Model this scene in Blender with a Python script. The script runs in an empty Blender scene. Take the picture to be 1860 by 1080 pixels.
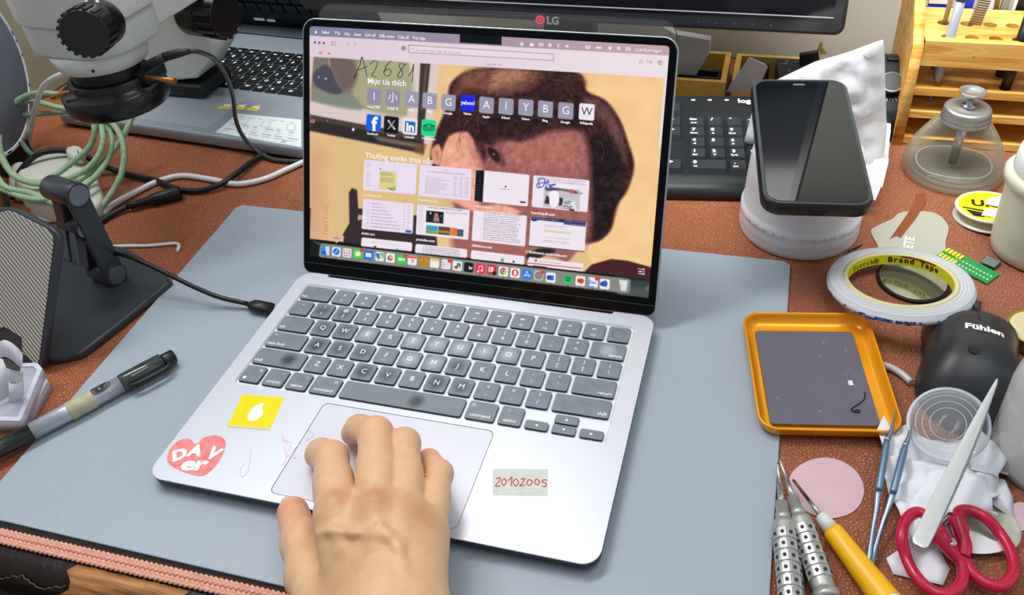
import bpy, bmesh, math, random
import numpy as np
from mathutils import Vector, Matrix, Euler
R = math.radians; PI = math.pi
scene = bpy.context.scene
COL = scene.collection
rng = random.Random(7)

# ---------------------------------------------------------------- camera
CAM_P = (0.36966, -0.257915, 0.451666)
CR = np.array([[0.9688719597547207, 0.24238878024862867, -0.05034684509111628],
               [0.10600607069394397, -0.5899830169024738, -0.8004266067183712],
               [-0.22371821243939308, 0.7701738238711036, -0.5973126839827572]])   # rows: right, down, forward
FPX, CX, CY = 1500.8956889140952, 1019.4913712895998, 423.53154477462965
cam_d = bpy.data.cameras.new('camera')
cam = bpy.data.objects.new('camera', cam_d); COL.objects.link(cam); scene.camera = cam
cam_d.sensor_fit = 'HORIZONTAL'; cam_d.sensor_width = 36.0
cam_d.lens = FPX * 36.0 / 1860
cam_d.shift_x = (930 - CX) / 1860
cam_d.shift_y = (CY - 540) / 1860
cam_d.clip_start = 0.01; cam_d.clip_end = 50
M4 = Matrix.Identity(4)
for i in range(3):
    M4[i][0] = CR[0][i]; M4[i][1] = -CR[1][i]; M4[i][2] = -CR[2][i]; M4[i][3] = CAM_P[i]
cam.matrix_world = M4

def ray(px, py): return CR.T @ np.array([(px - CX) / FPX, (py - CY) / FPX, 1.0])
def at(px, py, z=0.0):
    "point of the plane at height z seen at a photo pixel"
    d = ray(px, py); s = (z - CAM_P[2]) / d[2]; p = np.array(CAM_P) + s * d
    return Vector(p)
def aty(px, py, y):
    d = ray(px, py); s = (y - CAM_P[1]) / d[1]; return Vector(np.array(CAM_P) + s * d)
def atp(px, py, o, n):
    d = ray(px, py); n = np.array(n); s = ((np.array(o) - np.array(CAM_P)) @ n) / (d @ n)
    return Vector(np.array(CAM_P) + s * d)

# ---------------------------------------------------------------- light and exposure
vs = scene.view_settings
scene.display_settings.display_device = 'sRGB'
vs.view_transform = 'Standard'; vs.look = 'None'; vs.gamma = 1.0; vs.exposure = 0.0
vs.use_curve_mapping = False
world = bpy.data.worlds.new('world'); scene.world = world; world.use_nodes = True
wt = world.node_tree; bgn = wt.nodes['Background']; bgn.inputs[1].default_value = 0.9
# a room that is bright overhead and behind the desk and dim behind the photographer
wc = wt.nodes.new('ShaderNodeTexCoord'); ws = wt.nodes.new('ShaderNodeSeparateXYZ'); wr = wt.nodes.new('ShaderNodeMapRange'); wr.interpolation_type = 'SMOOTHSTEP'
wt.links.new(wc.outputs['Generated'], ws.inputs[0]); wt.links.new(ws.outputs[1], wr.inputs[0])
wr.inputs[1].default_value = -0.75; wr.inputs[2].default_value = 0.25
wm_ = wt.nodes.new('ShaderNodeMix'); wm_.data_type = 'RGBA'; wm_.inputs[6].default_value = (0.30, 0.315, 0.33, 1); wm_.inputs[7].default_value = (0.92, 0.96, 1.0, 1)
wt.links.new(wr.outputs[0], wm_.inputs[0]); wt.links.new(wm_.outputs[2], bgn.inputs[0])
def area(name, loc, target, sx, sy, power, color):
    d = bpy.data.lights.new(name, 'AREA'); d.shape = 'RECTANGLE'; d.size = sx; d.size_y = sy; d.energy = power; d.color = color
    o = bpy.data.objects.new(name, d); COL.objects.link(o); o.location = loc
    o.rotation_euler = (Vector(target) - Vector(loc)).to_track_quat('-Z', 'Y').to_euler()
    return o
area('ceiling_tube_light', (-0.25, 0.52, 1.30), (0.15, 0.12, 0), 1.1, 0.16, 14.5, (1.0, 0.985, 0.96))
area('desk_tube_light', (0.55, 0.10, 1.5), (0.25, 0.2, 0), 0.9, 0.3, 4.0, (0.95, 0.98, 1.0))
wl_ = area('wall_fill_light', (0.30, 0.40, 0.85), (0.36, 0.735, 0.14), 0.9, 0.15, 3.8, (1.0, 0.99, 0.96)); wl_.data.spread = R(75)  # unseen fill light, added to brighten the back wall

# ---------------------------------------------------------------- materials
def lin(c):
    if isinstance(c, str):
        c = c.lstrip('#'); c = [int(c[i:i + 2], 16) for i in (0, 2, 4)]
    out = []
    for v in c[:3]:
        v = v / 255.0
        out.append(v / 12.92 if v <= 0.04045 else ((v + 0.055) / 1.055) ** 2.4)
    return tuple(out)
class NT:
    "small node-tree helper"
    def __init__(s, m): s.t = m.node_tree; s.n = s.t.nodes; s.b = s.n.get('Principled BSDF')
    def add(s, typ, ins=None, **kw):
        n = s.n.new(typ)
        for k, v in kw.items(): setattr(n, k, v)
        for k, v in (ins or {}).items():
            if hasattr(v, 'is_linked') or hasattr(v, 'links'): s.t.links.new(v, n.inputs[k])
            else: n.inputs[k].default_value = v
        return n
    def link(s, a, b): s.t.links.new(a, b)
    def co(s, kind='Object', scale=(1, 1, 1)):
        c = s.add('ShaderNodeTexCoord'); m = s.add('ShaderNodeMapping'); m.inputs['Scale'].default_value = scale
        s.link(c.outputs[kind], m.inputs[0]); return m.outputs[0]
    def noise(s, co, scale, detail=3, rough=0.55):
        return s.add('ShaderNodeTexNoise', {'Vector': co, 'Scale': scale, 'Detail': detail, 'Roughness': rough}).outputs[0]
    def ramp(s, fac, stops):
        r = s.add('ShaderNodeValToRGB'); e = r.color_ramp.elements
        while len(e) < len(stops): e.new(0.5)
        for el, (p, c) in zip(e, stops):
            el.position = p; el.color = (*c[:3], 1) if len(c) < 4 else c
        s.link(fac, r.inputs[0]); return r.outputs[0]
    def mix(s, fac, a, b, mode='MIX'):
        m = s.add('ShaderNodeMix', data_type='RGBA', blend_type=mode)
        for i, v in ((0, fac), (6, a), (7, b)):
            if hasattr(v, 'links'): s.link(v, m.inputs[i])
            else: m.inputs[i].default_value = v if i == 0 else (*v[:3], 1)
        return m.outputs[2]
    def math(s, op, a, b=0.0, clamp=False):
        m = s.add('ShaderNodeMath', operation=op, use_clamp=clamp)
        for i, v in ((0, a), (1, b)):
            if hasattr(v, 'links'): s.link(v, m.inputs[i])
            else: m.inputs[i].default_value = v
        return m.outputs[0]
    def bump(s, h, strength=0.3, dist=0.001):
        b = s.add('ShaderNodeBump', {'Height': h, 'Strength': strength, 'Distance': dist})
        s.link(b.outputs[0], s.b.inputs['Normal'])
MATS = {}
def mat(name, color=(0.5, 0.5, 0.5), rough=0.5, metal=0.0, spec=None, trans=0.0, ior=1.45, alpha=1.0, coat=0.0,
        emit=None, estr=1.0, sss=0.0, noise=None, bump=None, col2=None):
    if name in MATS: return MATS[name]
    m = bpy.data.materials.new(name); m.use_nodes = True; MATS[name] = m
    b = m.node_tree.nodes['Principled BSDF']
    color = lin(color) if isinstance(color, str) else color
    b.inputs['Base Color'].default_value = (*color, 1); b.inputs['Roughness'].default_value = rough
    b.inputs['Metallic'].default_value = metal
    if spec is not None: b.inputs['Specular IOR Level'].default_value = spec
    b.inputs['Transmission Weight'].default_value = trans; b.inputs['IOR'].default_value = ior
    b.inputs['Alpha'].default_value = alpha; b.inputs['Coat Weight'].default_value = coat
    if sss:
        b.inputs['Subsurface Weight'].default_value = sss; b.inputs['Subsurface Scale'].default_value = 0.004
        b.inputs['Subsurface Radius'].default_value = (1.0, 0.35, 0.2)
    if emit is not None:
        emit = lin(emit) if isinstance(emit, str) else emit
        b.inputs['Emission Color'].default_value = (*emit, 1); b.inputs['Emission Strength'].default_value = estr
    nt = NT(m)
    if noise:   # (scale, amount) mottled colour
        co = nt.co(); c2 = lin(col2) if isinstance(col2, str) else (col2 or tuple(x * 0.75 for x in color))
        f = nt.ramp(nt.noise(co, noise[0], 5), [(0.5 - noise[1] / 2, (0, 0, 0)), (0.5 + noise[1] / 2, (1, 1, 1))])
        nt.link(nt.mix(f, color, c2), b.inputs['Base Color'])
    if bump:    # (scale, strength, distance)
        co = nt.co(); nt.bump(nt.noise(co, bump[0], 4), bump[1], bump[2])
    return m

def clearmat(name, color, lo, hi, rough=.03):
    "thin clear plastic or glass: nearly invisible face-on, denser where seen at a grazing angle"
    m = mat(name, color, rough, spec=1.0); nt = NT(m)
    if not m.get('clear'):
        lw = nt.add('ShaderNodeLayerWeight', {'Blend': 0.5}); f = nt.math('POWER', lw.outputs['Facing'], 2.2)
        nt.link(nt.math('ADD', nt.math('MULTIPLY', f, hi - lo), lo), nt.b.inputs['Alpha']); m['clear'] = 1
    return m
# ---------------------------------------------------------------- mesh helpers
def rrect(w, h, r, n=6, cx=0.0, cy=0.0):
    "rounded rectangle outline, counter-clockwise; r may be 4 radii (bl, br, tr, tl)"
    rs = r if isinstance(r, (tuple, list)) else (r,) * 4
    pts = []
    for (sx, sy, a0), rr in zip(((-1, -1, 180), (1, -1, 270), (1, 1, 0), (-1, 1, 90)), rs):
        ox, oy = cx + sx * (w / 2 - rr), cy + sy * (h / 2 - rr)
        if rr <= 1e-7: pts.append((ox, oy)); continue
        for i in range(n + 1):
            a = R(a0 + 90 * i / n); pts.append((ox + rr * math.cos(a), oy + rr * math.sin(a)))
    return pts
def rrect2(x0, x1, y0, y1, r, n=6): return rrect(x1 - x0, y1 - y0, r, n, (x0 + x1) / 2, (y0 + y1) / 2)
def circ(r, n=32, cx=0, cy=0, ry=None):
    return [(cx + r * math.cos(2 * PI * i / n), cy + (ry or r) * math.sin(2 * PI * i / n)) for i in range(n)]
def area2(p): return 0.5 * sum(p[i][0] * p[(i + 1) % len(p)][1] - p[(i + 1) % len(p)][0] * p[i][1] for i in range(len(p)))
def offset(pts, d):
    "inset (d>0) a closed CCW outline"
    n = len(pts); out = []
    for i in range(n):
        a = Vector(pts[i - 1]); b = Vector(pts[i]); c = Vector(pts[(i + 1) % n])
        e1 = (b - a); e2 = (c - b)
        if e1.length < 1e-9 or e2.length < 1e-9: out.append(tuple(b)); continue
        e1.normalize(); e2.normalize()
        n1 = Vector((-e1.y, e1.x)); n2 = Vector((-e2.y, e2.x)); m = n1 + n2
        if m.length < 1e-6: out.append(tuple(b)); continue
        m.normalize(); k = max(m.dot(n1), 0.35)
        out.append(tuple(b + m * (d / k)))
    return out
class MB:
    "collects shapes for ONE mesh"
    def __init__(s): s.bm = bmesh.new(); s.T = Matrix.Identity(4); s.mi = 0; s.sm = True
    def v(s, p): return s.bm.verts.new(s.T @ Vector(p))
    def f(s, vs, smooth=None):
        try: fc = s.bm.faces.new(vs)
        except ValueError: return None
        fc.material_index = s.mi; fc.smooth = s.sm if smooth is None else smooth
        return fc
    def box(s, x0, x1, y0, y1, z0, z1, bev=0.0, seg=2):
        if bev > 0:
            s.prism(rrect2(x0, x1, y0, y1, bev, seg), z0, z1, bev=bev, seg=seg, bot=True); return s
        q = [s.v((x, y, z)) for z in (z0, z1) for x, y in ((x0, y0), (x1, y0), (x1, y1), (x0, y1))]
        for a in ((3, 2, 1, 0), (4, 5, 6, 7), (0, 1, 5, 4), (1, 2, 6, 5), (2, 3, 7, 6), (3, 0, 4, 7)): s.f([q[i] for i in a], False)
        return s
    def loops(s, rings, closed=True, cap0=True, cap1=True, smooth=True):
        "skin a list of rings (lists of 3D points of the same length)"
        vr = [[s.v(p) for p in ring] for ring in rings]; n = len(vr[0])
        for a, b in zip(vr, vr[1:]):
            for i in range(n if closed else n - 1):
                s.f([a[i], a[(i + 1) % n], b[(i + 1) % n], b[i]], smooth)
        if cap0: s.f(vr[0][::-1], False)
        if cap1: s.f(vr[-1], False)
        return vr
    def prism(s, pts, z0, z1, bev=0.0, seg=2, bot=False, smooth=True, holes=None):
        if area2(pts) < 0: pts = pts[::-1]
        if holes:
            for z, up in ((z1, True), (z0, False)): s.fill([pts] + holes, z, up)
            s.loops([[(x, y, z0) for x, y in pts], [(x, y, z1) for x, y in pts]], cap0=False, cap1=False, smooth=False)
            for h in holes:
                h = h if area2(h) > 0 else h[::-1]
                s.loops([[(x, y, z1) for x, y in h], [(x, y, z0) for x, y in h]], cap0=False, cap1=False, smooth=False)
            return s
        rings = []
        if bev and bot:
            for i in range(seg + 1):
                a = PI / 2 * (1 - i / seg); o = offset(pts, bev * (1 - math.cos(a))); rings.append([(x, y, z0 + bev * (1 - math.sin(a))) for x, y in o])
        else: rings.append([(x, y, z0) for x, y in pts])
        if bev:
            for i in range(seg + 1):
                a = PI / 2 * i / seg; o = offset(pts, bev * (1 - math.cos(a))); rings.append([(x, y, z1 - bev + bev * math.sin(a)) for x, y in o])
        else: rings.append([(x, y, z1) for x, y in pts])
        s.loops(rings, smooth=smooth); return s
    def fill(s, outlines, z, up=True):
        "flat face with holes at height z"
        tb = bmesh.new(); es = []
        for o in outlines:
            vv = [tb.verts.new((x, y, 0)) for x, y in o]
            for i in range(len(vv)): es.append(tb.edges.new((vv[i], vv[(i + 1) % len(vv)])))
        bmesh.ops.triangle_fill(tb, use_beauty=True, use_dissolve=False, edges=es, normal=(0, 0, 1))
        mp = {v: s.v((v.co.x, v.co.y, z)) for v in tb.verts}
        for fc in tb.faces:
            vs_ = [mp[v] for v in fc.verts]
            if (fc.normal.z > 0) != up: vs_ = vs_[::-1]
            s.f(vs_, False)
        tb.free(); return s
    def lathe(s, prof, n=48, cx=0, cy=0, sx=1.0, sy=1.0, cap0=True, cap1=True, wob=None):
        "prof: list of (r, z)"
        rings = []
        for r, z in prof:
            rings.append([(cx + sx * r * math.cos(2 * PI * i / n), cy + sy * r * math.sin(2 * PI * i / n), z + (wob(i / n, r, z) if wob else 0)) for i in range(n)])
        s.loops(rings, cap0=cap0, cap1=cap1); return s
    def tube(s, path, r, n=10, caps=True, closed=False, flat=1.0):
        P = [Vector(p) for p in path]; m = len(P); rad = r if isinstance(r, (list, tuple)) else [r] * m
        up = Vector((0, 0, 1)); rings = []; prevN = None
        for i in range(m):
            if closed: t = P[(i + 1) % m] - P[i - 1]
            else: t = P[min(i + 1, m - 1)] - P[max(i - 1, 0)]
            t.normalize()
            if prevN is None:
                nn = up - t * up.dot(t)
                if nn.length < 1e-3: nn = Vector((1, 0, 0)) - t * t.x
            else: nn = prevN - t * prevN.dot(t)
            nn.normalize(); prevN = nn; b = t.cross(nn)
            rings.append([P[i] + (nn * math.cos(2 * PI * k / n) * flat + b * math.sin(2 * PI * k / n)) * rad[i] for k in range(n)])
        if closed: rings.append(rings[0])
        s.loops([[tuple(p) for p in rg] for rg in rings], cap0=caps and not closed, cap1=caps and not closed); return s
    def cyl(s, p0, p1, r, n=24, r1=None): return s.tube([p0, p1], [r, r if r1 is None else r1], n)
    def sphere(s, c, r, n=16, sz=1.0):
        rings = []
        for j in range(1, n // 2):
            a = PI * j / (n // 2); rings.append([(c[0] + r * math.sin(a) * math.cos(2 * PI * i / n), c[1] + r * math.sin(a) * math.sin(2 * PI * i / n), c[2] - r * sz * math.cos(a)) for i in range(n)])
        s.loops(rings); return s
    def text(s, txt, size, loc=(0, 0, 0), mat4=None, ext=0.0, align='CENTER', width=1.0, space=1.0, shear=0.0, bold=0.0):
        "lettering as geometry, laid in the XY plane of mat4"
        cu = bpy.data.curves.new('lettering', 'FONT'); cu.body = txt; cu.size = size; cu.align_x = align; cu.align_y = 'CENTER'
        cu.resolution_u = 3; cu.space_character = space; cu.shear = shear; cu.offset = bold
        o = bpy.data.objects.new('lettering', cu); COL.objects.link(o)
        dg = bpy.context.evaluated_depsgraph_get(); dg.update(); me = bpy.data.meshes.new_from_object(o.evaluated_get(dg))
        L = (mat4 or Matrix.Identity(4)) @ Matrix.Translation(loc) @ Matrix.Diagonal((width, 1, 1, 1))
        vv = [s.v(L @ v.co) for v in me.vertices]
        for p in me.polygons: s.f([vv[i] for i in p.vertices], False)
        COL.objects.unlink(o); bpy.data.objects.remove(o); bpy.data.curves.remove(cu); bpy.data.meshes.remove(me)
        return s
    def build(s, name, mats, parent=None, loc=None, rot=None, normals=True):
        if normals: bmesh.ops.remove_doubles(s.bm, verts=s.bm.verts, dist=1e-7)
        me = bpy.data.meshes.new(name); s.bm.to_mesh(me); s.bm.free()
        for m in (mats if isinstance(mats, (list, tuple)) else [mats]): me.materials.append(m)
        o = bpy.data.objects.new(name, me); COL.objects.link(o)
        if parent: o.parent = parent
        if loc is not None: o.location = loc
        if rot is not None: o.rotation_euler = rot
        return o
def tag(o, label=None, cat=None, group=None, kind=None):
    if label: o['label'] = label
    if cat: o['category'] = cat
    if group: o['group'] = group
    if kind: o['kind'] = kind
    return o
def thing(name, label, cat, loc=(0, 0, 0), rot=(0, 0, 0), group=None):
    o = bpy.data.objects.new(name, None); COL.objects.link(o); o.location = loc
    o.rotation_euler = rot if isinstance(rot, (tuple, list, Euler)) else (0, 0, rot)
    o.empty_display_size = 0.02
    return tag(o, label, cat, group)
def copy_tree(o, parent=None):
    c = o.copy(); COL.objects.link(c)
    if parent: c.parent = parent
    for ch in list(o.children): copy_tree(ch, c)
    return c
def spline(pts, n=8, closed=False):
    "Catmull-Rom through points"
    P = [Vector(p) for p in pts]; m = len(P); out = []
    for i in range(m if closed else m - 1):
        p0 = P[i - 1] if (i > 0 or closed) else P[0] * 2 - P[1]
        p1 = P[i]; p2 = P[(i + 1) % m]
        p3 = P[(i + 2) % m] if (closed or i + 2 < m) else P[-1] * 2 - P[-2]
        for k in range(n):
            t = k / n
            out.append(0.5 * ((2 * p1) + (-p0 + p2) * t + (2 * p0 - 5 * p1 + 4 * p2 - p3) * t * t + (-p0 + 3 * p1 - 3 * p2 + p3) * t ** 3))
    if not closed: out.append(P[-1])
    return out
def modsub(o, lv=1):
    m = o.modifiers.new('s', 'SUBSURF'); m.levels = lv; m.render_levels = lv; return o
def modbev(o, w, seg=2, ang=40):
    m = o.modifiers.new('b', 'BEVEL'); m.width = w; m.segments = seg; m.limit_method = 'ANGLE'; m.angle_limit = R(ang); return o
def modsolid(o, t, off=0.0):
    m = o.modifiers.new('t', 'SOLIDIFY'); m.thickness = t; m.offset = off; return o

# surface nets on a signed distance function (for organic shapes)
def sdf_mesh(fn, lo, hi, h):
    lo = np.array(lo); hi = np.array(hi); n = np.ceil((hi - lo) / h).astype(int) + 1
    ax = [lo[i] + h * np.arange(n[i]) for i in range(3)]
    X, Y, Z = np.meshgrid(*ax, indexing='ij')
    D = fn(X, Y, Z).astype(np.float32); S = D < 0
    nx, ny, nz = [k - 1 for k in n]
    idx = -np.ones((nx, ny, nz), int); pos = np.zeros((nx, ny, nz, 3), np.float32); cnt = np.zeros((nx, ny, nz), np.float32)
    c = [(i, j, k) for i in (0, 1) for j in (0, 1) for k in (0, 1)]
    edges = [(a, b) for a in c for b in c if a < b and sum(abs(a[q] - b[q]) for q in range(3)) == 1]
    sub = lambda A, q: A[q[0]:q[0] + nx, q[1]:q[1] + ny, q[2]:q[2] + nz]
    for a, b in edges:
        da, db = sub(D, a), sub(D, b); m = (da < 0) != (db < 0)
        t = np.where(m, da / np.where(m, da - db, 1), 0)
        for q in range(3): pos[..., q] += np.where(m, a[q] + t * (b[q] - a[q]), 0)
        cnt += m
    act = cnt > 0; ii = np.argwhere(act); idx[act] = np.arange(len(ii))
    V = (pos[act] / cnt[act][:, None] + ii) * h + lo
    F = []
    for d in range(3):
        u, v = (d + 1) % 3, (d + 2) % 3
        a = S; sl = [slice(None)] * 3; s2 = [slice(None)] * 3; sl[d] = slice(0, -1); s2[d] = slice(1, None)
        m = S[tuple(sl)] != S[tuple(s2)]
        e = np.argwhere(m); ok = (e[:, u] > 0) & (e[:, v] > 0) & (e[:, u] < n[u] - 1) & (e[:, v] < n[v] - 1); e = e[ok]
        du = np.zeros(3, int); du[u] = 1; dv = np.zeros(3, int); dv[v] = 1
        q = [e - du - dv, e - dv, e, e - du]
        Q = np.stack([idx[t[:, 0], t[:, 1], t[:, 2]] for t in q], 1)
        inside = S[tuple(e.T)]
        Q[~inside] = Q[~inside][:, ::-1]
        F.append(Q)
    F = np.concatenate(F); F = F[(F >= 0).all(1)]
    return V, F
def mesh_from(name, V, F, mats, parent=None, cols=None, smooth=True):
    me = bpy.data.meshes.new(name)
    me.vertices.add(len(V)); me.vertices.foreach_set('co', np.asarray(V, np.float32).ravel())
    me.loops.add(F.size); me.loops.foreach_set('vertex_index', F.ravel().astype(np.int32))
    k = F.shape[1]
    me.polygons.add(len(F)); me.polygons.foreach_set('loop_start', np.arange(0, F.size, k, dtype=np.int32))
    try: me.polygons.foreach_set('loop_total', np.full(len(F), k, np.int32))
    except Exception: pass
    me.update(calc_edges=True)
    me.polygons.foreach_set('use_smooth', np.full(len(F), smooth))
    if cols is not None:
        a = me.color_attributes.new('col', 'FLOAT_COLOR', 'POINT')
        a.data.foreach_set('color', np.concatenate([cols, np.ones((len(V), 1))], 1).astype(np.float32).ravel())
    me.validate(); me.update()
    for m in (mats if isinstance(mats, (list, tuple)) else [mats]): me.materials.append(m)
    o = bpy.data.objects.new(name, me); COL.objects.link(o)
    if parent: o.parent = parent
    return o
def cap_sdf(X, Y, Z, a, b, ra, rb, sq=None):
    "tapered capsule"
    a = np.array(a); b = np.array(b); ab = b - a
    px, py, pz = X - a[0], Y - a[1], Z - a[2]
    t = np.clip((px * ab[0] + py * ab[1] + pz * ab[2]) / (ab @ ab), 0, 1)
    return np.sqrt((px - t * ab[0]) ** 2 + (py - t * ab[1]) ** 2 + (pz - t * ab[2]) ** 2) - (ra + (rb - ra) * t)
def smin(a, b, k):
    h = np.clip(0.5 + 0.5 * (b - a) / k, 0, 1)
    return b + (a - b) * h - k * h * (1 - h)
# ================================================================ setting: floor, walls, desk
def struct(o): o['kind'] = 'structure'; return o
m_wall = mat('wall_paint', '#dcdccf', 0.8, noise=(6, 0.7), col2='#cdcdbd', bump=(40, 0.15, 0.001))
m_floor = mat('dark_floor', '#1a1614', 0.7, noise=(8, 0.5))
b = MB(); b.box(-2.2, 2.2, -2.0, 0.735, -0.78, -0.76); struct(b.build('floor', m_floor))
b = MB(); b.box(-2.2, 2.2, 0.735, 0.785, -0.78, 1.6); struct(b.build('wall_back', m_wall))

# leather: voronoi grain
m_leather = mat('brown_leather', '#a4582e', 0.42, spec=0.45)
nt = NT(m_leather); co = nt.co()
w = nt.add('ShaderNodeTexNoise', {'Vector': co, 'Scale': 90.0}); cw = nt.mix(0.0016, co, w.outputs[1], 'ADD')
vor = nt.add('ShaderNodeTexVoronoi', {'Vector': cw, 'Scale': 430.0}, feature='DISTANCE_TO_EDGE')
h = nt.math('MULTIPLY', vor.outputs[0], 3.2, True)
big = nt.noise(co, 5.0, 4)
base = nt.ramp(big, [(0.35, lin('#b3683d')), (0.55, lin('#ba7048')), (0.7, lin('#a8613d'))])
side = nt.add('ShaderNodeSeparateXYZ', {0: co})
grey = nt.ramp(nt.math('MULTIPLY', nt.math('SUBTRACT', side.outputs[0], 0.25), 5.0, True), [(0, (0, 0, 0)), (1, (1, 1, 1))])
base = nt.mix(grey, base, lin('#a66c52'))
fl = nt.ramp(nt.noise(co, 300, 2), [(0.68, (0, 0, 0)), (0.75, (1, 1, 1))])
nt.link(nt.mix(nt.math('MULTIPLY', fl, 0.10), nt.mix(h, tuple(x * 1.0 for x in lin('#8c5135')), base), lin('#e0b090')), nt.b.inputs['Base Color'])
nt.bump(h, 0.85, 0.0006)
m_edge = mat('cracked_dark_vinyl', '#1d0d0a', 0.42, spec=.3, noise=(45, 0.3), col2='#170a08', bump=(120, .7, 0.0012))
m_wood_exposed = mat('worn_plywood', '#a8713f', 0.6)
nt = NT(m_wood_exposed); co = nt.co(scale=(12, 160, 160)); nt.link(nt.ramp(nt.noise(co, 2.0, 6, 0.7), [(0.3, lin('#5a3418')), (0.5, lin('#a06a38')), (0.7, lin('#c2905a'))]), nt.b.inputs['Base Color'])
m_black_under = mat('desk_side_black', '#0d0a09', 0.6)
desk = thing('desk', 'workbench desk with a dark cracked vinyl front edge and bare wood patch', 'desk', (0, 0.3, -0.76))
def rel(o, root):    # mesh built in world coordinates, re-based to its root
    o.data.transform(Matrix.Translation(-Vector(root.location))); return o
b = MB()    # slab with rounded cracked front edge
prof = [(-0.0560, -0.0012), (-0.0640, -0.0022), (-0.0710, -0.0060), (-0.0740, -0.012), (-0.0745, -0.022), (-0.0700, -0.030), (-0.060, -0.033)]
prof = [tuple(p)[:2] for p in spline([(y, z, 0) for y, z in prof], 4)]
ring = [(0.72, -0.001), (0.72, -0.033)] + [(y, z) for y, z in prof[::-1]]
b.loops([[(x, y, z) for y, z in ring] for x in np.linspace(-1.0, 1.0, 3)])
rel(b.build('desk_top', m_edge, desk), desk)
b = MB()    # exposed wood patch where the vinyl is torn off, follows the rounded edge
xs = np.linspace(-0.012, 0.068, 36); jr = random.Random(3)
pr = [(y - 0.0004, z + 0.0005) for y, z in prof]
rows = []
tp = [.6 + jr.random() * .5 for _ in xs]
for i, x in enumerate(xs):
    row = []
    for k in range(9):
        t = tp[i] + (len(pr) - 4 - tp[i]) * k / 8; a = int(t); fr = t - a
        y = pr[a][0] * (1 - fr) + pr[a + 1][0] * fr; z = pr[a][1] * (1 - fr) + pr[a + 1][1] * fr
        row.append((x + 0.004 * math.sin(k * 1.9 + 3) * (1 if i in (0, len(xs) - 1) else 0.2), y, z))
    rows.append(row)
b.loops(rows, closed=False, cap0=False, cap1=False)
wp = rel(b.build('torn_wood_patch', m_wood_exposed, desk), desk); tag(wp, label='bare wood patch where the vinyl edge is torn'); modsolid(wp, 0.0006, -1)
b = MB()    # raised torn lip of the vinyl around the patch
for x0, x1 in ((-0.10, -0.012), (0.068, 0.16)):
    pts = []
    for i in range(40):
        x = x0 + (x1 - x0) * i / 39; k = 9 + 1.2 * math.sin(i * .45) + jr.random() * .5; a = int(k)
        pts.append((x, pr[a][0] - 0.0004, pr[a][1]))
    b.tube(spline(pts, 2), 0.0006, 6)
tl = rel(b.build('torn_vinyl_lip', mat('vinyl_lip', '#4a332c', 0.35), desk), desk)
b = MB(); b.box(-0.98, 0.98, -0.03, 0.70, -0.12, -0.034); rel(b.build('desk_apron', m_black_under, desk), desk)
for x in (-0.95, 0.90):
    for y in (0.0, 0.62):
        b = MB(); b.box(x, x + 0.05, y, y + 0.05, -0.76, -0.121); rel(b.build('leg', m_black_under, desk), desk)

cover = thing('leather_desk_cover', 'brown grained leather cover sheet over the desk with a pink braided front hem', 'desk cover', (0.1, 0.3, -0.001))
b = MB(); b.prism(rrect2(-0.51, 0.95, -0.0500, 0.715, 0.003), -0.0009, 0.0, holes=None); rel(b.build('leather_sheet', m_leather, cover), cover)
m_braid = mat('pink_braid', '#e9b7a2', 0.75, noise=(400, 0.6), col2='#d08f78')
b = MB()
for row, (yy, zz) in enumerate(((-0.0505, 0.0014), (-0.0550, 0.0006))):
    n = 190
    for i in range(n):
        x = -0.17 + 0.66 * i / n
        for sgn in (-1, 1):
            a = Vector((x + (.0017 if sgn > 0 else 0), yy + sgn * 0.0010, zz)); d = Vector((0.0026, -sgn * 0.0011, 0))
            b.tube([a - d + Vector((0, 0, -0.0009)), a - d * 0.5 + Vector((0, 0, .0002)), a + d * 0.5 + Vector((0, 0, .0002)), a + d + Vector((0, 0, -0.0009))], [0.0005, 0.0012, 0.0012, 0.0005], 7)
br = rel(b.build('braided_trim', m_braid, cover), cover); tag(br, label='pink braided trim in two rows')
b = MB(); n = 400
for i in range(n):
    x = -0.17 + 0.66 * i / n; b.tube([(x, -0.0468, 0.0008), (x + 0.0009, -0.0476, 0.0013), (x + 0.0016, -0.0484, 0.0008)], 0.00022, 5)
st = rel(b.build('hem_stitching', mat('brown_thread', '#6b4020', 0.8), cover), cover)
b = MB(); b.box(-.50, .94, -.0495, -.0437, .0001, .0008); hs = rel(b.build('painted_shade_strip', mat('gap_shade', '#140c09', .8), cover), cover)  # dark strip that paints the shade between mat and braid
# grey silicone mat
m_mat = mat('grey_silicone', '#9ba8b6', 0.42, spec=0.4, noise=(7, 0.8), col2='#a3aeba', bump=(900, 0.08, 0.0003))
nt = NT(m_mat)
b = MB()
ol = [(-0.1045, -0.0435), (0.4005, -0.0465), (0.404, 0.312), (0.3990, 0.317), (-0.121, 0.3110), (-0.1255, 0.3065)]
b.prism(ol, 0.0003, 0.0025, bev=0.0005, seg=2)
wm = b.build('silicone_work_mat', [m_mat], None)
tag(wm, 'large grey silicone work mat under the open laptop', 'work mat')
b = MB()   # dust specks and crumbs on the mat
for px, py, r in ((116, 940, .0006), (250, 742, .0004), (222, 733, .0004), (300, 1002, .0003), (345, 945, .0004), (1122, 985, .0005), (1110, 984, .0003), (1205, 620, .0004), (1250, 700, .0003), (1330, 560, .0004), (398, 443, .0006), (430, 400, .0006), (1300, 940, .0004), (1180, 900, .0003)):
    p = at(px, py, 0.0026); b.sphere((p.x, p.y, 0.0027), r, 6)
tag(b.build('dust_specks', mat('dust', '#dfe5ea', 0.8)), 'pale dust specks scattered over the grey work mat', 'dust', kind='stuff')
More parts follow.
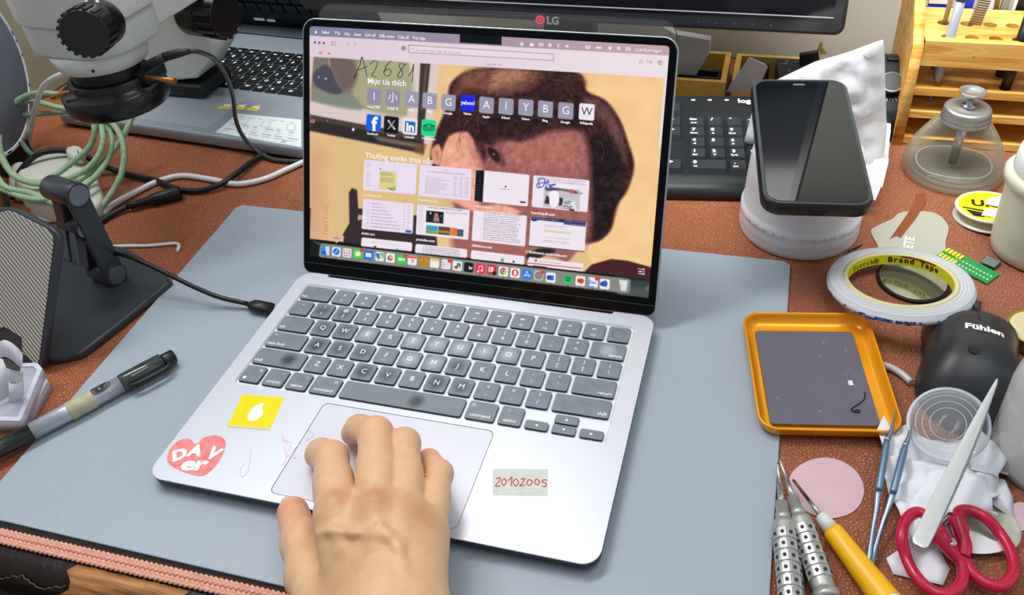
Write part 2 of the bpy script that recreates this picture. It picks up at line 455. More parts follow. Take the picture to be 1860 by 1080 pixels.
# ================================================================ open laptop
Z0, ZT = 0.0030, 0.0133
LW, LD = 0.3041, 0.2150
m_alu = mat('silver_aluminium', '#cfd3df', 0.38, metal=0.35, spec=0.5)
m_alu2 = mat('silver_well', '#dfe5ee', 0.42, metal=0.2)
m_dark = mat('laptop_black', '#0a0c0f', 0.35)
m_groove = mat('groove_dark', '#2c3036', 0.6)
m_bezel = mat('bezel_glass', '#03050a', 0.10, spec=0.22)
m_rim = mat('lid_rim', '#b9c2c8', 0.3, metal=0.7)
m_rubber = mat('rubber_foot', '#15171a', 0.7)
lap = thing('laptop', 'open silver laptop with a browser on its screen, standing on the grey mat', 'laptop', (LW / 2, LD / 2, Z0))
def relT(o): return rel(o, lap)
outer = rrect2(0, LW, 0, LD, 0.0115, 8)
# notch for the hinge in the rear edge
k = [i for i, p in enumerate(outer) if p[1] > LD - 1e-6]
hx0, hx1, hy = 0.0252, 0.2700, LD - 0.0028
oo = outer[:18 + 9] ; rest = outer[18 + 9:]
oo = outer[:27] + [(hx1 + .001, LD), (hx1, hy), (hx0, hy), (hx0 - .001, LD)] + outer[27:]
# find right place: between the rear-right arc and rear-left arc
oo = outer[:27]; oo = oo + [(hx1 + .0015, LD), (hx1, hy), (hx0, hy), (hx0 - .0015, LD)] + outer[27:]
well = rrect2(0.0117, 0.2907, 0.0866, 0.2012, 0.0030, 5)
tpad = rrect2(0.0883, 0.2151, 0.0060, 0.0823, 0.0042, 6)
tph = rrect2(0.0883 - .00035, 0.2151 + .00035, 0.0060 - .00035, 0.0823 + .00035, 0.0045, 6)
b = MB()
b.fill([oo, well, tph], ZT, True)
b.loops([[(x, y, ZT) for x, y in oo], [(x, y, ZT - .0010) for x, y in oo]], cap0=False, cap1=False, smooth=False)
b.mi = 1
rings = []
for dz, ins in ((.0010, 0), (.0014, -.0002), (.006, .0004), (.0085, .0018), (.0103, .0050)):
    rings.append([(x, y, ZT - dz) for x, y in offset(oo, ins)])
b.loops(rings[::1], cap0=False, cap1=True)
b.mi = 2
wf = offset(well, 0.0010)
b.loops([[(x, y, ZT) for x, y in well], [(x, y, ZT - .0014) for x, y in wf]], cap0=False, cap1=False, smooth=False)
b.fill([wf], ZT - .0014, True)
b.mi = 3
b.loops([[(x, y, ZT) for x, y in tph], [(x, y, ZT - .0008) for x, y in tph]], cap0=False, cap1=False, smooth=False)
b.fill([tph], ZT - .0008, True)
m_alu_side = mat('shaded_aluminium_side', '#1d2529', 0.4)  # shade on the aluminium sides put into a near-black colour
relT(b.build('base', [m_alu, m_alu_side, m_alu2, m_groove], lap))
b = MB(); b.prism(tpad, ZT - .0006, ZT - .00005, bev=.0001, seg=1); relT(b.build('trackpad', mat('trackpad_glass', '#d2d5e1', 0.33, metal=0.1), lap))
for x in (0.02, LW - 0.03):
    for y in (0.02, LD - 0.03):
        b = MB(); b.lathe([(0.004, 0.0026), (0.005, 0.0031)], 16, x + .005, y + .005); relT(b.build('rubber_foot', m_rubber, lap))
# hinge barrel
b = MB(); b.tube([(hx0 + .0005, LD - .0002, ZT - .0040), (hx1 - .0005, LD - .0002, ZT - .0040)], 0.0034, 20); relT(b.build('hinge', m_dark, lap))

# ---- keys
PK, GAP, RY = 0.01910, 0.0029, 0.01858
X0K = 0.01395; YB = [0.0893 + RY * i for i in range(6)]; KH = 0.01585
def key_mat(name, kind):
    m = mat(name, '#6f7a85', 0.36, spec=0.55); nt = NT(m); co = nt.co('Object')  # glare on the black keys is put into the grey cap colour
    n1 = nt.noise(co, 330.0, 5, .7)
    if kind == 'plain': c = nt.mix(nt.ramp(nt.noise(co, 120, 3), [(0.35, (0, 0, 0)), (0.7, (1, 1, 1))]), lin('#717c87'), lin('#7d8790'))
    else:
        d = nt.add('ShaderNodeVectorMath', {0: co}, operation='LENGTH').outputs['Value']
        amp = nt.math('ADD', nt.math('MULTIPLY', d, 125.0), nt.math('MULTIPLY', nt.math('SUBTRACT', n1, 0.5), .8))
        dark = lin('#2f3c46') if kind == 'worn' else (lin('#4a5660') if kind == 'faint' else lin('#a3adb4'))
        c = nt.mix(nt.ramp(amp, [(0.30, (0, 0, 0)), (1.0, (1, 1, 1))]), dark, lin('#76818b'))
    nt.link(c, nt.b.inputs['Base Color']); return m
KM = {k: key_mat('keycap_' + k, k) for k in ('plain', 'worn', 'faint', 'pale')}
m_keyside = mat('keycap_side', '#0c0f12', 0.5); m_leg = mat('legend_white', '#f2f5f8', 0.6, emit='#f2f5f8', estr=0.12)
ZK = ZT + 0.00055
def key(x0, x1, y0, y1, items, kind='plain', r=.0016, name='key', stain=None):
    cx, cy = (x0 + x1) / 2, (y0 + y1) / 2
    ox, oy = stain or (cx, cy)
    b = MB(); b.T = Matrix.Translation((-ox, -oy, -ZK))
    b.mi = 1; o = rrect2(x0, x1, y0, y1, r, 4)
    b.loops([[(x, y, ZT - .0013) for x, y in o], [(x, y, ZK - .00018) for x, y in o]], cap1=False)
    b.mi = 0; o2 = offset(o, .00015)
    b.loops([[(x, y, ZK - .00018) for x, y in o], [(x, y, ZK) for x, y in o2]], cap0=False)
    b.mi = 2
    for it in items:
        if it[0] == 'dot': b.T = Matrix.Translation((-ox, -oy, -ZK)); b.lathe([(it[3], ZK), (it[3], ZK + .00003)], 12, cx + it[1], cy + it[2]); continue
        if it[0] == 'ring':
            b.mi = 3; b.prism(circ(it[3], 28, cx + it[1], cy + it[2]), ZK, ZK + .00003, holes=[circ(it[3] - .0003, 28, cx + it[1], cy + it[2])]); b.mi = 2; continue
        if it[0] == 'poly':
            b.fill([[(cx + px * .001, cy + py * .001) for px, py in it[1]]], ZK + .00003, True); continue
        if it[0] == 'line':
            b.tube([(cx + px * .001, cy + py * .001, ZK) for px, py in it[1]], .00013, 4); continue
        t, dx, dy, sz = it[:4]; al = it[4] if len(it) > 4 else 'CENTER'
        b.text(t, sz, (cx + dx, cy + dy, ZK + .00004), align=al, bold=0.0)
    o = b.build(name, [KM[kind], m_keyside, m_leg, m_groove], lap)
    o.location = (ox - lap.location.x, oy - lap.location.y, ZK - lap.location.z)
    return o
def row(i, specs, h=KH):
    x = X0K
    for sp in specs:
        w, items = sp[0], sp[1]; kind = sp[2] if len(sp) > 2 else 'plain'; st = sp[3] if len(sp) > 3 else None
        x1 = x + w * PK - GAP
        kx = key(x, x1, YB[i], YB[i] + h, items, kind, stain=(x + (x1 - x) * st[0], YB[i] + h * st[1]) if st else None)
        x += w * PK
S1 = .0052
def L1(c): return [(c, 0, 0.0003, .0062)]
def L2(a, c): return [(a, 0, .0036, .0046), (c, 0, -.0028, .0046)]
def word(w, units, side='L', lower=-.0045, size=.0040):
    hw = (units * PK - GAP) / 2
    return [(w, (-hw + .0013) if side == 'L' else (hw - .0013), lower, size, 'LEFT' if side == 'L' else 'RIGHT')]
def FK(n, icon): return icon + [('F%d' % n, 0, -.0045, .0028)]
sun = lambda r: [('dot', 0, .0022, r)] + [('line', [(1.6 * math.cos(a), 2.2 + 1.6 * math.sin(a)), (2.1 * math.cos(a), 2.2 + 2.1 * math.sin(a))]) for a in [PI / 4 * q for q in range(8)]]
tri = lambda x, s: ('poly', [(x, 2.2 - 1.1), (x + 1.7 * s, 2.2), (x, 2.2 + 1.1)] if s > 0 else [(x, 2.2 - 1.1), (x, 2.2 + 1.1), (x + 1.7 * s, 2.2)])
spk = lambda x: ('poly', [(x - 1.2, 1.8), (x - .4, 1.8), (x + .4, 1.1), (x + .4, 3.3), (x - .4, 2.6), (x - 1.2, 2.6)])
arc = lambda x, r, n=6: ('line', [(x + r * math.cos(a), 2.2 + r * math.sin(a)) for a in [R(-50 + 100 * q / n) for q in range(n + 1)]])
icons = [sun(.0007), sun(.0010),
         [('line', [(-2, 1), (2, 1), (2, 3.4), (-2, 3.4), (-2, 1)]), ('line', [(-.6, 1), (-.6, 3.4)]), ('line', [(.7, 1), (.7, 3.4)])],
         [('line', [(1.0 * math.cos(PI * q / 8) - .2, 2.5 + 1.0 * math.sin(PI * q / 8)) for q in range(17)]), ('line', [(.5, 1.8), (1.5, .8)])],
         [('dot', 0, .0028, .0007), ('line', [(-1.1, 2.4), (-.8, 1.4), (.8, 1.4), (1.1, 2.4)]), ('line', [(0, 1.4), (0, .6)])],
         [('line', [(.3 + 1.2 * math.cos(R(a)), 2.2 + 1.2 * math.sin(R(a))) for a in range(70, 330, 30)])],
         [tri(.1, -1), tri(1.9, -1)], [tri(-2, 1), tri(-.4, 1), ('line', [(1.6, 1.2), (1.6, 3.2)]), ('line', [(2.2, 1.2), (2.2, 3.2)])],
         [tri(-1.9, 1), tri(-.1, 1)], [spk(0)], [spk(-.4), arc(-.2, 1.1)], [spk(-.8), arc(-.6, 1.1), arc(-.6, 1.9)]]
row(5, [(1.5, word('esc', 1.5))] + [(1, FK(i + 1, icons[i])) for i in range(12)] + [(1, [('ring', 0, .0004, .0052)])])
row(4, [(1, L2('~', '`'))] + [(1, L2(a, c), kd) for a, c, kd in zip('!@#$%^&*()_+', '1234567890-=', ['faint', 'faint'] + ['plain'] * 10)] + [(1.5, word('delete', 1.5, 'R'), 'pale')])
row(3, [(1.5, word('tab', 1.5))] + [(1, L1(c), kd) for c, kd in zip('QWERTYUIOP', ['faint', 'faint', 'pale', 'plain', 'pale', 'pale', 'pale', 'pale', 'pale', 'plain'])] + [(1, L2('{', '[')), (1, L2('}', ']')), (1, L2('|', '\\'))])
bumpbar = [('line', [(-1.6, -4.6), (1.6, -4.6)])]
row(2, [(1.75, word('caps lock', 1.75) + [('dot', -.0115, .0048, .0006)])] + [(1, L1(c) + (bumpbar if c in 'FJ' else []), kd) for c, kd in zip('ASDFGHJKL', ['worn', 'faint', 'faint', 'plain', 'pale', 'pale', 'faint', 'plain', 'plain'])] + [(1, L2(':', ';')), (1, L2('"', "'")), (1.75, word('return', 1.75, 'R'))])
row(1, [(2.25, word('shift', 2.25), 'worn', (.68, .5))] + [(1, L1(c), kd) for c, kd in zip('ZXCVBNM', ['plain', 'plain', 'worn', 'faint', 'plain', 'worn', 'faint'])] + [(1, L2('<', ',')), (1, L2('>', '.')), (1, L2('?', '/')), (2.25, word('shift', 2.25, 'R'))])
globe = [('dot', -.0045, -.0042, .0014), ('fn', .0048, .0042, .0036)]
cmdl = lambda sx: [('line', [(sx * 7.4 + q[0] - .9, 4.4 + q[1]) for q in ((-.6, -.6), (-1.3, -.6), (-1.3, -1.3), (-.6, -1.3), (-.6, 1.3), (-1.3, 1.3), (-1.3, .6), (1.3, .6), (1.3, 1.3), (.6, 1.3), (.6, -1.3), (1.3, -1.3), (1.3, -.6), (-.6, -.6))])]
optl = lambda x: [('line', [(x - 1.6, 5.2), (x - .7, 5.2), (x + .5, 3.2), (x + 1.6, 3.2)]), ('line', [(x + .4, 5.2), (x + 1.6, 5.2)])]
row(0, [(1, globe), (1, [('line', [(3.2, 3.8), (4.4, 5.0), (5.6, 3.8)]), ('control', 0, -.0042, .0036)]), (1, optl(4.6) + [('option', 0, -.0042, .0036)]),
        (1.25, cmdl(1) + [('command', 0, -.0042, .0038)]), (5, [], 'worn', (.62, .45)), (1.25, cmdl(-.85) + [('command', 0, -.0042, .0038)]), (1, optl(-2.6) + [('option', 0, -.0042, .0036)])])
ax0 = X0K + 11.5 * PK; hk = .0073
arr = lambda d: [('poly', [(px * 1.0, py * 1.0) for px, py in {'l': [(-1.1, 0), (1, -1.1), (1, 1.1)], 'r': [(1.1, 0), (-1, 1.1), (-1, -1.1)], 'u': [(0, 1.1), (-1.1, -.9), (1.1, -.9)], 'd': [(0, -1.1), (1.1, .9), (-1.1, .9)]}[d]])]
key(ax0, ax0 + PK - GAP, YB[0], YB[0] + hk, arr('l'))
key(ax0 + PK, ax0 + 2 * PK - GAP, YB[0], YB[0] + hk, arr('d'), r=.001)
key(ax0 + PK, ax0 + 2 * PK - GAP, YB[0] + KH - hk, YB[0] + KH, arr('u'), r=.001)
key(ax0 + 2 * PK, ax0 + 3 * PK - GAP, YB[0], YB[0] + hk, arr('r'))

# ---- stickers on the palm rest (measured on the base plane)
def palm(pts): return [tuple(at(x, y, ZT))[:2] for x, y in pts]
ys = palm([(440, 716), (516, 722), (503, 752), (490, 781), (452, 777), (413, 774), (427, 745)])
b = MB(); b.prism(ys[::-1], ZT, ZT + .00012); b.mi = 1
b.fill([palm([(457, 742), (466, 735), (482, 730), (476, 741), (479, 752), (466, 763), (452, 765), (449, 755)])], ZT + .00018)
b.mi = 2
lo = [(412.5, 775)] + [(413 + 78 * i / 14, 774 + 6 * i / 14 - (5 if i % 2 else 1.5) - (7 if i in (0, 14) else 0)) for i in range(15)] + [(490, 781)]
b.fill([palm(lo)], ZT + .00020)
b.build('sticker', [mat('yellow_film', '#f2dc05', 0.3), mat('sticker_white', '#edf0f2', 0.4), mat('clear_tape', '#d9d39a', 0.25)], None)
o = bpy.data.objects['sticker']; o.parent = lap; relT(o); tag(o, label='yellow square sticker with a white torn mark')
hp = spline([(330, 798, 0), (345, 797, 0), (356, 806, 0), (370, 795, 0), (392, 790, 0), (409, 800, 0), (406, 822, 0), (390, 848, 0), (368, 864, 0), (340, 859, 0), (318, 850, 0), (303, 835, 0), (311, 812, 0)], 5, True)
b = MB(); hh = palm([(p.x, p.y) for p in hp]); hh = hh if area2(hh) > 0 else hh[::-1]
b.prism(hh, ZT, ZT + .00012); b.mi = 1
def palmtext(txt, c, right, size, **kw):
    p0 = at(*c, ZT); p1 = at(*right, ZT); a = math.atan2(p1.y - p0.y, p1.x - p0.x)
    b.text(txt, size, mat4=Matrix.Translation((p0.x, p0.y, ZT + .0002)) @ Matrix.Rotation(a, 4, 'Z'), **kw)
palmtext('D', (326, 826), (360, 815), .0125, bold=.0007, width=1.0)
palmtext('A', (355, 819), (390, 819), .0125, bold=.0007)
palmtext('V', (388, 824), (420, 834), .0125, bold=.0007)
palmtext('er', (353, 843), (385, 843), .0145, bold=.0007, width=1.3)
o = b.build('sticker', [mat('heart_red', '#e26b73', 0.35, noise=(180, 0.5), col2='#f09a94'), mat('sticker_white', '#edf0f2', 0.4)], lap); relT(o); tag(o, label='worn red heart sticker with white lettering')
b = MB(); zz = [(894 + (2 if i % 2 else 0), 851 + 48 * i / 14) for i in range(15)] + [(996 - (2 if i % 2 else 0), 900 - 48 * i / 14) for i in range(15)]
tt = palm(zz); tt = tt if area2(tt) > 0 else tt[::-1]; b.prism(tt, ZT, ZT + .0001); b.mi = 1
def ink(b, strokes, r, z, f=None):
    for st in strokes:
        b.tube([tuple((f or (lambda x, y: at(x, y, z)))(x, y)) for x, y in [(q.x, q.y) for q in spline([(x, y, 0) for x, y in st], 5)]], r, 5)
ink(b, [[(901, 869), (908, 867), (907, 873), (900, 882), (909, 882)], [(914, 869), (911, 875), (915, 881), (920, 874), (916, 868)], [(924, 872), (930, 866), (928, 882)],
        [(936, 869), (932, 876), (937, 882), (942, 875), (937, 869)], [(946, 870), (953, 869), (949, 876), (944, 882), (954, 880)], [(960, 870), (957, 877), (962, 881), (967, 874), (961, 870)],
        [(974, 869), (971, 875), (976, 880), (980, 874), (975, 869)], [(994, 871), (987, 871), (985, 875), (992, 877), (990, 883), (984, 882)]], .00032, ZT + .0002)
o = b.build('masking_tape', [mat('tape_clear_green', '#cfd6cf', 0.45, noise=(300, 0.4), col2='#c3cbc2'), mat('red_ink', '#e0243a', 0.5)], lap); relT(o); tag(o, label='frosted tape strip with red handwritten digits')
b = MB()
ink(b, [[(455, 815), (454, 835), (449, 858), (438, 865), (437, 850), (446, 840)], [(524, 810), (512, 790), (520, 830), (513, 845)], [(511, 798), (530, 806), (520, 825), (538, 832)], [(520, 830), (545, 805)], [(556, 800), (570, 790), (560, 780)]], .00016, ZT + .0001)
o = b.build('pen_scribble', mat('faint_red_ink', '#f2c6cf', 0.5), lap); relT(o); tag(o, label='faint red pen scribble')

# ---- lid
LV = Vector((0, 0.43526, 0.90031)); LN = Vector((0, -0.90031, 0.43526)); LO = Vector((0, 0.2147, 0.0128))
LM = Matrix.Identity(4)
for i in range(3): LM[i][0] = (1, 0, 0)[i]; LM[i][1] = LV[i]; LM[i][2] = LN[i]; LM[i][3] = LO[i]
LH = 0.2121
lo_ = rrect2(0, LW, 0.0, LH, (.0075, .0075, .0115, .0115), 8)
b = MB(); b.T = LM; b.prism(lo_, -.0040, 0.0, bev=.0007, seg=3, bot=True)
relT(b.build('lid', m_rim, lap))
b = MB(); b.T = LM; b.prism(offset(lo_, .0011), -.0002, .00025, bev=.0001, seg=1)
b.build('screen_bezel', m_bezel, lap); relT(bpy.data.objects['screen_bezel'])
b = MB(); b.T = LM; b.box(0.002, LW - .002, 0.0092, 0.0095, .00025, .00036); relT(b.build('bezel_seam', mat('seam_grey', '#555d5a', 0.4), lap))
# ================================================================ what the laptop screen shows (flat picture on the display)
U0, U1, V0, V1 = 0.0067, 0.2973, 0.0151, 0.2055
NU, NV = 660, 432
uu = np.linspace(U0, U1, NU); vv_ = np.linspace(V0, V1, NV)
GU, GV = np.meshgrid(uu, vv_)
LMn = np.array(LM)
Wp = LMn[:3, 3][None, None] + GU[..., None] * LMn[:3, 0] + GV[..., None] * LMn[:3, 1]
Cc = (Wp - np.array(CAM_P)) @ CR.T
SX = CX + FPX * Cc[..., 0] / Cc[..., 2]; SY = CY + FPX * Cc[..., 1] / Cc[..., 2]
IMG = np.zeros((NV, NU, 3))
nrs = np.random.RandomState(5)
def smooth_noise(scale):
    a = nrs.rand(int(NV / scale) + 3, int(NU / scale) + 3); y = np.linspace(0, a.shape[0] - 2.01, NV); x = np.linspace(0, a.shape[1] - 2.01, NU)
    yi = y.astype(int); xi = x.astype(int); fy = (y - yi)[:, None]; fx = (x - xi)[None]; fy = fy * fy * (3 - 2 * fy); fx = fx * fx * (3 - 2 * fx)
    return (a[yi][:, xi] * (1 - fy) * (1 - fx) + a[yi + 1][:, xi] * fy * (1 - fx) + a[yi][:, xi + 1] * (1 - fy) * fx + a[yi + 1][:, xi + 1] * fy * fx)
N1, N2, N3 = smooth_noise(3), smooth_noise(9), smooth_noise(28)
def sd_poly(pts, X, Y):
    d = np.full(X.shape, 1e9); ins = np.zeros(X.shape, bool); n = len(pts)
    for i in range(n):
        ax_, ay = pts[i]; bx, by = pts[(i + 1) % n]; ex, ey = bx - ax_, by - ay; wx, wy = X - ax_, Y - ay
        t = np.clip((wx * ex + wy * ey) / (ex * ex + ey * ey + 1e-9), 0, 1)
        d = np.minimum(d, (wx - ex * t) ** 2 + (wy - ey * t) ** 2)
        c = ((ay > Y) != (by > Y)) & (X < (bx - ax_) * (Y - ay) / ((by - ay) if by != ay else 1e-9) + ax_); ins ^= c
    return np.sqrt(d) * np.where(ins, -1, 1)
def paint(pts, col, soft=0.6, r=0.0, a=1.0, curve=False, mod=None):
    if curve: pts = [(p.x, p.y) for p in spline([(x, y, 0) for x, y in pts], 5, True)]
    xs = [p[0] for p in pts]; ys_ = [p[1] for p in pts]; m = 3 + soft * 2 + r
    B = (SX > min(xs) - m) & (SX < max(xs) + m) & (SY > min(ys_) - m) & (SY < max(ys_) + m)
    if not B.any(): return
    d = sd_poly(pts, SX[B], SY[B]) - r
    k = np.clip(0.5 - d / (2 * soft), 0, 1) * a
    if mod is not None: k = k * mod[B]
    c = np.array([int(col[i:i + 2], 16) for i in (1, 3, 5)]) / 255.0 if isinstance(col, str) else np.array(col) / 255.0
    IMG[B] = IMG[B] * (1 - k[:, None]) + c * k[:, None]
def dot(x, y, r, col, ry=None, soft=0.6, a=1.0): paint([(x + r * math.cos(q * PI / 8), y + (ry or r) * math.sin(q * PI / 8)) for q in range(16)], col, soft, 0, a)
def seg(pts, w, col, a=1.0, soft=0.5, curve=True):
    if curve: pts = [(p.x, p.y) for p in spline([(x, y, 0) for x, y in pts], 4)]
    for (x0, y0), (x1, y1) in zip(pts, pts[1:]):
        paint([(x0, y0), (x1, y1 + 0.01)], col, soft, w / 2, a)
# wallpaper
tx = np.clip((SX - 560) / 650, 0, 1)[..., None]
IMG[:] = (np.array([222, 182, 132]) * (1 - tx) + np.array([246, 204, 146]) * tx) / 255.0
IMG += (N3 - 0.5)[..., None] * 0.05
paint([(590, 255), (800, 280), (800, 420), (600, 430)], '#dcbc82', 14, a=.7)
paint([(555, 270), (590, 275), (585, 430), (550, 425)], '#d2a47c', 14, a=.8)
paint([(560, 95), (800, 110), (780, 262), (556, 215)], '#dcc8c4', 1)
paint([(570, 103), (742, 115), (738, 209), (562, 182)], '#7d746c', 1)
paint([(655, 108), (742, 115), (738, 209), (660, 196), (640, 180), (645, 150)], '#a7a583', 5, curve=True)
paint([(690, 150), (725, 140), (722, 205), (690, 198)], '#9ca082', 4, a=.7)
paint([(572, 130), (590, 118), (602, 125), (612, 150), (622, 165), (612, 172), (592, 168), (570, 150)], '#4b4a54', 2.5, curve=True)
paint([(600, 105), (640, 110), (650, 140), (625, 165), (606, 130)], '#6e5b57', 4, a=.8, curve=True)
paint([(564, 160), (590, 166), (610, 172), (640, 172), (655, 200), (562, 182)], '#82887c', 3, a=.9, curve=True)
dot(579, 140, 2.2, '#8a8ca0'); dot(592, 143, 2.6, '#9a97a8'); paint([(597, 106), (599, 106), (600, 122), (598, 122)], '#b59c86', 1)
paint([(558, 207), (770, 247), (770, 279), (556, 236)], '#2e2624', 2)
paint([(558, 209), (690, 234), (770, 250), (770, 256), (690, 241), (558, 216)], '#55483f', 2, a=.8)
paint([(680, 247), (765, 262), (765, 270), (690, 256)], '#8c7866', 3, a=.8)
paint([(764, 114), (782, 115), (768, 262), (757, 250)], '#3c302c', 1.5)
paint([(773, 116), (778, 116), (768, 200), (764, 200)], '#6b5b52', 1.5, a=.7)
paint([(752, 262), (775, 262), (768, 282), (752, 276)], '#6a4f3c', 3, a=.8)
dot(568, 220, 5, '#b5646a', 4, 1); dot(642, 235, 2.4, '#e8e2d6', 3); dot(595, 219, 1.2, '#bb9999'); 
# head
hair = [(812, 185), (820, 150), (852, 128), (905, 122), (980, 124), (1050, 132), (1066, 165), (1100, 182), (1125, 215), (1140, 255), (1152, 300), (1140, 345), (1120, 375), (1108, 420), (1070, 442), (1000, 436), (900, 420), (870, 440), (800, 340), (782, 290), (792, 240), (803, 215)]
paint(hair, '#35191a', 3, curve=True)
paint([(845, 132), (905, 124), (985, 128), (960, 160), (900, 170), (850, 165), (825, 180)], '#8b5a44', 9, a=.75, curve=True)
paint([(900, 128), (960, 128), (940, 150), (915, 152), (890, 165)], '#c08a6c', 7, a=.65, curve=True)
paint([(980, 125), (1050, 133), (1062, 160), (1010, 165)], '#3a2018', 5, a=.8, curve=True)
paint([(1060, 180), (1100, 190), (1130, 240), (1140, 300), (1125, 270), (1095, 220)], '#75504a', 6, a=.8, curve=True)
paint([(1095, 330), (1125, 320), (1118, 360), (1100, 370)], '#7a5236', 7, a=.6, curve=True)
paint([(1070, 250), (1110, 250), (1128, 320), (1110, 400), (1080, 430), (1075, 330)], '#1c0d10', 8, a=.9, curve=True)
paint([(910, 240), (950, 225), (1040, 232), (1068, 262), (1072, 320), (1068, 440), (1000, 500), (880, 500), (820, 440), (850, 320), (880, 290)], '#9c5f5a', 7, curve=True)
paint([(930, 250), (1000, 240), (1050, 258), (1050, 300), (960, 310), (925, 290)], '#ae6c62', 12, a=.9, curve=True)
paint([(808, 262), (820, 244), (848, 240), (862, 262), (872, 300), (880, 330), (872, 372), (905, 370), (945, 385), (900, 395), (830, 370), (800, 345), (798, 300)], '#eaa78c', 3, curve=True)
paint([(846, 242), (866, 262), (878, 305), (862, 300), (852, 270)], '#c98474', 4, a=.8, curve=True)
paint([(784, 272), (797, 262), (803, 280), (797, 300), (786, 292)], '#d99b80', 2, curve=True); paint([(790, 275), (797, 272), (795, 290)], '#b06a58', 2, a=.7)
paint([(865, 250), (900, 240), (930, 250), (900, 262), (870, 275)], '#3a1f20', 5, a=.7, curve=True)
paint([(900, 215), (1000, 212), (960, 248), (920, 250)], '#2c1719', 7, a=.85, curve=True)
paint([(862, 222), (900, 205), (1062, 208), (1064, 232), (1000, 238), (950, 256), (905, 248), (872, 256)], '#2a1416', 6, a=.72, curve=True)
paint([(880, 262), (900, 268), (915, 285), (918, 300), (905, 300), (888, 285)], '#6d4038', 3, a=.9, curve=True)
paint([(886, 268), (900, 272), (908, 285), (906, 295), (893, 287)], '#2a1a14', 1.6, curve=True); dot(897, 280, 1.8, '#8c7a58', soft=.8)
paint([(860, 425), (960, 425), (1000, 480), (880, 478)], '#a5645c', 6, a=.7, curve=True)
paint([(800, 300), (815, 335), (830, 380), (800, 380), (790, 330)], '#d8b486', 5, a=.9)
IMG += ((N1 - 0.5) * 0.07)[..., None] * (np.abs(sd_poly(hair, SX, SY)) > -1)[..., None] * (sd_poly(hair, SX, SY) < 0)[..., None]
IMG += ((N2 - 0.5) * 0.10)[..., None] * (sd_poly(hair, SX, SY) < 0)[..., None]
for q in range(150):   # strands of hair
    a0 = nrs.rand() * 5.2 - 2.6; rr0 = 95 + 75 * nrs.rand(); x0 = 965 + rr0 * 1.12 * math.sin(a0 * .55); y0 = 285 - rr0 * .98 * math.cos(a0 * .55)
    if sd_poly(hair, np.array([x0]), np.array([y0]))[0] > -6: continue
    t0 = a0 * .55 + nrs.randn() * .25; L0 = 8 + 16 * nrs.rand()
    seg([(x0, y0), (x0 + L0 * math.cos(t0), y0 + L0 * math.sin(t0)), (x0 + L0 * 1.8 * math.cos(t0 + .3), y0 + L0 * 1.8 * math.sin(t0 + .3))], 1.0, ('#6b3f33', '#8a5a45', '#1d0c0e', '#1a0a0c', '#5a3430')[q % 5], a=.45)
# dark clothing bottom left, chair, car edge, red-brown blob
paint([(634, 350), (640, 341), (649, 345), (651, 378), (790, 395), (795, 450), (805, 480), (628, 450), (612, 445), (635, 405)], '#33282b', 1.5)
paint([(651, 389), (660, 391), (658, 398), (650, 400)], '#c9a67c', 1)
paint([(554, 376), (565, 378), (562, 435), (551, 432)], '#4c3236', 1.5)
paint([(955, 455), (1010, 468), (1030, 478), (1062, 440), (1080, 500), (960, 480)], '#e2be88', 3)
paint([(956, 462), (985, 450), (1010, 455), (985, 466), (965, 475)], '#2d1d1a', 2, curve=True)
paint([(1055, 500), (1075, 480), (1110, 470), (1140, 473), (1190, 487), (1186, 520), (1060, 506)], '#451d20', 1.5)
# bottom of the desktop behind the dock
paint([(545, 431), (640, 442), (800, 462), (1060, 493), (1190, 508), (1190, 560), (540, 500)], '#050707', 1)
paint([(1120, 502), (1190, 510), (1182, 552), (1120, 540)], '#3a4643', 5, a=.9)
paint([(1140, 520), (1178, 524), (1178, 540), (1120, 534)], '#5d625c', 4, a=.6); dot(1176, 523, 4, '#8d7c6c', soft=3, a=.6)
paint([(549, 440), (600, 448), (585, 475), (548, 470)], '#0c1f12', 6, a=.7)
paint([(566, 436), (585, 440), (590, 445), (578, 445)], '#3c4544', 1.5)
# window chrome
tl = np.clip((SX - 600) / 550, 0, 1)
menu = np.array([128, 127, 158])[None, None] * (1 - tl[..., None]) + np.array([196, 160, 168])[None, None] * tl[..., None]
def edge(x0, y0, x1, y1): return y0 + (y1 - y0) * (SX - x0) / (x1 - x0)
ym, yt_ = edge(562, 64.5, 1216, 101), edge(568, 102.5, 1212, 141.5)
bar = np.array([223, 203, 216])[None, None] * (1 - tl[..., None]) + np.array([236, 222, 228])[None, None] * tl[..., None]
k = np.clip((yt_ - SY) / 1.2 + .5, 0, 1)[..., None]; IMG[:] = IMG * (1 - k) + bar / 255 * k
k = np.clip((ym - SY) / 1.2 + .5, 0, 1)[..., None]; IMG[:] = IMG * (1 - k) + menu / 255 * k
paint([(558, 103), (570, 103), (552, 432), (549, 432)], '#dfb9b4', 1.2, a=.55)
paint([(1207, 141), (1213, 142), (1201, 268), (1196, 266)], '#eed8d8', 1)
seg([(743, 95), (743, 82), (1005, 98), (1006, 110), (743, 95)], .9, '#5e5560', curve=False, a=.8)
paint([(745, 84), (1004, 99), (1004, 108), (745, 94)], '#eadbe4', .8)
for x, y in ((572.5, 77), (580.5, 77.6), (588.5, 78.4)): dot(x, y, 2.2, '#5a4b58')
paint([(602, 75.5), (610, 76), (610, 82.5), (602, 82)], '#a3929f', .7); paint([(604, 77), (609, 77.4), (609, 81), (604, 80.7)], '#e3d3dd', .5)
for x in (631, 645): seg([(x + (2 if x < 640 else -2), 77), (x + (-1 if x < 640 else 1), 80.5), (x + (2 if x < 640 else -2), 84)], .6, '#9a8c98', curve=False)
dot(733.5, 87.5, 4, '#6d6470'); dot(733.5, 87.5, 2.5, '#d8c8d4', a=.6); dot(750, 88.6, 1.7, '#b3a7b2')
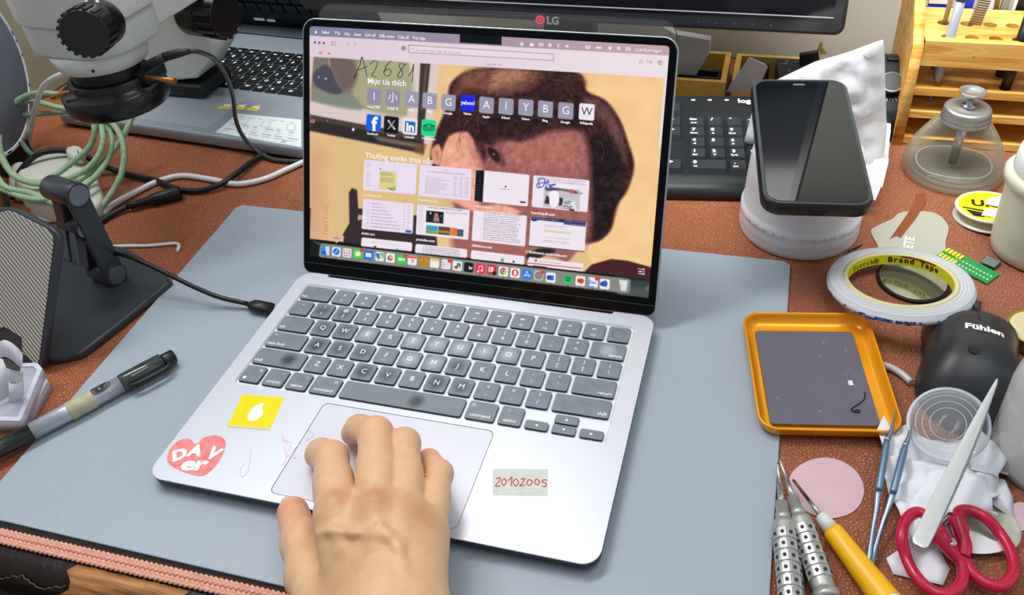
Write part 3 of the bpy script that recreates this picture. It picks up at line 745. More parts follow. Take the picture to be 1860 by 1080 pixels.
dot(583, 96, 3.8, '#f08ca0', 3.4); dot(598, 97, 2.8, '#e8b46a'); dot(598, 97.5, 1.1, '#8b5a20')
seg([(1176, 107), (1176, 112)], .7, '#7c717a', curve=False); seg([(1179, 113), (1185, 113)], .7, '#7c717a', curve=False); seg([(1182, 110), (1182, 116)], .7, '#7c717a', curve=False)
for d_ in (0, 2): paint([(1196 + d_, 110 + d_), (1201.5 + d_, 110 + d_), (1201 + d_, 116 + d_), (1195.5 + d_, 116 + d_)], '#837880', .5); paint([(1197 + d_, 111 + d_), (1200.8 + d_, 111 + d_), (1200.3 + d_, 115 + d_), (1196.5 + d_, 115 + d_)], '#ece0e4', .4)
dot(1164, 113, 3.2, '#9d929b', 4); dot(1164, 113.4, 2.4, '#ece0e4', 3)
# status icons
for x, y, kk in ((948, 80, 'c'), (966, 81, 'cl'), (983, 81, 's'), (999, 82, 'c'), (1014, 83, 'b'), (1031, 84, 'sp'), (1068, 86, 's'), (1088, 86.5, 'bt'), (1108, 88, 'w'), (1124, 88, 'q'), (1141, 89, 's2')):
    if kk in ('c', 'q'): dot(x, y, 3.1, '#f6eef2'); dot(x, y, 1.5, '#c6a4b0', a=.7)
    elif kk == 'cl': dot(x - 1.5, y + .5, 2.4, '#f6eef2'); dot(x + 2, y + .8, 2.2, '#f6eef2'); dot(x, y - 1, 2.3, '#f6eef2')
    elif kk in ('s', 's2'): paint([(x - 4, y - 3), (x + 4, y - 2.6), (x + 4, y + 3), (x - 4, y + 2.6)], '#f6eef2', .6); paint([(x - 2.8, y - 1.4), (x + 2.8, y - 1.2), (x + 2.8, y + 1.6), (x - 2.8, y + 1.2)], '#c09aa8', .5, a=.8)
    elif kk == 'b': seg([(x - 1.6, y - 2), (x + 1.6, y + 1.6), (x, y + 3.4), (x, y - 3.4), (x + 1.6, y - 1.6), (x - 1.6, y + 2)], .7, '#f6eef2', curve=False)
    elif kk == 'sp': paint([(x - 4, y - 1.4), (x - 2, y - 1.4), (x + 1, y - 3.4), (x + 1, y + 3.4), (x - 2, y + 1.4), (x - 4, y + 1.4)], '#f6eef2', .5)
    elif kk == 'bt': paint([(x - 5.5, y - 2.2), (x + 4.5, y - 1.8), (x + 4.5, y + 2.4), (x - 5.5, y + 2)], '#f6eef2', .6, a=.85)
    elif kk == 'w': paint([(x - 4, y - 1.6), (x, y - 3.4), (x + 4, y - 1.4), (x, y + 3.6)], '#f6eef2', .6)
# favourites
ico = [(680, 175), (714, 178), (748, 180), (781, 183), (815, 186), (850, 187), (884, 191), (919.5, 193), (955.5, 195), (991, 198), (1028, 201), (1066, 203)]
def tile(x, y, col, w=13.3, h=15.0, r=3.5):
    sk = 1.05 * (w / 13)   # tiles follow the slope of the lines of the page
    paint([(x - w + r + .4, y - h + r - sk + .3), (x + w - r + .4, y - h + r + sk + .3), (x + w - r - .6, y + h - r + sk), (x - w + r - .6, y + h - r - sk)], col, .7, r)
for i, (x, y) in enumerate(ico): tile(x, y, '#1a22e0' if i == 5 else ('#ece6ee' if i == 11 else ('#9489a6' if i < 2 else '#9b97ae')), 12.6 + i * .13, 14.6 + i * .05)
for (x, y), c in zip([(679, 223), (711, 226), (745, 229.5), (779, 232)], ('#0b5fe8', '#0b0b0d', '#e8e2ea', '#1fd88a')): tile(x, y, c)
paint([(736, 219.5), (755, 221.5), (754, 241), (735.5, 239)], '#1866a8', .7)
for dx in (-5.6, 5.6): dot(779 + dx, 233, 4.6, '#0b3a26'); dot(779 + dx, 233, 3, '#2fe79a'); dot(779 + dx, 233, 1.5, '#0b3a26')
seg([(768.5, 229), (779, 225.5), (789.5, 229)], 1.6, '#0b3a26'); paint([(777, 236), (781, 236), (779, 239)], '#0b3a26', .5)
seg([(706, 219), (717, 234)], 3.0, '#e9e9ee', curve=False); seg([(717, 219), (705.5, 234)], 1.2, '#e9e9ee', curve=False); seg([(708, 221), (715, 231)], .9, '#0b0b0d', curve=False)
# page cards
cards = [[(662, 290), (758, 297.5), (755.5, 353), (659.5, 345)], [(763, 299), (857, 307), (855, 364), (760, 355.5)], [(864, 308), (962, 317), (959, 374.5), (861, 365)], [(969, 318), (1071, 327), (1067.5, 385), (966, 375.5)],
         [(660, 361), (752, 369.5), (750, 424), (657, 415.5)], [(758, 371.5), (853.5, 380.5), (851, 435), (755.5, 425.5)], [(860, 382), (957.5, 391), (954, 447), (857, 437)], [(964, 392.5), (1065.5, 402.5), (1061.5, 457.5), (961, 447)],
         [(657, 431), (749, 440), (748.5, 456), (656, 447)], [(755, 442.5), (849, 452), (848.5, 468), (754, 459)], [(856, 454), (953, 464.5), (952.5, 480), (855, 470)], [(960, 466.5), (1060, 478), (1058.5, 492), (958, 482)]]
def inset(c, d):
    mx = sum(p[0] for p in c) / 4; my = sum(p[1] for p in c) / 4
    return [(x - d * (1 if x > mx else -1), y - d * (1 if y > my else -1)) for x, y in c]
def cq(c, a, b):   # point of a card, a across, b down
    (x0, y0), (x1, y1), (x2, y2), (x3, y3) = c
    return ((x0 * (1 - a) + x1 * a) * (1 - b) + (x3 * (1 - a) + x2 * a) * b, (y0 * (1 - a) + y1 * a) * (1 - b) + (y3 * (1 - a) + y2 * a) * b)
def cbox(c, a0, a1, b0, b1, col, a=1.0, soft=.5): paint([cq(c, a0, b0), cq(c, a1, b0), cq(c, a1, b1), cq(c, a0, b1)], col, soft, 0, a)
def lines(c, a0, a1, bs, col='#8d8594', w=.012, jag=.25, a=.55):
    for bb in bs:
        e = a1 - (a1 - a0) * jag * nrs.rand(); x = a0
        while x < e:
            x2 = min(e, x + .03 + .08 * nrs.rand()); cbox(c, x, x2, bb - w, bb + w, col, a * (.6 + .4 * nrs.rand())); x = x2 + .012
for i, c in enumerate(cards):
    paint(inset(c, 3), '#e9dcee' if i in (0, 1, 4) else '#eee4ee', .8, 3)
c = cards[0]; lines(c, .05, .14, [.07 + .085 * q for q in range(10)], a=.6); cbox(c, .30, .62, .31, .93, '#ddd08c'); lines(c, .32, .58, [.38, .44, .55, .6, .66], '#5d5838', a=.7)
seg([cq(c, .45, .84), cq(c, .55, .92), cq(c, .6, .82), cq(c, .5, .88), cq(c, .62, .9)], .8, '#4c4636'); dot(*cq(c, .31, .25), 1.1, '#4a4050')
c = cards[1]; lines(c, .15, .88, [.19], a=.8, jag=0); lines(c, .46, .56, [.11], a=.8); lines(c, .12, .6, [.38 + .055 * q for q in range(10)], a=.5, jag=.5)
for q in range(3): lines(c, .66 + .11 * q, .74 + .11 * q, [.3 + .065 * k for k in range(10)], a=.6)
c = cards[2]; paint([cq(c, .02, .03), cq(c, .15, .02), cq(c, .15, .98), cq(c, .02, .97)], '#0b0a0f', .7, 1.2); lines(c, .04, .12, [.1 + .09 * q for q in range(10)], '#5b5866', a=.7); dot(*cq(c, .57, .45), 1.8, '#55505a'); lines(c, .47, .68, [.53], a=.9, jag=0); cbox(c, .85, .95, .86, .91, '#2a2830')
c = cards[3]; lines(c, .06, .95, [.06, .11, .16], a=.6, jag=.05); cbox(c, .2, .85, .33, .97, '#c9c2c8'); paint([cq(c, .22, .36), cq(c, .4, .33), cq(c, .8, .38), cq(c, .8, .45), cq(c, .5, .4), cq(c, .24, .46)], '#37323a', 1.5, a=.8)
for (a_, b_) in ((.27, .75), (.5, .76), (.72, .9)): paint([cq(c, a_ - .05, b_ + .1), cq(c, a_ - .02, b_ - .15), cq(c, a_ + .06, b_ - .1), cq(c, a_ + .03, b_ + .12)], '#17141a', 1.2, a=.85)
paint([cq(c, .3, .5), cq(c, .45, .45), cq(c, .48, .8), cq(c, .4, .95), cq(c, .33, .9)], '#f3eff3', .9, curve=True); paint([cq(c, .55, .66), cq(c, .76, .7), cq(c, .8, .95), cq(c, .56, .93)], '#e8e3e8', .8); lines(c, .57, .72, [.72, .78], '#2a262c', .018, a=.9); lines(c, .56, .76, [.86, .9, .94], '#2a262c', .014, a=.8)
dot(*cq(c, .69, .40), 4.3, '#e65a5a'); seg([cq(c, .12, .35), cq(c, .10, .12), cq(c, .2, .08), cq(c, .19, .3), cq(c, .09, .38), cq(c, .08, .25), cq(c, .24, .2)], 1.5, '#1739b5'); seg([cq(c, .23, .38), cq(c, .26, .12), cq(c, .3, .3), cq(c, .4, .22), cq(c, .3, .28), cq(c, .4, .4)], 1.5, '#1739b5')
c = cards[4]
for q in range(8): lines(c, .17, .4 + .06 * q, [.12 + .11 * q], a=.8, jag=.1); lines(c, .08, .13, [.12 + .11 * q]); lines(c, .8, .84, [.1 + .11 * q]); lines(c, .88, .93, [.1 + .11 * q])
cbox(c, .86, .97, .9, .98, '#2b5fa8')
c = cards[5]; cbox(c, .18, .51, .16, .55, '#14201f'); paint([cq(c, .34, .22), cq(c, .4, .22), cq(c, .44, .5), cq(c, .32, .5)], '#b57a7c', 1.2); dot(*cq(c, .26, .24), 1.8, '#a8d8d0'); dot(*cq(c, .46, .3), 1.4, '#3f7e78'); cbox(c, .19, .41, .65, .92, '#2f9fc0'); cbox(c, .19, .41, .8, .92, '#a5a03a', a=.7); cbox(c, .42, .65, .65, .92, '#5d4a2c'); cbox(c, .43, .64, .78, .86, '#c9a23a', a=.7); cbox(c, .66, .78, .65, .92, '#ec7530'); cbox(c, .78, .9, .68, .92, '#3d5b66')
lines(c, .04, .13, [.06 + .075 * q for q in range(12)], a=.4); lines(c, .55, .95, [.14, .18], a=.6, jag=0); lines(c, .2, .86, [.05], '#3c3640', a=.8, jag=0)
c = cards[6]; lines(c, .2, .9, [.04 + .072 * q for q in range(13)], '#6a6272', .011, .12, .75)
c = cards[7]; cbox(c, .01, .99, .0, .10, '#1d2c5c'); cbox(c, .6, .99, .1, .16, '#1d2c5c'); paint([cq(c, .0, .1), cq(c, .07, .06), cq(c, .14, .12), cq(c, .05, .16)], '#26386c', .8); lines(c, .03, .5, [.05], '#b8bcd8', a=.9, jag=0); lines(c, .62, .98, [.04, .13], '#b8bcd8', a=.9, jag=0)
lines(c, .25, .65, [.24, .28], a=.4); cbox(c, .25, .75, .43, .455, '#cdb240', a=.8); lines(c, .25, .76, [.4, .64, .74, .78], a=.4, jag=.2); cbox(c, 0, 1, .97, 1.0, '#20223c')
c = cards[8]; lines(c, .2, .75, [.3, .45], a=.6); cbox(c, .25, .3, .8, .98, '#3b3640'); cbox(c, .68, .75, .85, .98, '#6fb9b8')
c = cards[9]; lines(c, .14, .88, [.2, .38, .55, .72, .9], '#6a6272', .03, .1, .8)
c = cards[10]; lines(c, .1, .3, [.35], a=.6); paint([cq(c, .56, .6), cq(c, .62, .55), cq(c, .61, .95), cq(c, .56, .9)], '#3d8c50', .8, a=.8); dot(*cq(c, .8, .8), 2, '#3d3a46')
c = cards[11]; dot(*cq(c, .14, .3), 2.6, '#a88a3c'); lines(c, .2, .6, [.35], '#5a4a40', .03, a=.8, jag=0); cbox(c, .0, .98, .62, .74, '#d2414f'); cbox(c, .1, .35, .9, 1, '#2a2426')
# dock
paint([(587, 447), (1140, 511), (1139, 527), (585, 462)], '#85857f', .9, 5.5)
paint([(655, 463), (1142, 521), (1139, 529), (660, 471)], '#8f8880', 2, a=.5)
dk = [(591.8, 454.6, '#2f8fe8'), (611.3, 456.9, '#e6e8f2'), (630.9, 458.9, '#e4dde2'), (650.3, 460.6, '#42d843'), (669.8, 462.9, '#1f6fe0'), (689.9, 465.5, '#dfe6dc'), (709.3, 467.9, '#f2f0f0'), (729.5, 470.6, '#36cf3c'),
      (749.2, 472.7, '#efe6ea'), (769.9, 474.9, '#b98322'), (789.7, 477.3, '#efe8e6'), (810.3, 479.6, '#e9dde4'), (831, 482.2, '#eef0f0'), (851.6, 485.1, '#15181a'), (872.4, 487.4, '#f2254f'), (893.7, 489.6, '#d9252c'),
      (914.6, 492.5, '#f0eeea'), (935.9, 495.1, '#f4eeee'), (957.2, 497.8, '#1e7fe8'), (978.5, 499.9, '#b8b6b4'), (1000.5, 503.5, '#f0eff4'), (1032.1, 507, '#1fcf5b'), (1054.3, 509.7, '#f0e8e8'), (1077.3, 512.3, '#e8ecf6'), (1098.6, 515.4, '#eef0f8')]
for i, (x, y, cl) in enumerate(dk):
    w = 5.0 + i * .035
    if i == 21: dot(x, y, 8.2, cl, 8.6)
    else: paint([(x - w + .3, y - w - .8), (x + w + .3, y - w + .5), (x + w - .3, y + w + 1), (x - w - .3, y + w - .3)], cl, .6, 3)
paint([(x_ + 591.8, y_ + 454.6) for x_, y_ in ((0, -8), (7, -7), (6.6, 8.5), (1.5, 8), (-.5, 1))], '#dcdde6', .7); paint([(585, 455), (592, 455), (593, 462.5), (585, 461)], '#1c54d6', .8)
dot(611, 456.6, 6.3, '#1a78d8'); seg([(608, 461), (614, 452.5)], 1.1, '#f0f0f0', curve=False)
for q in range(9): dot(626.4 + 4.4 * (q % 3), 454 + 4.6 * (q // 3) + .4 * (q % 3), 1.3, ('#c8b48a', '#d8a24a', '#d6804a', '#a23a78', '#8f9ad0', '#b04a60', '#7a3aa0', '#4a6ab8', '#6aa0a0')[q])
dot(650.3, 460.6, 5.2, '#dff5dc', 4.6); paint([(664.5, 458.5), (675, 459.7), (675, 467), (664.5, 466)], '#e4e9f4', .6)
paint([(682.5, 459), (690, 460), (690, 466), (683, 466)], '#3a76d8', .8); paint([(691, 459), (697, 460), (696, 470)], '#62b552', .8); dot(688, 467.5, 2.6, '#3568d8'); dot(687.6, 470, 1.2, '#e08ab0')
for q in range(8): dot(709.3 + 3.4 * math.cos(q * PI / 4), 467.9 + 3.6 * math.sin(q * PI / 4), 2.2, ('#f2b134', '#e87a2c', '#dd3b3b', '#b03a8c', '#5a5ad0', '#3aa0c0', '#5ab85a', '#b8c83a')[q], a=.9)
paint([(723.5, 467.5), (731, 468.5), (731, 473.5), (723.5, 472.5)], '#ecf8ea', .6); paint([(731.5, 470), (735, 467.5), (735, 474.5)], '#ecf8ea', .6)
paint([(741.5, 464), (757, 466), (757, 469.6), (741.5, 467.8)], '#e83f48', .7); paint([(763, 470), (777, 472), (777, 476), (763, 475)], '#c8922e', .7); dot(770, 474.5, 2.2, '#9a6814')
paint([(781.8, 468.6), (797.6, 470.4), (797.6, 474), (781.8, 472.4)], '#f0c418', .7)
for q in range(3): dot(805, 475.5 + 4 * q, .9, '#9a6a9a'); seg([(808, 476 + 4 * q), (815, 476.8 + 4 * q)], .5, '#b3a8b0', curve=False)
dot(829, 485, 4, '#d8432c', 3); dot(833, 479.5, 3.2, '#2ea0c8'); seg([(828, 484), (836, 480), (835, 486)], 1.4, '#222a34')
seg([(870, 492), (870.5, 483.5), (876.5, 482.5), (876.5, 490.5)], 1.1, '#fff0f0', curve=False); dot(868.6, 492.5, 1.8, '#fff0f0'); dot(875.2, 491, 1.8, '#fff0f0')
paint([(888, 484), (897, 485), (896, 494), (887.5, 493)], '#f0dede', .7); dot(898, 496, 3.8, '#22222a'); seg([(891, 486), (891, 492)], 1.2, '#d9252c')
for a0, cl in ((-150, '#dd4632'), (-30, '#f2c02c'), (90, '#2f9e50')): paint([(914.6, 492.5)] + [(914.6 + 6.4 * math.cos(R(a0 + q * 20)), 492.5 + 6.8 * math.sin(R(a0 + q * 20))) for q in range(7)], cl, .5)
dot(914.6, 492.5, 3.2, '#f0eeea'); dot(914.6, 492.5, 2.4, '#3a72dc')
dot(935.9, 495.1, 6, '#e0202c', 6.6); dot(935.9, 495.1, 2.9, '#f4eeee', 5)
seg([(953.5, 501.5), (957.4, 492.5), (961.5, 502.5)], 1.2, '#eaf2ff', curve=False); seg([(952, 499.2), (963.3, 500.5)], 1.1, '#eaf2ff', curve=False)
dot(978.5, 500, 6.2, '#4c4c50'); dot(978.5, 500, 4.6, '#a7a6a4'); dot(978.5, 500, 2.6, '#55555a'); dot(978.5, 500, 1.2, '#b8b6b4')
paint([(995, 499), (1006, 500), (1006, 509), (995, 508)], '#2a5fc0', .7); paint([(993.5, 500.5), (1000, 501), (1000, 507), (993.5, 506.5)], '#1b459c', .6)
for q, w in enumerate((5.2, 4.4, 3.6)): seg([(1032 - w, 503.6 + 3.2 * q), (1032, 502.6 + 3.2 * q), (1032 + w, 504.8 + 3.2 * q)], 1.1, '#0f1a12')
dot(1056, 510, 5, '#d8482c'); paint([(1049, 506), (1054.5, 506.5), (1054.5, 512.5), (1049, 512)], '#b8341e', .6)
seg([(1070.5, 506), (1070, 519), (1079, 520.5)], 1.6, '#2a6ad8'); paint([(1093, 511), (1101, 508.5), (1104, 514), (1102, 521), (1094, 519)], '#3458b8', .8); paint([(1090.5, 512), (1097, 512.7), (1097, 519), (1090.5, 518.4)], '#26459c', .5)
for i in (3, 7, 11, 19, 23): dot(dk[i][0] + 7, dk[i][1] - 6.5, 3.9, '#ea3838')
for i in (0, 1, 10, 14, 16, 18, 20, 21, 22, 23, 24): dot(dk[i][0] - .6, dk[i][1] + 11.5, .9, '#151515')
paint([(1125, 508), (1140, 510), (1137, 528), (1128.5, 527)], '#d6d6da', .9, .6); paint([(1127, 511), (1137.5, 512.5), (1136, 525)], '#e6e6ea', 1.5, a=.7)
paint([(600, 425), (625, 428), (624, 439), (599, 436)], '#e2b598', .8); paint([(609, 437), (614, 438), (611, 442)], '#e2b598', .6)
for q in range(3): seg([(1159, 487.5 + 4.3 * q), (1171, 489 + 4.3 * q)], 1.1, '#f2ecec', curve=False); dot(1162 + (7 if q % 2 == 0 else 1), 488.4 + 4.3 * q, 1.5, '#f2ecec')
# notch and rounded corners
um, vm = GU * 1000, GV * 1000
d = np.maximum(np.abs(um - 152.3) - 16.9, 199.3 - vm); k = np.clip(.5 - d / .5, 0, 1)[..., None]; IMG[:] = IMG * (1 - k) + np.array([.015, .025, .03]) * k
for ux in (U0 * 1000 + 3, U1 * 1000 - 3):
    cxm = (um < ux) if ux < 100 else (um > ux)
    k = (cxm & (vm > V1 * 1000 - 3) & (np.hypot(um - ux, vm - (V1 * 1000 - 3)) > 3))[..., None]; IMG[:] = np.where(k, np.array([.015, .025, .03]), IMG)
IMG = np.clip(IMG, 0, 1)
LIN = np.where(IMG <= 0.04045, IMG / 12.92, ((IMG + 0.055) / 1.055) ** 2.4)
m_disp = bpy.data.materials.new('display_picture'); m_disp.use_nodes = True; nt = NT(m_disp)
at_ = nt.add('ShaderNodeVertexColor', layer_name='col')
nt.b.inputs['Base Color'].default_value = (0.004, 0.005, 0.006, 1); nt.b.inputs['Roughness'].default_value = 0.09; nt.b.inputs['Specular IOR Level'].default_value = 0.25
nt.link(at_.outputs[0], nt.b.inputs['Emission Color']); nt.b.inputs['Emission Strength'].default_value = 1.0
Pts = np.stack([GU, GV, np.full_like(GU, .0003)], -1).reshape(-1, 3)
Wv = Pts @ LMn[:3, :3].T + LMn[:3, 3] - np.array(lap.location)
ii = np.arange(NU * NV).reshape(NV, NU)
FQ = np.stack([ii[:-1, :-1], ii[:-1, 1:], ii[1:, 1:], ii[1:, :-1]], -1).reshape(-1, 4)
disp = mesh_from('display', Wv, FQ, m_disp, lap, LIN.reshape(-1, 3), smooth=False)
# lettering on the display
def scr(px, py, lift=.00036):
    p = atp(px, py, tuple(LO), tuple(LN)); q = p - LO
    return (q.x, q.dot(LV), lift)
TX = {}
def st(txt, px, py, size, col='w', align='CENTER', **kw):
    b = TX.setdefault(col, MB()); b.T = LM; b.text(txt, size, scr(px, py), align=align, **kw)
for t, x, y in (('Safari', 592, 59), ('Tệp', 613, 60.5), ('Sửa', 631, 62), ('Xem', 650, 63), ('Lịch sử', 673, 64), ('Dấu trang', 703, 66), ('Cửa sổ', 733, 68), ('Trợ giúp', 761, 69.5)): st(t, x, y, .0031, bold=.00006)
st('11:24 Th 4 9 thg 4', 1153, 90.5, .0026, align='LEFT', bold=.00006); 
b = TX['w']; b.T = LM; q = scr(574, 58.5); b.prism(circ(.00105, 14, q[0], q[1]), .00030, .00036); b.prism(circ(.0003, 8, q[0] + .0004, q[1] + .0016), .00030, .00036)
st('Mục ưa thích', 668, 147, .0062, align='LEFT', bold=.00012); st('Thường xuyên truy cập', 664, 282, .0062, align='LEFT', bold=.0001)
for (x, y), t in zip(ico, ['I', '小', 'A', 'B', 'G', None, 'A', 'I', 'Y', 'B', 'G', None]):
    if t: st(t, x, y, .0085)
st('yahoo!', 850, 187, .0042, bold=.0001); st('W', 1066, 203, .0085, 'k')
st('f', 680, 226, .0155, bold=.0006); st('in', 745.3, 231.5, .0098, bold=.0004)
for i, t in enumerate(['Ymoij 微网', '小马游戏', 'Apple', 'Bing', 'Google', 'Yahoo', 'Apple', 'iCloud', 'Yahoo', 'Bing', 'Google', 'Wikipedia']): st(t, ico[i][0] - 1, ico[i][1] + (19.5 if i < 6 else 21), .0025, bold=.00008)
for x, y, t in ((677, 243, 'Facebook'), (711, 246, 'Twitter'), (744, 249, 'LinkedIn'), (779, 252, 'TripAdvisor')): st(t, x, y, .0025, bold=.00006)
for x, y, t in ((657, 423, 'shcltr.org'), (756, 434, 'youtube.com'), (857, 445, 'slideshare.net'), (965, 385.5, 'luanvanpdf.com'), (961, 457, 'dictionary.cambridge.org')): st(t, x, y, .0031, align='LEFT', bold=.00006)
for x, y, t in ((659, 353, 'ymoljkhsjjahrdg'), (759, 362, 'blogtamlysv.org'), (860, 373, 'accounts.google')): st(t, x, y, .0026, align='LEFT')
st('tv', 855, 486, .0042, bold=.0001); st('Zalo', 1077, 512.5, .003, 'b', bold=.0001); st('Safari', 612, 432, .0029, 'k'); st('9', 749.5, 474.5, .0046, 'k'); st('Tìm kiếm hoặc nhập tên trang web', 755, 91, .0026, 'g', align='LEFT'); st('Trang bắt đầu', 897, 117.5, .0025, 'g'); st('Toàn văn', 1048, 350, .0026, 'k')
st('7485T-02', 592, 398, .0001, 'r')
TX.pop('r').bm.free()
b = MB(); b.T = LM @ Matrix.Translation(scr(593, 400)) @ Matrix.Rotation(PI / 2, 4, 'Z'); b.text('7485T-02', .0068); TX['r'] = b
em = lambda n, c: mat(n, (0, 0, 0), 0.4, emit=c)
for kx, mm in (('w', em('text_white', '#f7f3f7')), ('k', em('text_dark', '#2c2630')), ('b', em('text_blue', '#2a6ad8')), ('g', em('text_grey', '#9c909c')), ('r', em('text_rose', '#d89078'))):
    relT(TX[kx].build('display_lettering', mm, lap))
# handwriting drawn on the glass with a marker
b = MB()
def sp(x, y): return LM @ Vector(scr(x, y, .0004))
ink(b, [[(644, 140), (654, 118), (658, 104), (663, 122), (667, 139)], [(648, 127), (657, 125), (668, 120)],
        [(673, 117), (680, 110), (686, 114), (681, 128), (676, 137), (684, 140)], [(711, 110), (702, 120), (698, 134), (705, 138), (711, 131), (706, 125), (697, 130)],
        [(735, 117), (727, 115), (726, 122), (732, 131), (729, 140), (723, 139), (726, 131), (738, 115)], [(742, 138), (749, 128), (752, 116), (750, 135), (749, 150)]], .00033, 0, sp)
ink(b, [[(643, 142), (648, 132)], [(656, 106), (660, 104)]], .00055, 0, sp)
o = b.build('marker_writing', mat('marker_ink', '#3a3436', 0.4), lap); relT(o); tag(o, label='dark handwritten number on the screen glass')
# clear protective shell behind the lid
b = MB(); b.T = LM; oc = rrect2(0.004, LW - .0045, 0.02, LH + .0125, .012, 8)
shell_h = rrect2(0.0052, LW - .0057, 0.0212, LH + .0113, .011, 8)
b.prism(oc, -.0185, -.0180)
m_clear = mat('clear_plastic', '#e9f0f2', 0.03, trans=1.0, ior=1.45)
m_thin = clearmat('clear_film', '#f4fafb', .035, .5)
m_thinrim = mat('clear_film_rim', '#2e3a40', 0.25, alpha=0.85)
b.mi = 1; b.tube([(x, y, -.0182) for x, y in oc], .00035, 6, closed=True)
sh = b.build('clear_screen_sheet', [m_thin, m_thinrim], None); tag(sh, 'thin clear plastic sheet standing up behind the open laptop lid', 'plastic sheet')
sh.data.transform(Matrix.Translation((0, 0, 0)))
# ================================================================ right hand on the trackpad
def mm(px, py, z): return np.array(at(px, py, z)) * 1000
FING = {   # joint centres (photo pixel, height) and radii in mm
 'index': ([(612, 932, .0590), (601, 832, .0480), (583, 822, .0290), (577, 826, .0222)], [12.6, 10.6, 9.2, 8.4]),
 'middle': ([(686, 930, .0630), (682, 788, .0540), (652, 778, .0345), (642, 786, .0225)], [12.6, 10.7, 9.0, 8.2]),
 'ring': ([(736, 940, .0590), (734, 806, .0480), (716, 806, .0300), (708, 812, .0216)], [11.8, 9.9, 8.6, 8.0]),
 'pinky': ([(777, 968, .0520), (798, 860, .0420), (779, 836, .0290), (770, 842, .0208)], [10.4, 8.2, 7.2, 6.9]),
}
WR = [mm(650, 1118, .046), mm(688, 1118, .050), mm(724, 1118, .050), mm(756, 1118, .045)]
THUMB = ([mm(600, 1120, .036), mm(562, 1045, .0300), mm(548, 982, .0235), mm(532, 930, .0175)], [15.5, 12.5, 10.8, 9.6])
wrist = mm(705, 1190, .045); fore = wrist + np.array([52.0, -120.0, 6.0])
def hand_sdf(X, Y, Z):
    C = lambda a, b, ra, rb: cap_sdf(X, Y, Z, a, b, ra, rb)
    palm = None; fingers = []
    mcps = []
    for i, k in enumerate(('index', 'middle', 'ring', 'pinky')):
        j = [mm(*q) for q in FING[k][0]]; r = FING[k][1]; mcps.append(j[0])
        w = WR[i]
        c = C(w, j[0] + np.array([0, 0, -2.0]), 15.0, 12.2 if i < 3 else 11)
        palm = c if palm is None else smin(palm, c, 13)
        f = C(j[0], j[1], r[0] - 1.6, r[1]); f = smin(f, C(j[1], j[2], r[1], r[2]), 3.0); f = smin(f, C(j[2], j[3], r[2], r[3]), 2.5)
        mid = j[0] * .55 + j[1] * .45
        f = smin(f, C(mid - (j[1] - j[0]) * .12, mid + (j[1] - j[0]) * .12, r[1] + .2, r[1] + .2), 5)     # fleshy proximal segment
        fingers.append(f)
    for a, b in zip(mcps, mcps[1:]): palm = smin(palm, C(a * .84 + WR[1] * .16 + [0, 0, -4], b * .84 + WR[1] * .16 + [0, 0, -4], 11.5, 10.5), 7)
    palm = smin(palm, C(WR[0], WR[3], 15, 14), 10)
    palm = smin(palm, C((WR[1] + WR[2]) / 2, wrist, 20, 20), 16)
    palm = smin(palm, C(wrist + [-9, 0, 0], fore + [-14, 0, 0], 19, 24), 14); palm = smin(palm, C(wrist + [11, 5, 0], fore + [16, 5, 0], 18, 24), 14)
    # fingers join each other only close to the palm
    parts_ = [smin(palm, f, 6.0) for f in fingers]; d = parts_[0]
    for q in parts_[1:]: d = smin(d, q, 1.3)
    for i in range(4):   # knuckle heads
        d = smin(d, C(mcps[i] + [0, 0, 2.2], mcps[i] + [.5, -2, 2.0], 10.2 if i < 3 else 8.6, 9.4 if i < 3 else 8), 5)
    t, tr = THUMB
    th = C(t[0], t[1], tr[0], tr[1]); th = smin(th, C(t[1], t[2], tr[1], tr[2]), 6); th = smin(th, C(t[2], t[3], tr[2], tr[3]), 4)
    th = smin(th, C(t[2] + [0, 0, .5], t[2] + [1, -3, .5], 11.2, 11.0), 4)
    th = smin(th, C(t[0], (WR[0] + wrist) / 2 + [0, 0, -4], 16, 18), 12)
    d = smin(d, th, 7)
    # veins and tendons on the back of the hand
    def vein(pts, r, k=2.6, dz=0.0):
        nonlocal d
        for a, b in zip(pts, pts[1:]): d = smin(d, C(a, b, r, r), k)
    top = lambda px, py, z: mm(px, py, z)
    vein([top(580, 968, .0620), top(600, 963, .0690), top(640, 967, .0714), top(680, 968, .0724), top(706, 974, .0717), top(724, 995, .0705), top(732, 1030, .0687), top(733, 1080, .0660)], .9, 5.0)
    vein([top(706, 974, .0722), top(690, 950, .0742)], .8, 4.4)
    vein([top(786, 985, .0560), top(766, 1010, .0620), top(752, 1040, .0645)], 1.3, 3)
    for i, (a, b) in enumerate(((mcps[0], WR[0]), (mcps[1], WR[1]), (mcps[2], WR[2]), (mcps[3], WR[3]))):
        vein([a + [0, 0, 7.8 - (2 if i == 3 else 0)], a * .5 + b * .5 + [0, 0, 12.0 - (2 if i == 3 else 0)]], 2.6, 5)
    return d
lo = np.array([85, -235, 5]); hi = np.array([330, 75, 92])
V, F = sdf_mesh(hand_sdf, lo, hi, 1.15)
def near(p, r): return np.exp(-((V - p) ** 2).sum(1) / (r * r))
skin = np.array(lin('#deb690'))[None].repeat(len(V), 0)
def tint(p, r, col, a):
    global skin
    k = (near(p, r) * a)[:, None]; skin = skin * (1 - k) + np.array(lin(col)) * k
J = {k: [mm(*q) for q in v[0]] for k, v in FING.items()}
for k, a in (('index', .6), ('middle', .75), ('ring', .35), ('pinky', .6)): tint(J[k][0] + [1, 2, 12], 8.5, '#b87a52', a)
for k in J:
    tint(J[k][3], 10, '#e59a80', .65); tint(J[k][1] + [-3, 3, 6], 8, '#dda384', .45)
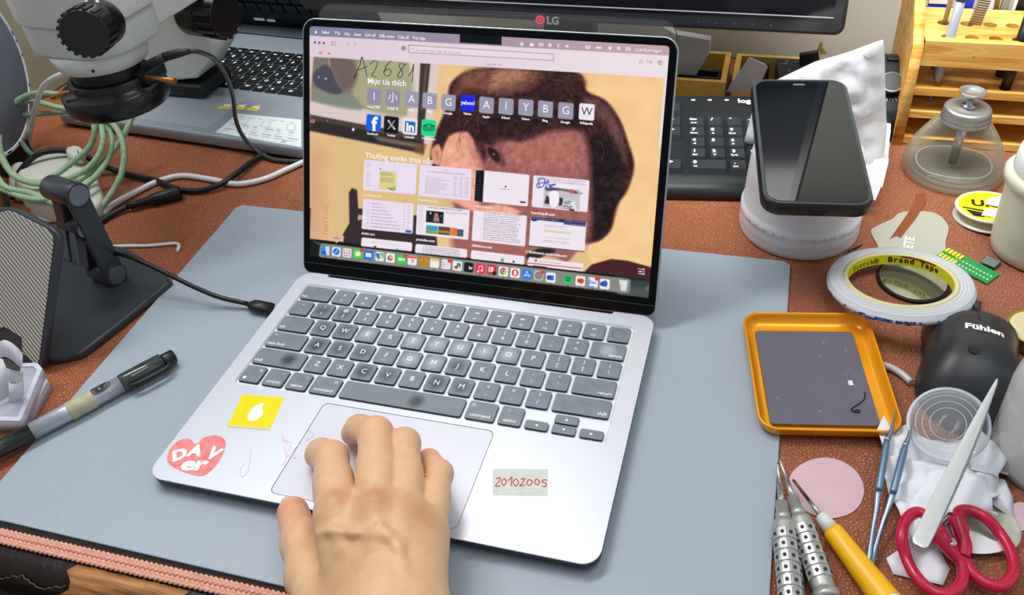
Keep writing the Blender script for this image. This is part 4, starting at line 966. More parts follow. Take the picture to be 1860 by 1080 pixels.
tint(J['pinky'][3], 10, '#ef9c86', .7); tint(J['pinky'][2], 9, '#e8a288', .5)
tint(THUMB[0][3], 15, '#e8907c', .75); tint(THUMB[0][2], 14, '#e6a486', .5)
tint(mm(605, 1045, .066), 20, '#b98a62', .55); tint(mm(640, 1000, .068), 22, '#cfa478', .4)
m_skin = bpy.data.materials.new('skin'); m_skin.use_nodes = True; nt = NT(m_skin)
nt.b.inputs['Roughness'].default_value = 0.46; nt.b.inputs['Subsurface Weight'].default_value = 0.22; nt.b.inputs['Subsurface Radius'].default_value = (1, .4, .25); nt.b.inputs['Subsurface Scale'].default_value = 0.003
nt.b.inputs['Specular IOR Level'].default_value = 0.4
vc = nt.add('ShaderNodeVertexColor', layer_name='col'); co = nt.co()
mo = nt.ramp(nt.noise(co, 150, 4), [(0.3, lin('#c99b75')), (0.7, lin('#ffffff'))])
nt.link(nt.mix(.16, vc.outputs[0], mo, 'MULTIPLY'), nt.b.inputs['Base Color'])
wv = nt.add('ShaderNodeTexVoronoi', {'Vector': co, 'Scale': 900.0}, feature='DISTANCE_TO_EDGE')
nt.bump(nt.math('ADD', nt.math('MULTIPLY', wv.outputs[0], .5), nt.noise(co, 260, 4)), 0.35, 0.0004)
hand = mesh_from('person', V / 1000 - np.array([.19, -.06, .035]), F, m_skin, None, skin); hand.location = (.19, -.06, .035)
sm = hand.modifiers.new('smooth', 'SMOOTH'); sm.factor = 0.5; sm.iterations = 4
tag(hand, 'person, only the bare right hand and wrist in view, fingertips curled on the trackpad', 'person')
# thumb nail and pinky nail
def nail(p, n, u, w, l):
    n = Vector(n).normalized(); u = Vector(u); u = (u - n * u.dot(n)).normalized(); s = n.cross(u)
    b = MB(); rows = []
    for i in range(7):
        a = -1 + 2 * i / 6
        rows.append([tuple(Vector(p) / 1000 + s * (a * w / 2000) * (1 if j < 5 else .8) + u * ((j / 5 - .5) * l / 1000) - n * (a * a * w * .00022)) for j in range(6)])
    b.loops(rows, closed=False, cap0=False, cap1=False)
    o = b.build('nail', mat('nail', '#efc0ac', 0.25, spec=.6), hand); o.data.transform(Matrix.Translation(-hand.location)); modsolid(o, .0004); return o
t3 = THUMB[0][3]; ud = THUMB[0][3] - THUMB[0][2]; ud /= np.linalg.norm(ud)
nn = np.array([-.85, -.15, .45]); nail(t3 + nn / np.linalg.norm(nn) * 8.2 + ud * 2.5, nn, ud, 11, 12)
# ================================================================ right side of the desk
from mathutils.geometry import delaunay_2d_cdt
m_blackp = mat('black_plastic', '#16181b', 0.42)
m_black_soft = mat('black_rubberised', '#202427', 0.55)
m_steel = mat('steel', '#c3c7ca', 0.25, metal=0.9)
m_dsteel = mat('brushed_steel', '#a9adad', 0.42, metal=0.8)
m_white = mat('white_plastic', '#e4e5ea', 0.35, sss=0.0)
m_whitelet = mat('white_lettering', '#f4f4f2', 0.5, emit='#f4f4f2', estr=0.1)
m_glass = clearmat('clear_glass', '#b4b5a3', .04, .9)
m_filmc = mat('clear_thin_plastic', '#f2f6fa', 0.06, alpha=0.30, spec=0.9)
def frame(px0, px1, z, back=False):
    "origin at px0, x axis towards px1 on the plane at height z"
    a = at(*px0, z); b = at(*px1, z); return a, math.atan2(b.y - a.y, b.x - a.x), (b - a).length
def child(b, name, mats, root, label=None):
    o = b.build(name, mats, root)
    if label: tag(o, label=label)
    return o
def wchild(b, name, mats, root, label=None):   # mesh written in world coordinates
    o = b.build(name, mats, root); o.data.transform(root.matrix_world.inverted() if root.matrix_world != Matrix.Identity(4) else (Matrix.Translation(root.location) @ root.rotation_euler.to_matrix().to_4x4()).inverted())
    if label: tag(o, label=label)
    return o
def inv(root): return (Matrix.Translation(root.location) @ root.rotation_euler.to_matrix().to_4x4()).inverted()
def wch(b, name, mats, root, label=None):
    o = b.build(name, mats, root); o.data.transform(inv(root))
    if label: tag(o, label=label)
    return o

# ---- upside-down white jar and the phone lying on it
c = Vector((0.409, 0.374, 0))
jar = thing('upturned_jar', 'white round plastic jar standing upside down under the black phone', 'jar', c)
b = MB(); b.lathe([(.0505, 0), (.0520, .0012), (.0524, .0055), (.0520, .0085), (.0523, .0105), (.0522, .0165), (.0519, .0182), (.0524, .0200), (.0523, .0250), (.0508, .0268), (.0500, .0290), (.0492, .050), (.0470, .075), (.0455, .0795), (.042, .0812), (.0, .0812)], 72, cap0=True, cap1=False)
child(b, 'body', mat('white_jar', '#e2e3e8', 0.4, bump=(60, .15, .001)), jar)
b = MB()
for q in range(34):
    a = R(-150 + q * 3.2)
    if q in (9, 10, 16, 17, 18): continue
    b.box(-.0006, .0006, -.0003, .0003, 0, .0001)
    bmesh.ops.delete(b.bm, geom=list(b.bm.verts)[-8:], context='VERTS')
    r0 = .0528; hgt = .0012 + .0009 * ((q * 7) % 3)
    for da, zz in ((0, .0195),):
        p0 = (r0 * math.cos(a), r0 * math.sin(a)); b.tube([(p0[0], p0[1], .0212), (p0[0], p0[1], .0212 + hgt)], .00035, 4)
child(b, 'embossed_marks', mat('emboss', '#c9ccd2', .5), jar)
pa, pb_, pc, pd = at(1360, 146, .110), at(1540, 143, .110), at(1592, 372, .088), at(1385, 372, .088)
near = (pc + pd) / 2; far = (pa + pb_) / 2; vd = (far - near).normalized(); ud_ = (pc - pd); ud_ = (ud_ - vd * ud_.dot(vd)).normalized(); nd = ud_.cross(vd)
if nd.z < 0: nd = -nd
PM = Matrix.Identity(4); cen = (near + far) / 2
for i in range(3): PM[i][0] = ud_[i]; PM[i][1] = vd[i]; PM[i][2] = nd[i]; PM[i][3] = cen[i]
phone = thing('smartphone', 'black smartphone in a black case lying face up on the white jar', 'phone', cen, PM.to_euler())
PWd, PHt, PT = .0835, .167, .0125
b = MB(); o1 = rrect(PWd, PHt, .0145, 10); b.prism(o1, -PT, -.0002, bev=.0028, seg=4, bot=True)
child(b, 'case', mat('phone_case', '#14171a', 0.35, spec=.6), phone)
b = MB(); b.prism(offset(o1, .0030), -.0004, .0000); b.prism(offset(o1, .0012), -.0003, .0004, holes=[offset(o1, .0034)]); child(b, 'case_lip', mat('case_lip', '#3a3f43', 0.3), phone)
b = MB(); b.prism(offset(o1, .0040), -.0002, .0003, bev=.0002, seg=1); child(b, 'screen', mat('phone_glass', '#060a10', 0.03, spec=0.7), phone)
b = MB(); b.prism(rrect(.0105, .0026, .0012, 4, 0, PHt / 2 - .0088), .0003, .0004); child(b, 'earpiece', mat('earpiece', '#5a5f63', .4), phone)
b = MB(); b.T = Matrix.Translation((0, -PHt / 2 + .0001, -.0070)) @ Matrix.Rotation(PI / 2, 4, 'X'); b.prism(rrect(.013, .0055, .0018, 4), -.0002, .0004, bev=.0003, seg=1); child(b, 'charging_port_opening', m_dark, phone)

# ---- crumpled white plastic bag behind the phone
def sheet(poly, step, hfun, M=None, jit=.25, seed=1):
    "triangulated sheet over a polygon; hfun(x,y)->height; M maps to the world"
    rr = random.Random(seed); P2 = [Vector(p) for p in poly]
    pts = []; n = len(P2)
    for i in range(n):
        a, c2 = P2[i], P2[(i + 1) % n]; k = max(1, int((c2 - a).length / step)); pts += [a.lerp(c2, q / k) for q in range(k)]
    nb = len(pts); xs = [p.x for p in pts]; ys_ = [p.y for p in pts]
    A = np.array([(p.x, p.y) for p in pts])
    y = min(ys_)
    while y < max(ys_):
        x = min(xs)
        while x < max(xs):
            q = (x + rr.uniform(-jit, jit) * step, y + rr.uniform(-jit, jit) * step)
            if sd_poly([(p[0], p[1]) for p in A], np.array([q[0]]), np.array([q[1]]))[0] < -step * .45: pts.append(Vector(q))
            x += step
        y += step
    vs2, _, fs, *_r = delaunay_2d_cdt([Vector(p) for p in pts], [(i, (i + 1) % nb) for i in range(nb)], [], 1, 1e-7)
    bm_ = []
    W = [((M or Matrix.Identity(4)) @ Vector((v.x, v.y, hfun(v.x, v.y)))) for v in vs2]
    return W, fs
def creases(n, ext, amp, seed, sharp=True):
    rr = random.Random(seed); L = []
    for _ in range(n):
        a = rr.uniform(0, PI); L.append((math.cos(a), math.sin(a), rr.uniform(-ext, ext), rr.uniform(-amp, amp), rr.uniform(.25, 1) * ext))
    def f(x, y):
        h = 0
        for nx, ny, c0, am, w in L:
            t = abs(nx * x + ny * y - c0) / w; t = t - math.floor(t); t = min(t, 1 - t) * 2
            h += am * t
        return h
    return f
def add_sheet(name, W, fs, mats, parent=None, thick=.0002, smooth=True):
    me = bpy.data.meshes.new(name); me.from_pydata([tuple(w) for w in W], [], [tuple(f) for f in fs]); me.update()
    for p in me.polygons: p.use_smooth = smooth
    me.materials.append(mats); o = bpy.data.objects.new(name, me); COL.objects.link(o)
    if parent: o.parent = parent; o.data.transform(inv(parent))
    if thick: modsolid(o, thick)
    return o
m_bag = mat('bag_film', '#f4f6fc', 0.22, alpha=0.80, spec=0.8)
m_bag.node_tree.nodes['Principled BSDF'].inputs['Transmission Weight'].default_value = 0.12
bo = Vector((.43, .462, 0.0))
bag = thing('plastic_bag', 'crumpled white plastic bag standing up behind the black phone', 'plastic bag', (.43, .47, 0))
def bagplane(px, py, y0=.472, lean=.0):
    p = aty(px, py, y0); return (p.x - .43, p.z)
outl = [(1352, 255), (1368, 195), (1400, 150), (1425, 138), (1480, 112), (1540, 95), (1590, 76), (1604, 72), (1607, 100), (1608, 160), (1611, 235), (1607, 270)]
poly = [bagplane(*q) for q in outl]; poly = [(x, max(z, .002)) for x, z in poly] + [(.055, .002), (-.028, .002)]
cr = creases(14, .06, .0042, 12); cr2 = creases(9, .04, .003, 5)
pa_ = np.array(poly)
def edge_d(x, y): return max(0., -float(sd_poly([tuple(p) for p in pa_], np.array([x]), np.array([y]))[0]))
BMx = Matrix(((1, 0, 0, .43), (0, 0, 1, .472), (0, 1, 0, 0), (0, 0, 0, 1)))
for nm, sg, cf in (('front_panel', -1, cr), ('back_panel', 1, cr2)):
    W, fs = sheet(poly, .006, lambda x, y: sg * (.025 * math.sqrt(min(1, edge_d(x, y) / .045)) + cf(x, y) * min(1, edge_d(x, y) / .01)) , BMx, seed=3)
    W = [Vector((w.x, w.y - .10 * max(0, .045 - w.z) * (1 if sg < 0 else 0), w.z)) for w in W]
    o = add_sheet(nm, W, fs, m_bag, bag, .0, True)
# its gathered tail hanging at the right of the jar
fl = [(1560, 250), (1612, 235), (1606, 330), (1596, 372), (1583, 396), (1566, 386), (1548, 372)]
W, fs = sheet([tuple(at(x, y, .0))[:2] for x, y in fl], .006, lambda x, y: max(.0012, .024 + creases(8, .03, .006, 9)(x - .48, y - .42)) * 1.0, None, seed=4)
W = [Vector((w.x, w.y, max(.001, w.z - .02 * (1 if w.y < .385 else 0)))) for w in W]
add_sheet('gathered_tail', W, fs, m_bag, bag, .0)

# ---- glass alcohol dispenser bottle
gb = thing('dispenser_bottle', 'clear cone-shaped glass pump bottle with a metal cap, in front of the wooden rack', 'bottle', (.551, .490, 0))
H = lambda z: z
outerp = [(.0, .0015), (.043, .0005), (.0450, .003), (.0465, .008), (.0465, .012), (.0440, .020), (.0405, .030), (.0335, .042), (.0270, .051), (.0235, .0555), (.0220, .0580)]
innerp = [(.0200, .0580), (.0215, .0545), (.0250, .0500), (.0315, .041), (.0385, .029), (.0420, .019), (.0438, .012), (.0430, .0075), (.041, .0050), (.0, .0045)]
b = MB(); b.lathe([(0.0001, outerp[0][1])] + outerp[1:] + innerp[:-1] + [(.0001, .0045)], 72, cap0=True, cap1=True); child(b, 'glass_body', m_glass, gb)
b = MB(); b.lathe([(.0001, .0050), (.0405, .0052), (.0425, .0085), (.0425, .0100), (.0001, .0100)], 48); child(b, 'alcohol', clearmat('liquid', '#c2b8a6', .03, .35), gb)
b = MB(); b.tube([(.034 * math.cos(a_), .031 * math.sin(a_), .0106 + .001 * math.sin(3 * a_)) for a_ in np.linspace(0, 2 * PI, 49)[:-1]], .0009, 6, closed=True); child(b, 'reflection_ring', mat('pale_reflection', '#d5d2c4', .05, alpha=.5, spec=1.0), gb)  # reflection on the bottle's inner floor, modelled as a pale ring
b = MB(); b.T = Matrix.Diagonal((.92, .92, 1, 1)); b.lathe([(.0232, .0560), (.0240, .0565), (.0240, .0590), (.0228, .0600), (.0236, .0612), (.0232, .0628), (.0226, .0640), (.0230, .0655), (.0226, .0685), (.0215, .0702), (.0190, .0708), (.0060, .0698), (.0055, .071), (.0001, .071)], 64, cap0=False); child(b, 'cap', m_dsteel, gb)
b = MB(); b.lathe([(.0055, .0700), (.0062, .0705), (.0062, .0722), (.0035, .0725), (.0030, .0735), (.0032, .0785), (.0045, .0800), (.0095, .0830), (.0118, .0855), (.0120, .0868), (.0108, .0868), (.0080, .0845), (.0050, .0835), (.0001, .0835)], 40); child(b, 'pump_dish', m_steel, gb)
b = MB(); b.tube([(0, 0, .058), (-.001, -.001, .010)], .0042, 20); child(b, 'dip_tube', m_steel, gb)

# ---- wooden tool rack
m_pine = mat('pine_wood', '#e0a94c', 0.5)
nt = NT(m_pine); co = nt.co(scale=(3.2, 26, 34)); nz = nt.add('ShaderNodeTexNoise', {'Vector': co, 'Scale': 3.0, 'Detail': 6.0, 'Roughness': 0.6, 'Distortion': 0.8})
nt.link(nt.ramp(nz.outputs[0], [(0.30, lin('#c07f2b')), (0.45, lin('#dfa54a')), (0.58, lin('#ecc070')), (0.72, lin('#e2a046'))]), nt.b.inputs['Base Color']); nt.bump(nz.outputs[0], .1, .001)
RX0, RX1, RY = .5095, .74, .536
rack = thing('tool_rack', 'pine wood tool rack with drilled holes and shelves at the back right', 'tool rack', (.62, .57, 0))
def rk(b, name, mats, label=None): return wch(b, name, mats, rack, label)
b = MB(); b.T = Matrix(((0, 0, 1, 0), (1, 0, 0, 0), (0, 1, 0, 0), (0, 0, 0, 1)))
b.prism([(RY - .004, 0), (.66, 0), (.66, .165), (.622, .165), (RY + .010, .1145), (RY - .002, .108)], RX0 - .0105, RX0 - .0005); rk(b, 'side_panel', m_pine)
b = MB(); b.T = Matrix(((0, 0, 1, 0), (1, 0, 0, 0), (0, 1, 0, 0), (0, 0, 0, 1)))
b.prism([(RY - .004, 0), (.66, 0), (.66, .165), (.622, .165), (RY + .010, .1145), (RY - .002, .108)], RX1 + .0005, RX1 + .0105); rk(b, 'side_panel', m_pine)
holes1 = [(x, y) for y in (.5475, .581) for x in (.5305, .5515, .5725, .5925, .6135, .6345, .656, .678, .70)]
b = MB(); b.prism([(RX0, RY), (RX1, RY), (RX1, .621), (RX0, .621)], .1010, .1130, holes=[circ(.0062, 20, x, y) for x, y in holes1]); rk(b, 'top_shelf', m_pine)
b = MB(); b.box(RX0, RX1, RY - .0005, RY + .010, .0875, .1128); rk(b, 'front_board', m_pine)
b = MB(); b.prism([(RX0, RY), (RX1, RY), (RX1, .62), (RX0, .62)], .0560, .0635, holes=[circ(.0058, 18, x, y) for x, y in holes1 if y < .56]); rk(b, 'shelf', m_pine)
b = MB(); b.box(RX0, RX1, RY, .62, .0310, .0380); rk(b, 'shelf', m_pine)
b = MB(); b.box(RX0, RX1, RY, .655, .0010, .0080); rk(b, 'shelf', m_pine)
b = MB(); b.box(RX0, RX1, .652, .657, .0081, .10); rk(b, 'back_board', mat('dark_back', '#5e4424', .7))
b = MB(); b.lathe([(.0016, -.0008), (.0012, .0)], 10); o = child(b, 'nail_head', m_steel, rack); o.data.transform(inv(rack) @ Matrix.Translation((.555, RY - .0006, .099)) @ Matrix.Rotation(PI / 2, 4, 'X'))
def stick(name, label, cat, base, top, prof, mats, group=None, n=20):
    "something slim standing in a hole; prof: (t, radius, material index)"
    A = Vector(base); B = Vector(top); t = thing(name, label, cat, A, (B - A).to_track_quat('Z', 'Y').to_euler(), group); L = (B - A).length
    for k, (nm, pr, mi) in enumerate(prof):
        b = MB(); b.lathe([(r, s * L) for s, r in pr], n); child(b, nm, mats[mi], t)
    return t
m_clp = mat('pen_clear', '#9fa4b2', 0.15, alpha=.9, spec=.8)
stick('ballpoint_pen', 'clear-barrelled pen with a blue cap in the front left hole of the rack', 'pen', (.5305, .5475, .064), (.5385, .556, .215), [('barrel', [(0, .002), (.06, .0040), (.55, .0045)], 0), ('cap', [(.552, .0050), (.98, .0050), (1, .003)], 1)], [m_clp, mat('blue_cap', '#2a58c8', .3)])
stick('thin_brush', 'thin grey-brown handle in the rear left hole of the rack', 'brush', (.5305, .581, .064), (.5330, .584, .20), [('shaft', [(0, .0022), (1, .0024)], 0)], [mat('taupe', '#9c8c6c', .5)])
t = thing('brush', 'flat wooden brush with wire-wound ferrule in the rear of the rack', 'brush', (.5515, .581, .064), (0, R(8), 0))
b = MB(); b.prism(rrect(.010, .005, .001, 2), .037, .080); child(b, 'ferrule', mat('pale_ferrule', '#b9a892', .4), t)
b = MB()
for q in range(13): b.box(-.0053, .0053, -.0028, .0028, .048 + q * .0024, .0486 + q * .0024)
child(b, 'wire_winding', mat('wire_dark', '#5b4a3a', .4), t)
b = MB(); b.prism(rrect(.0102, .0045, .001, 2), .080, .14); child(b, 'handle', mat('tan_handle', '#b3925a', .5), t)
t = stick('marker_pen', 'black marker pen with white print standing in the front row of the rack', 'marker', (.5925, .5475, .058), (.600, .551, .18), [('barrel', [(0, .0045), (.3, .0058), (.62, .0060)], 0), ('cap', [(.63, .0063), (1, .0063)], 1)], [mat('marker_black', '#141416', .35), mat('cap_red', '#c5283c', .35)])
b = MB(); b.T = Matrix.Translation((-.0045, -.0042, .052)) @ Matrix.Rotation(R(-45), 4, 'Z') @ Matrix.Rotation(PI / 2, 4, 'X') @ Matrix.Rotation(PI / 2, 4, 'Z'); b.text('PERMANENT', .0062, bold=.0002); b.text('MARKER', .004, (0.002, -.005, 0)); child(b, 'barrel_print', m_whitelet, t)
stick('pencil', 'slim grey rod with a slanted end standing on the middle shelf of the rack', 'rod', (.5300, .560, .0385), (.5310, .5606, .0998), [('shaft', [(0, .0022), (1, .0022)], 0)], [mat('rodgrey', '#9a8f86', .5)])
stick('screwdriver', 'black rod hanging through the rack shelf under the marker pen', 'screwdriver', (.5925, .575, .0385), (.5925, .575, .10), [('shaft', [(0, .0048), (1, .0048)], 0)], [m_blackp])
# tools hanging behind the top of the rack
def backtool(name, label, cat, x0, x1, z0, z1, m, y=.630, lean=0, w2=None, bands=()):
    t = thing(name, label, cat, ((x0 + x1) / 2, y, z0), (R(-4), lean, 0)); w = (x1 - x0) / 2; w2 = w2 or w
    b = MB(); b.loops([[(-w, -.003, 0), (w, -.003, 0), (w, .003, 0), (-w, .003, 0)], [(-w2, -.003, z1 - z0), (w2, -.003, z1 - z0), (w2, .003, z1 - z0), (-w2, .003, z1 - z0)]], smooth=False); child(b, 'body', m, t)
    for s0, s1, bm_ in bands:
        b = MB(); b.box(-w - .0004, w + .0004, -.0036, .0036, s0, s1); child(b, 'band', bm_, t)
    return t
mb_blue = mat('deep_blue', '#1a35c4', .4)
backtool('blue_pouch', 'blue and white packet with a dark red dot behind the rack top', 'packet', .521, .5385, .102, .20, mb_blue, bands=((.012, .040, mat('packet_white', '#e4e2e6', .4)),))
backtool('flat_file', 'black tool handle standing behind the rack between two blue ones', 'tool', .5470, .5555, .102, .20, m_blackp)
backtool('flat_file', 'bright blue tool handle standing behind the rack top', 'tool', .5560, .5625, .102, .20, mb_blue, lean=R(3))
backtool('spatula', 'white plastic spatula standing behind the rack top', 'spatula', .5755, .5825, .102, .20, m_white, lean=R(-4))
backtool('brass_rod', 'brown brass rod standing behind the rack top', 'rod', .5845, .588, .102, .20, mat('brass', '#8a6d33', .4, metal=.5), lean=R(-3))
backtool('tweezers_holder', 'grey-green strip standing behind the rack top', 'strip', .589, .596, .102, .20, mat('greygreen', '#8f9080', .5), lean=R(3))
backtool('cutter', 'black tool handle with a mint green ring behind the rack top', 'tool', .600, .622, .102, .20, m_blackp, lean=R(7), w2=.014, bands=((.022, .025, mat('mint', '#63d3b0', .5)),))
backtool('dropper', 'white stick standing between the brass rod and the black handle behind the rack', 'stick', .5985, .6015, .102, .20, m_white, y=.628, lean=R(4))

# ---- power supply with a knob
ps = thing('power_supply', 'black bench power box with a round knob, between the plastic bag and the rack', 'power supply', (.475, .575, 0))
b = MB(); b.T = Matrix(((0, 0, 1, 0), (1, 0, 0, 0), (0, 1, 0, 0), (0, 0, 0, 1)))
b.prism([(-.036, 0), (.036, 0), (.036, .064), (.008, .064), (-.034, .036), (-.036, .030)], -.012, .0315, bev=.0015, seg=2, bot=True); child(b, 'housing', m_black_soft, ps)
nrm = Matrix.Translation((.0155, -.013, .0502)) @ Matrix.Rotation(R(33.7), 4, 'X')
b = MB(); b.T = nrm; b.lathe([(.0118, 0), (.0115, .009), (.0112, .010)], 32); child(b, 'knob', m_blackp, ps)
b = MB(); b.T = nrm; b.lathe([(.0116, .0094), (.0117, .0101), (.0104, .0102)], 32, cap0=False, cap1=False); child(b, 'knob_ring', m_steel, ps)
b = MB(); b.T = Matrix.Translation((.018, .022, .0641)); b.box(-.006, .006, -.005, .005, 0, .003, .001); child(b, 'switch', m_blackp, ps)
b = MB()
for q in range(22):
    a = R(-220 + q * 11); b.T = nrm; b.tube([(.0138 * math.cos(a), .0138 * math.sin(a), .0003), ((.0152 + .0012 * (q % 3)) * math.cos(a), (.0152 + .0012 * (q % 3)) * math.sin(a), .0003)], .00028, 4)
child(b, 'dial_marks', m_whitelet, ps)

# ---- wooden parts boxes at the back, with black trays and white sleeves
m_pale = mat('pale_pine', '#e2bf6c', .55, noise=(60, .5), col2='#d3a544')
def wbox(label, x0, x1, y0, y1, h, ang=0):
    t = thing('wooden_box', label, 'box', ((x0 + x1) / 2, (y0 + y1) / 2, 0), ang, 'shallow wooden boxes behind the black keyboard'); w, d = (x1 - x0) / 2, (y1 - y0) / 2
    b = MB(); b.prism([(-w, -d), (w, -d), (w, d), (-w, d)], .0005, h, holes=[[(-w + .006, -d + .006), (w - .006, -d + .006), (w - .006, d - .006), (-w + .006, d - .006)]]); child(b, 'frame', m_pale, t)
    b = MB(); b.box(-w + .006, w - .006, -d + .006, d - .006, .0006, .003); child(b, 'bottom', mat('box_bottom', '#8a6a3a', .6), t); return t
wbox('shallow wooden box holding one black tray, right beside the laptop lid', .205, .3235, .590, .670, .029)
wbox('shallow wooden box holding black trays and a frosted sleeve, behind the keyboard', .330, .425, .590, .668, .029)
t = thing('component_tray', 'black component tray inside the wooden box nearest the laptop lid', 'tray', (.288, .625, .0032), R(-5))
b = MB(); b.prism(rrect(.052, .044, .002, 3), 0, .014, holes=[rrect(.046, .016, .001, 2, 0, -.010), rrect(.046, .014, .001, 2, 0, .010)]); b.box(-.024, .024, -.02, .02, .001, .004); child(b, 'shell', m_black_soft, t)
b = MB(); b.text('SAMSUNG'[:0] or 'MODEL', .006, (0, .001, .0142)); b.bm.clear()
for q in range(5): b.box(-.018 + q * .007, -.013 + q * .007, .0195, .0205, .014, .0143)
child(b, 'print_marks', mat('grey_print', '#7c8388', .5), t)
for i, (x, y, w, d, a, lb) in enumerate(((.352, .622, .026, .060, -8, 'tall black tray at the left of the right wooden box'), (.398, .628, .040, .056, 6, 'black tray with grey printed marks in the right wooden box'))):
    t = thing('component_tray', lb, 'tray', (x, y, .0032), R(a)); b = MB(); b.prism(rrect(w, d, .002, 3), 0, .024 + .004 * i, bev=.001, seg=1); child(b, 'shell', m_black_soft, t)
    rr = random.Random(i); b = MB()
    for q in range(14 if i else 4):
        px, py = rr.uniform(-w * .35, w * .35), rr.uniform(-d * .4, d * .4); b.lathe([(rr.uniform(.0008, .0025), .0241 + .004 * i), (.0005, .0244 + .004 * i)], 8, px, py)
    child(b, 'printed_marks', mat('grey_print', '#7c8388', .5), t)
def slab(name, label, cat, pix, y0, thick, m, bev=.0008):
    P = [aty(x, y, y0) for x, y in pix]; base = Vector((sum(p.x for p in P) / len(P), y0, min(p.z for p in P)))
    t = [(p.x - base.x, p.z - base.z) for p in P]; t = t if area2(t) > 0 else t[::-1]
    b = MB(); b.T = Matrix(((1, 0, 0, 0), (0, 0, -1, 0), (0, 1, 0, 0), (0, 0, 0, 1))); b.prism(t, -thick, 0, bev=bev, seg=2)
    o = b.build(name, m, None, base); tag(o, label, cat); return o
m_foam = mat('white_foam', '#d4d5d6', .7, noise=(50, .5), col2='#c6c7c9')
slab('foam_block', 'white foam block leaning in the wooden box beside the laptop lid', 'foam block', [(1205, 50), (1228, 62), (1290, 73), (1288, 98), (1275, 118), (1259, 147), (1222, 141), (1205, 141)], .628, .012, m_foam)
slab('frosted_sleeve', 'frosted translucent sleeve leaning out of the right wooden box', 'sleeve', [(1318, 168), (1332, 146), (1361, 106), (1389, 118), (1394, 124), (1384, 146), (1366, 168)], .590, .004, mat('frosted', '#cfd2d6', .35, alpha=.92, noise=(25, .4), col2='#b4b8ba'))
slab('black_packet', 'small black packet with a yellow tab standing at the end of the right wooden box', 'packet', [(1452, 100), (1486, 94), (1490, 118), (1484, 132), (1452, 134)], .640, .006, m_blackp)
slab('cable_tie', 'yellow and black wire end curling above the black packet', 'wire', [(1484, 92), (1490, 76), (1495, 78), (1494, 88), (1502, 98), (1492, 100)], .655, .003, mat('yellowtab', '#a89a4a', .5), .0003)

# ---- full-size black keyboard with number pad
a0 = at(1353, 348, .012); ang = R(8.2)
kb = thing('computer_keyboard', 'full-size black keyboard with white legends, half hidden behind the laptop lid', 'keyboard', (.3770, .4062, 0), ang)
KBW, KBD = .425, .168
kz = lambda y: .010 + .012 * min(1, max(0, y / KBD)) + .004
b = MB(); b.T = Matrix(((0, 0, 1, 0), (1, 0, 0, 0), (0, 1, 0, 0), (0, 0, 0, 1)))
b.prism([(0, .001), (KBD, .001), (KBD, .022), (KBD - .004, .0255), (.030, .0155), (.022, .0165), (.008, .0135), (.001, .0085)], -KBW, 0, bev=.001, seg=2, bot=True)
child(b, 'housing', mat('keyboard_black', '#25292c', .4), kb)
m_kc = mat('keyboard_key', '#2c3033', .38, spec=.5); m_ks = mat('keyboard_key_side', '#3a3f42', .35)
def kkey(xc, yc, w=1, h=1, leg=None, leg2=None, stuff=None):
    z0 = .0145 + .0105 * (yc / KBD); wx, hy = (19.0 * w - .8) / 2000, (19.0 * h - .8) / 2000; b = stuff or MB()
    T = Matrix.Translation((xc, yc, z0)) @ Matrix.Rotation(R(4), 4, 'X'); b.T = T
    b.mi = 1; b.loops([[(-wx, -hy, -.002), (wx, -hy, -.002), (wx, hy, -.002), (-wx, hy, -.002)], [(-wx + .0022, -hy + .0035, .0062), (wx - .0022, -hy + .0035, .0062), (wx - .0022, hy - .0012, .0066), (-wx + .0022, hy - .0012, .0066)]], cap1=False, smooth=False)
    b.mi = 0; b.loops([[(-wx + .0022, -hy + .0035, .0062), (wx - .0022, -hy + .0035, .0062), (wx - .0022, hy - .0012, .0066), (-wx + .0022, hy - .0012, .0066)]] * 1 + [[(-wx + .0024, -hy + .0037, .0061), (wx - .0024, -hy + .0037, .0061), (wx - .0024, hy - .0014, .0065), (-wx + .0024, hy - .0014, .0065)]], cap0=False)
    if leg: b.mi = 2; b.T = T @ Matrix.Rotation(R(1.5), 4, 'X'); b.text(leg, .0062 if len(leg) < 2 else .0034, (-wx + .0058, hy - .0052 - .0006, .0070), bold=.0004)
    if leg2: b.mi = 2; b.text(leg2, .0030, (-wx + .0062, -hy + .0062, .0070), bold=.0002)
    if stuff: return
    b.T = T.inverted() @ Matrix.Identity(4)
    o = b.build('key', [m_kc, m_ks, m_whitelet], kb); return o
n7 = inv(kb) @ at(1266, 238, .0265); nx0, ny0 = n7.x, n7.y
P_ = .0190
cols = [nx0 + i * P_ for i in range(4)]; rws = [ny0 + P_ * 1.0, ny0, ny0 - P_, ny0 - 2 * P_, ny0 - 3 * P_]
for r_, row_ in enumerate((('Num', '/', '*', '-'), ('7', '8', '9'), ('4', '5', '6'), ('1', '2', '3'))):
    sub = {'7': 'Home', '8': '▲', '9': 'Pg up', '4': '◄', '6': '►', '1': 'End', '2': '▼', '3': 'Pg dn', 'Num': 'Lock'}
    for c_, ch in enumerate(row_): kkey(cols[c_], rws[r_], 1, 1, ch, sub.get(ch))
kkey(cols[0] + P_ / 2, rws[4], 2, 1, '0', 'Ins'); kkey(cols[2], rws[4], 1, 1, '.', 'Del'); kkey(cols[3], (rws[1] + rws[2]) / 2, 1, 2, '+'); kkey(cols[3], (rws[3] + rws[4]) / 2, 1, 2, 'Ent')
nv = cols[0] - P_ * 1.25
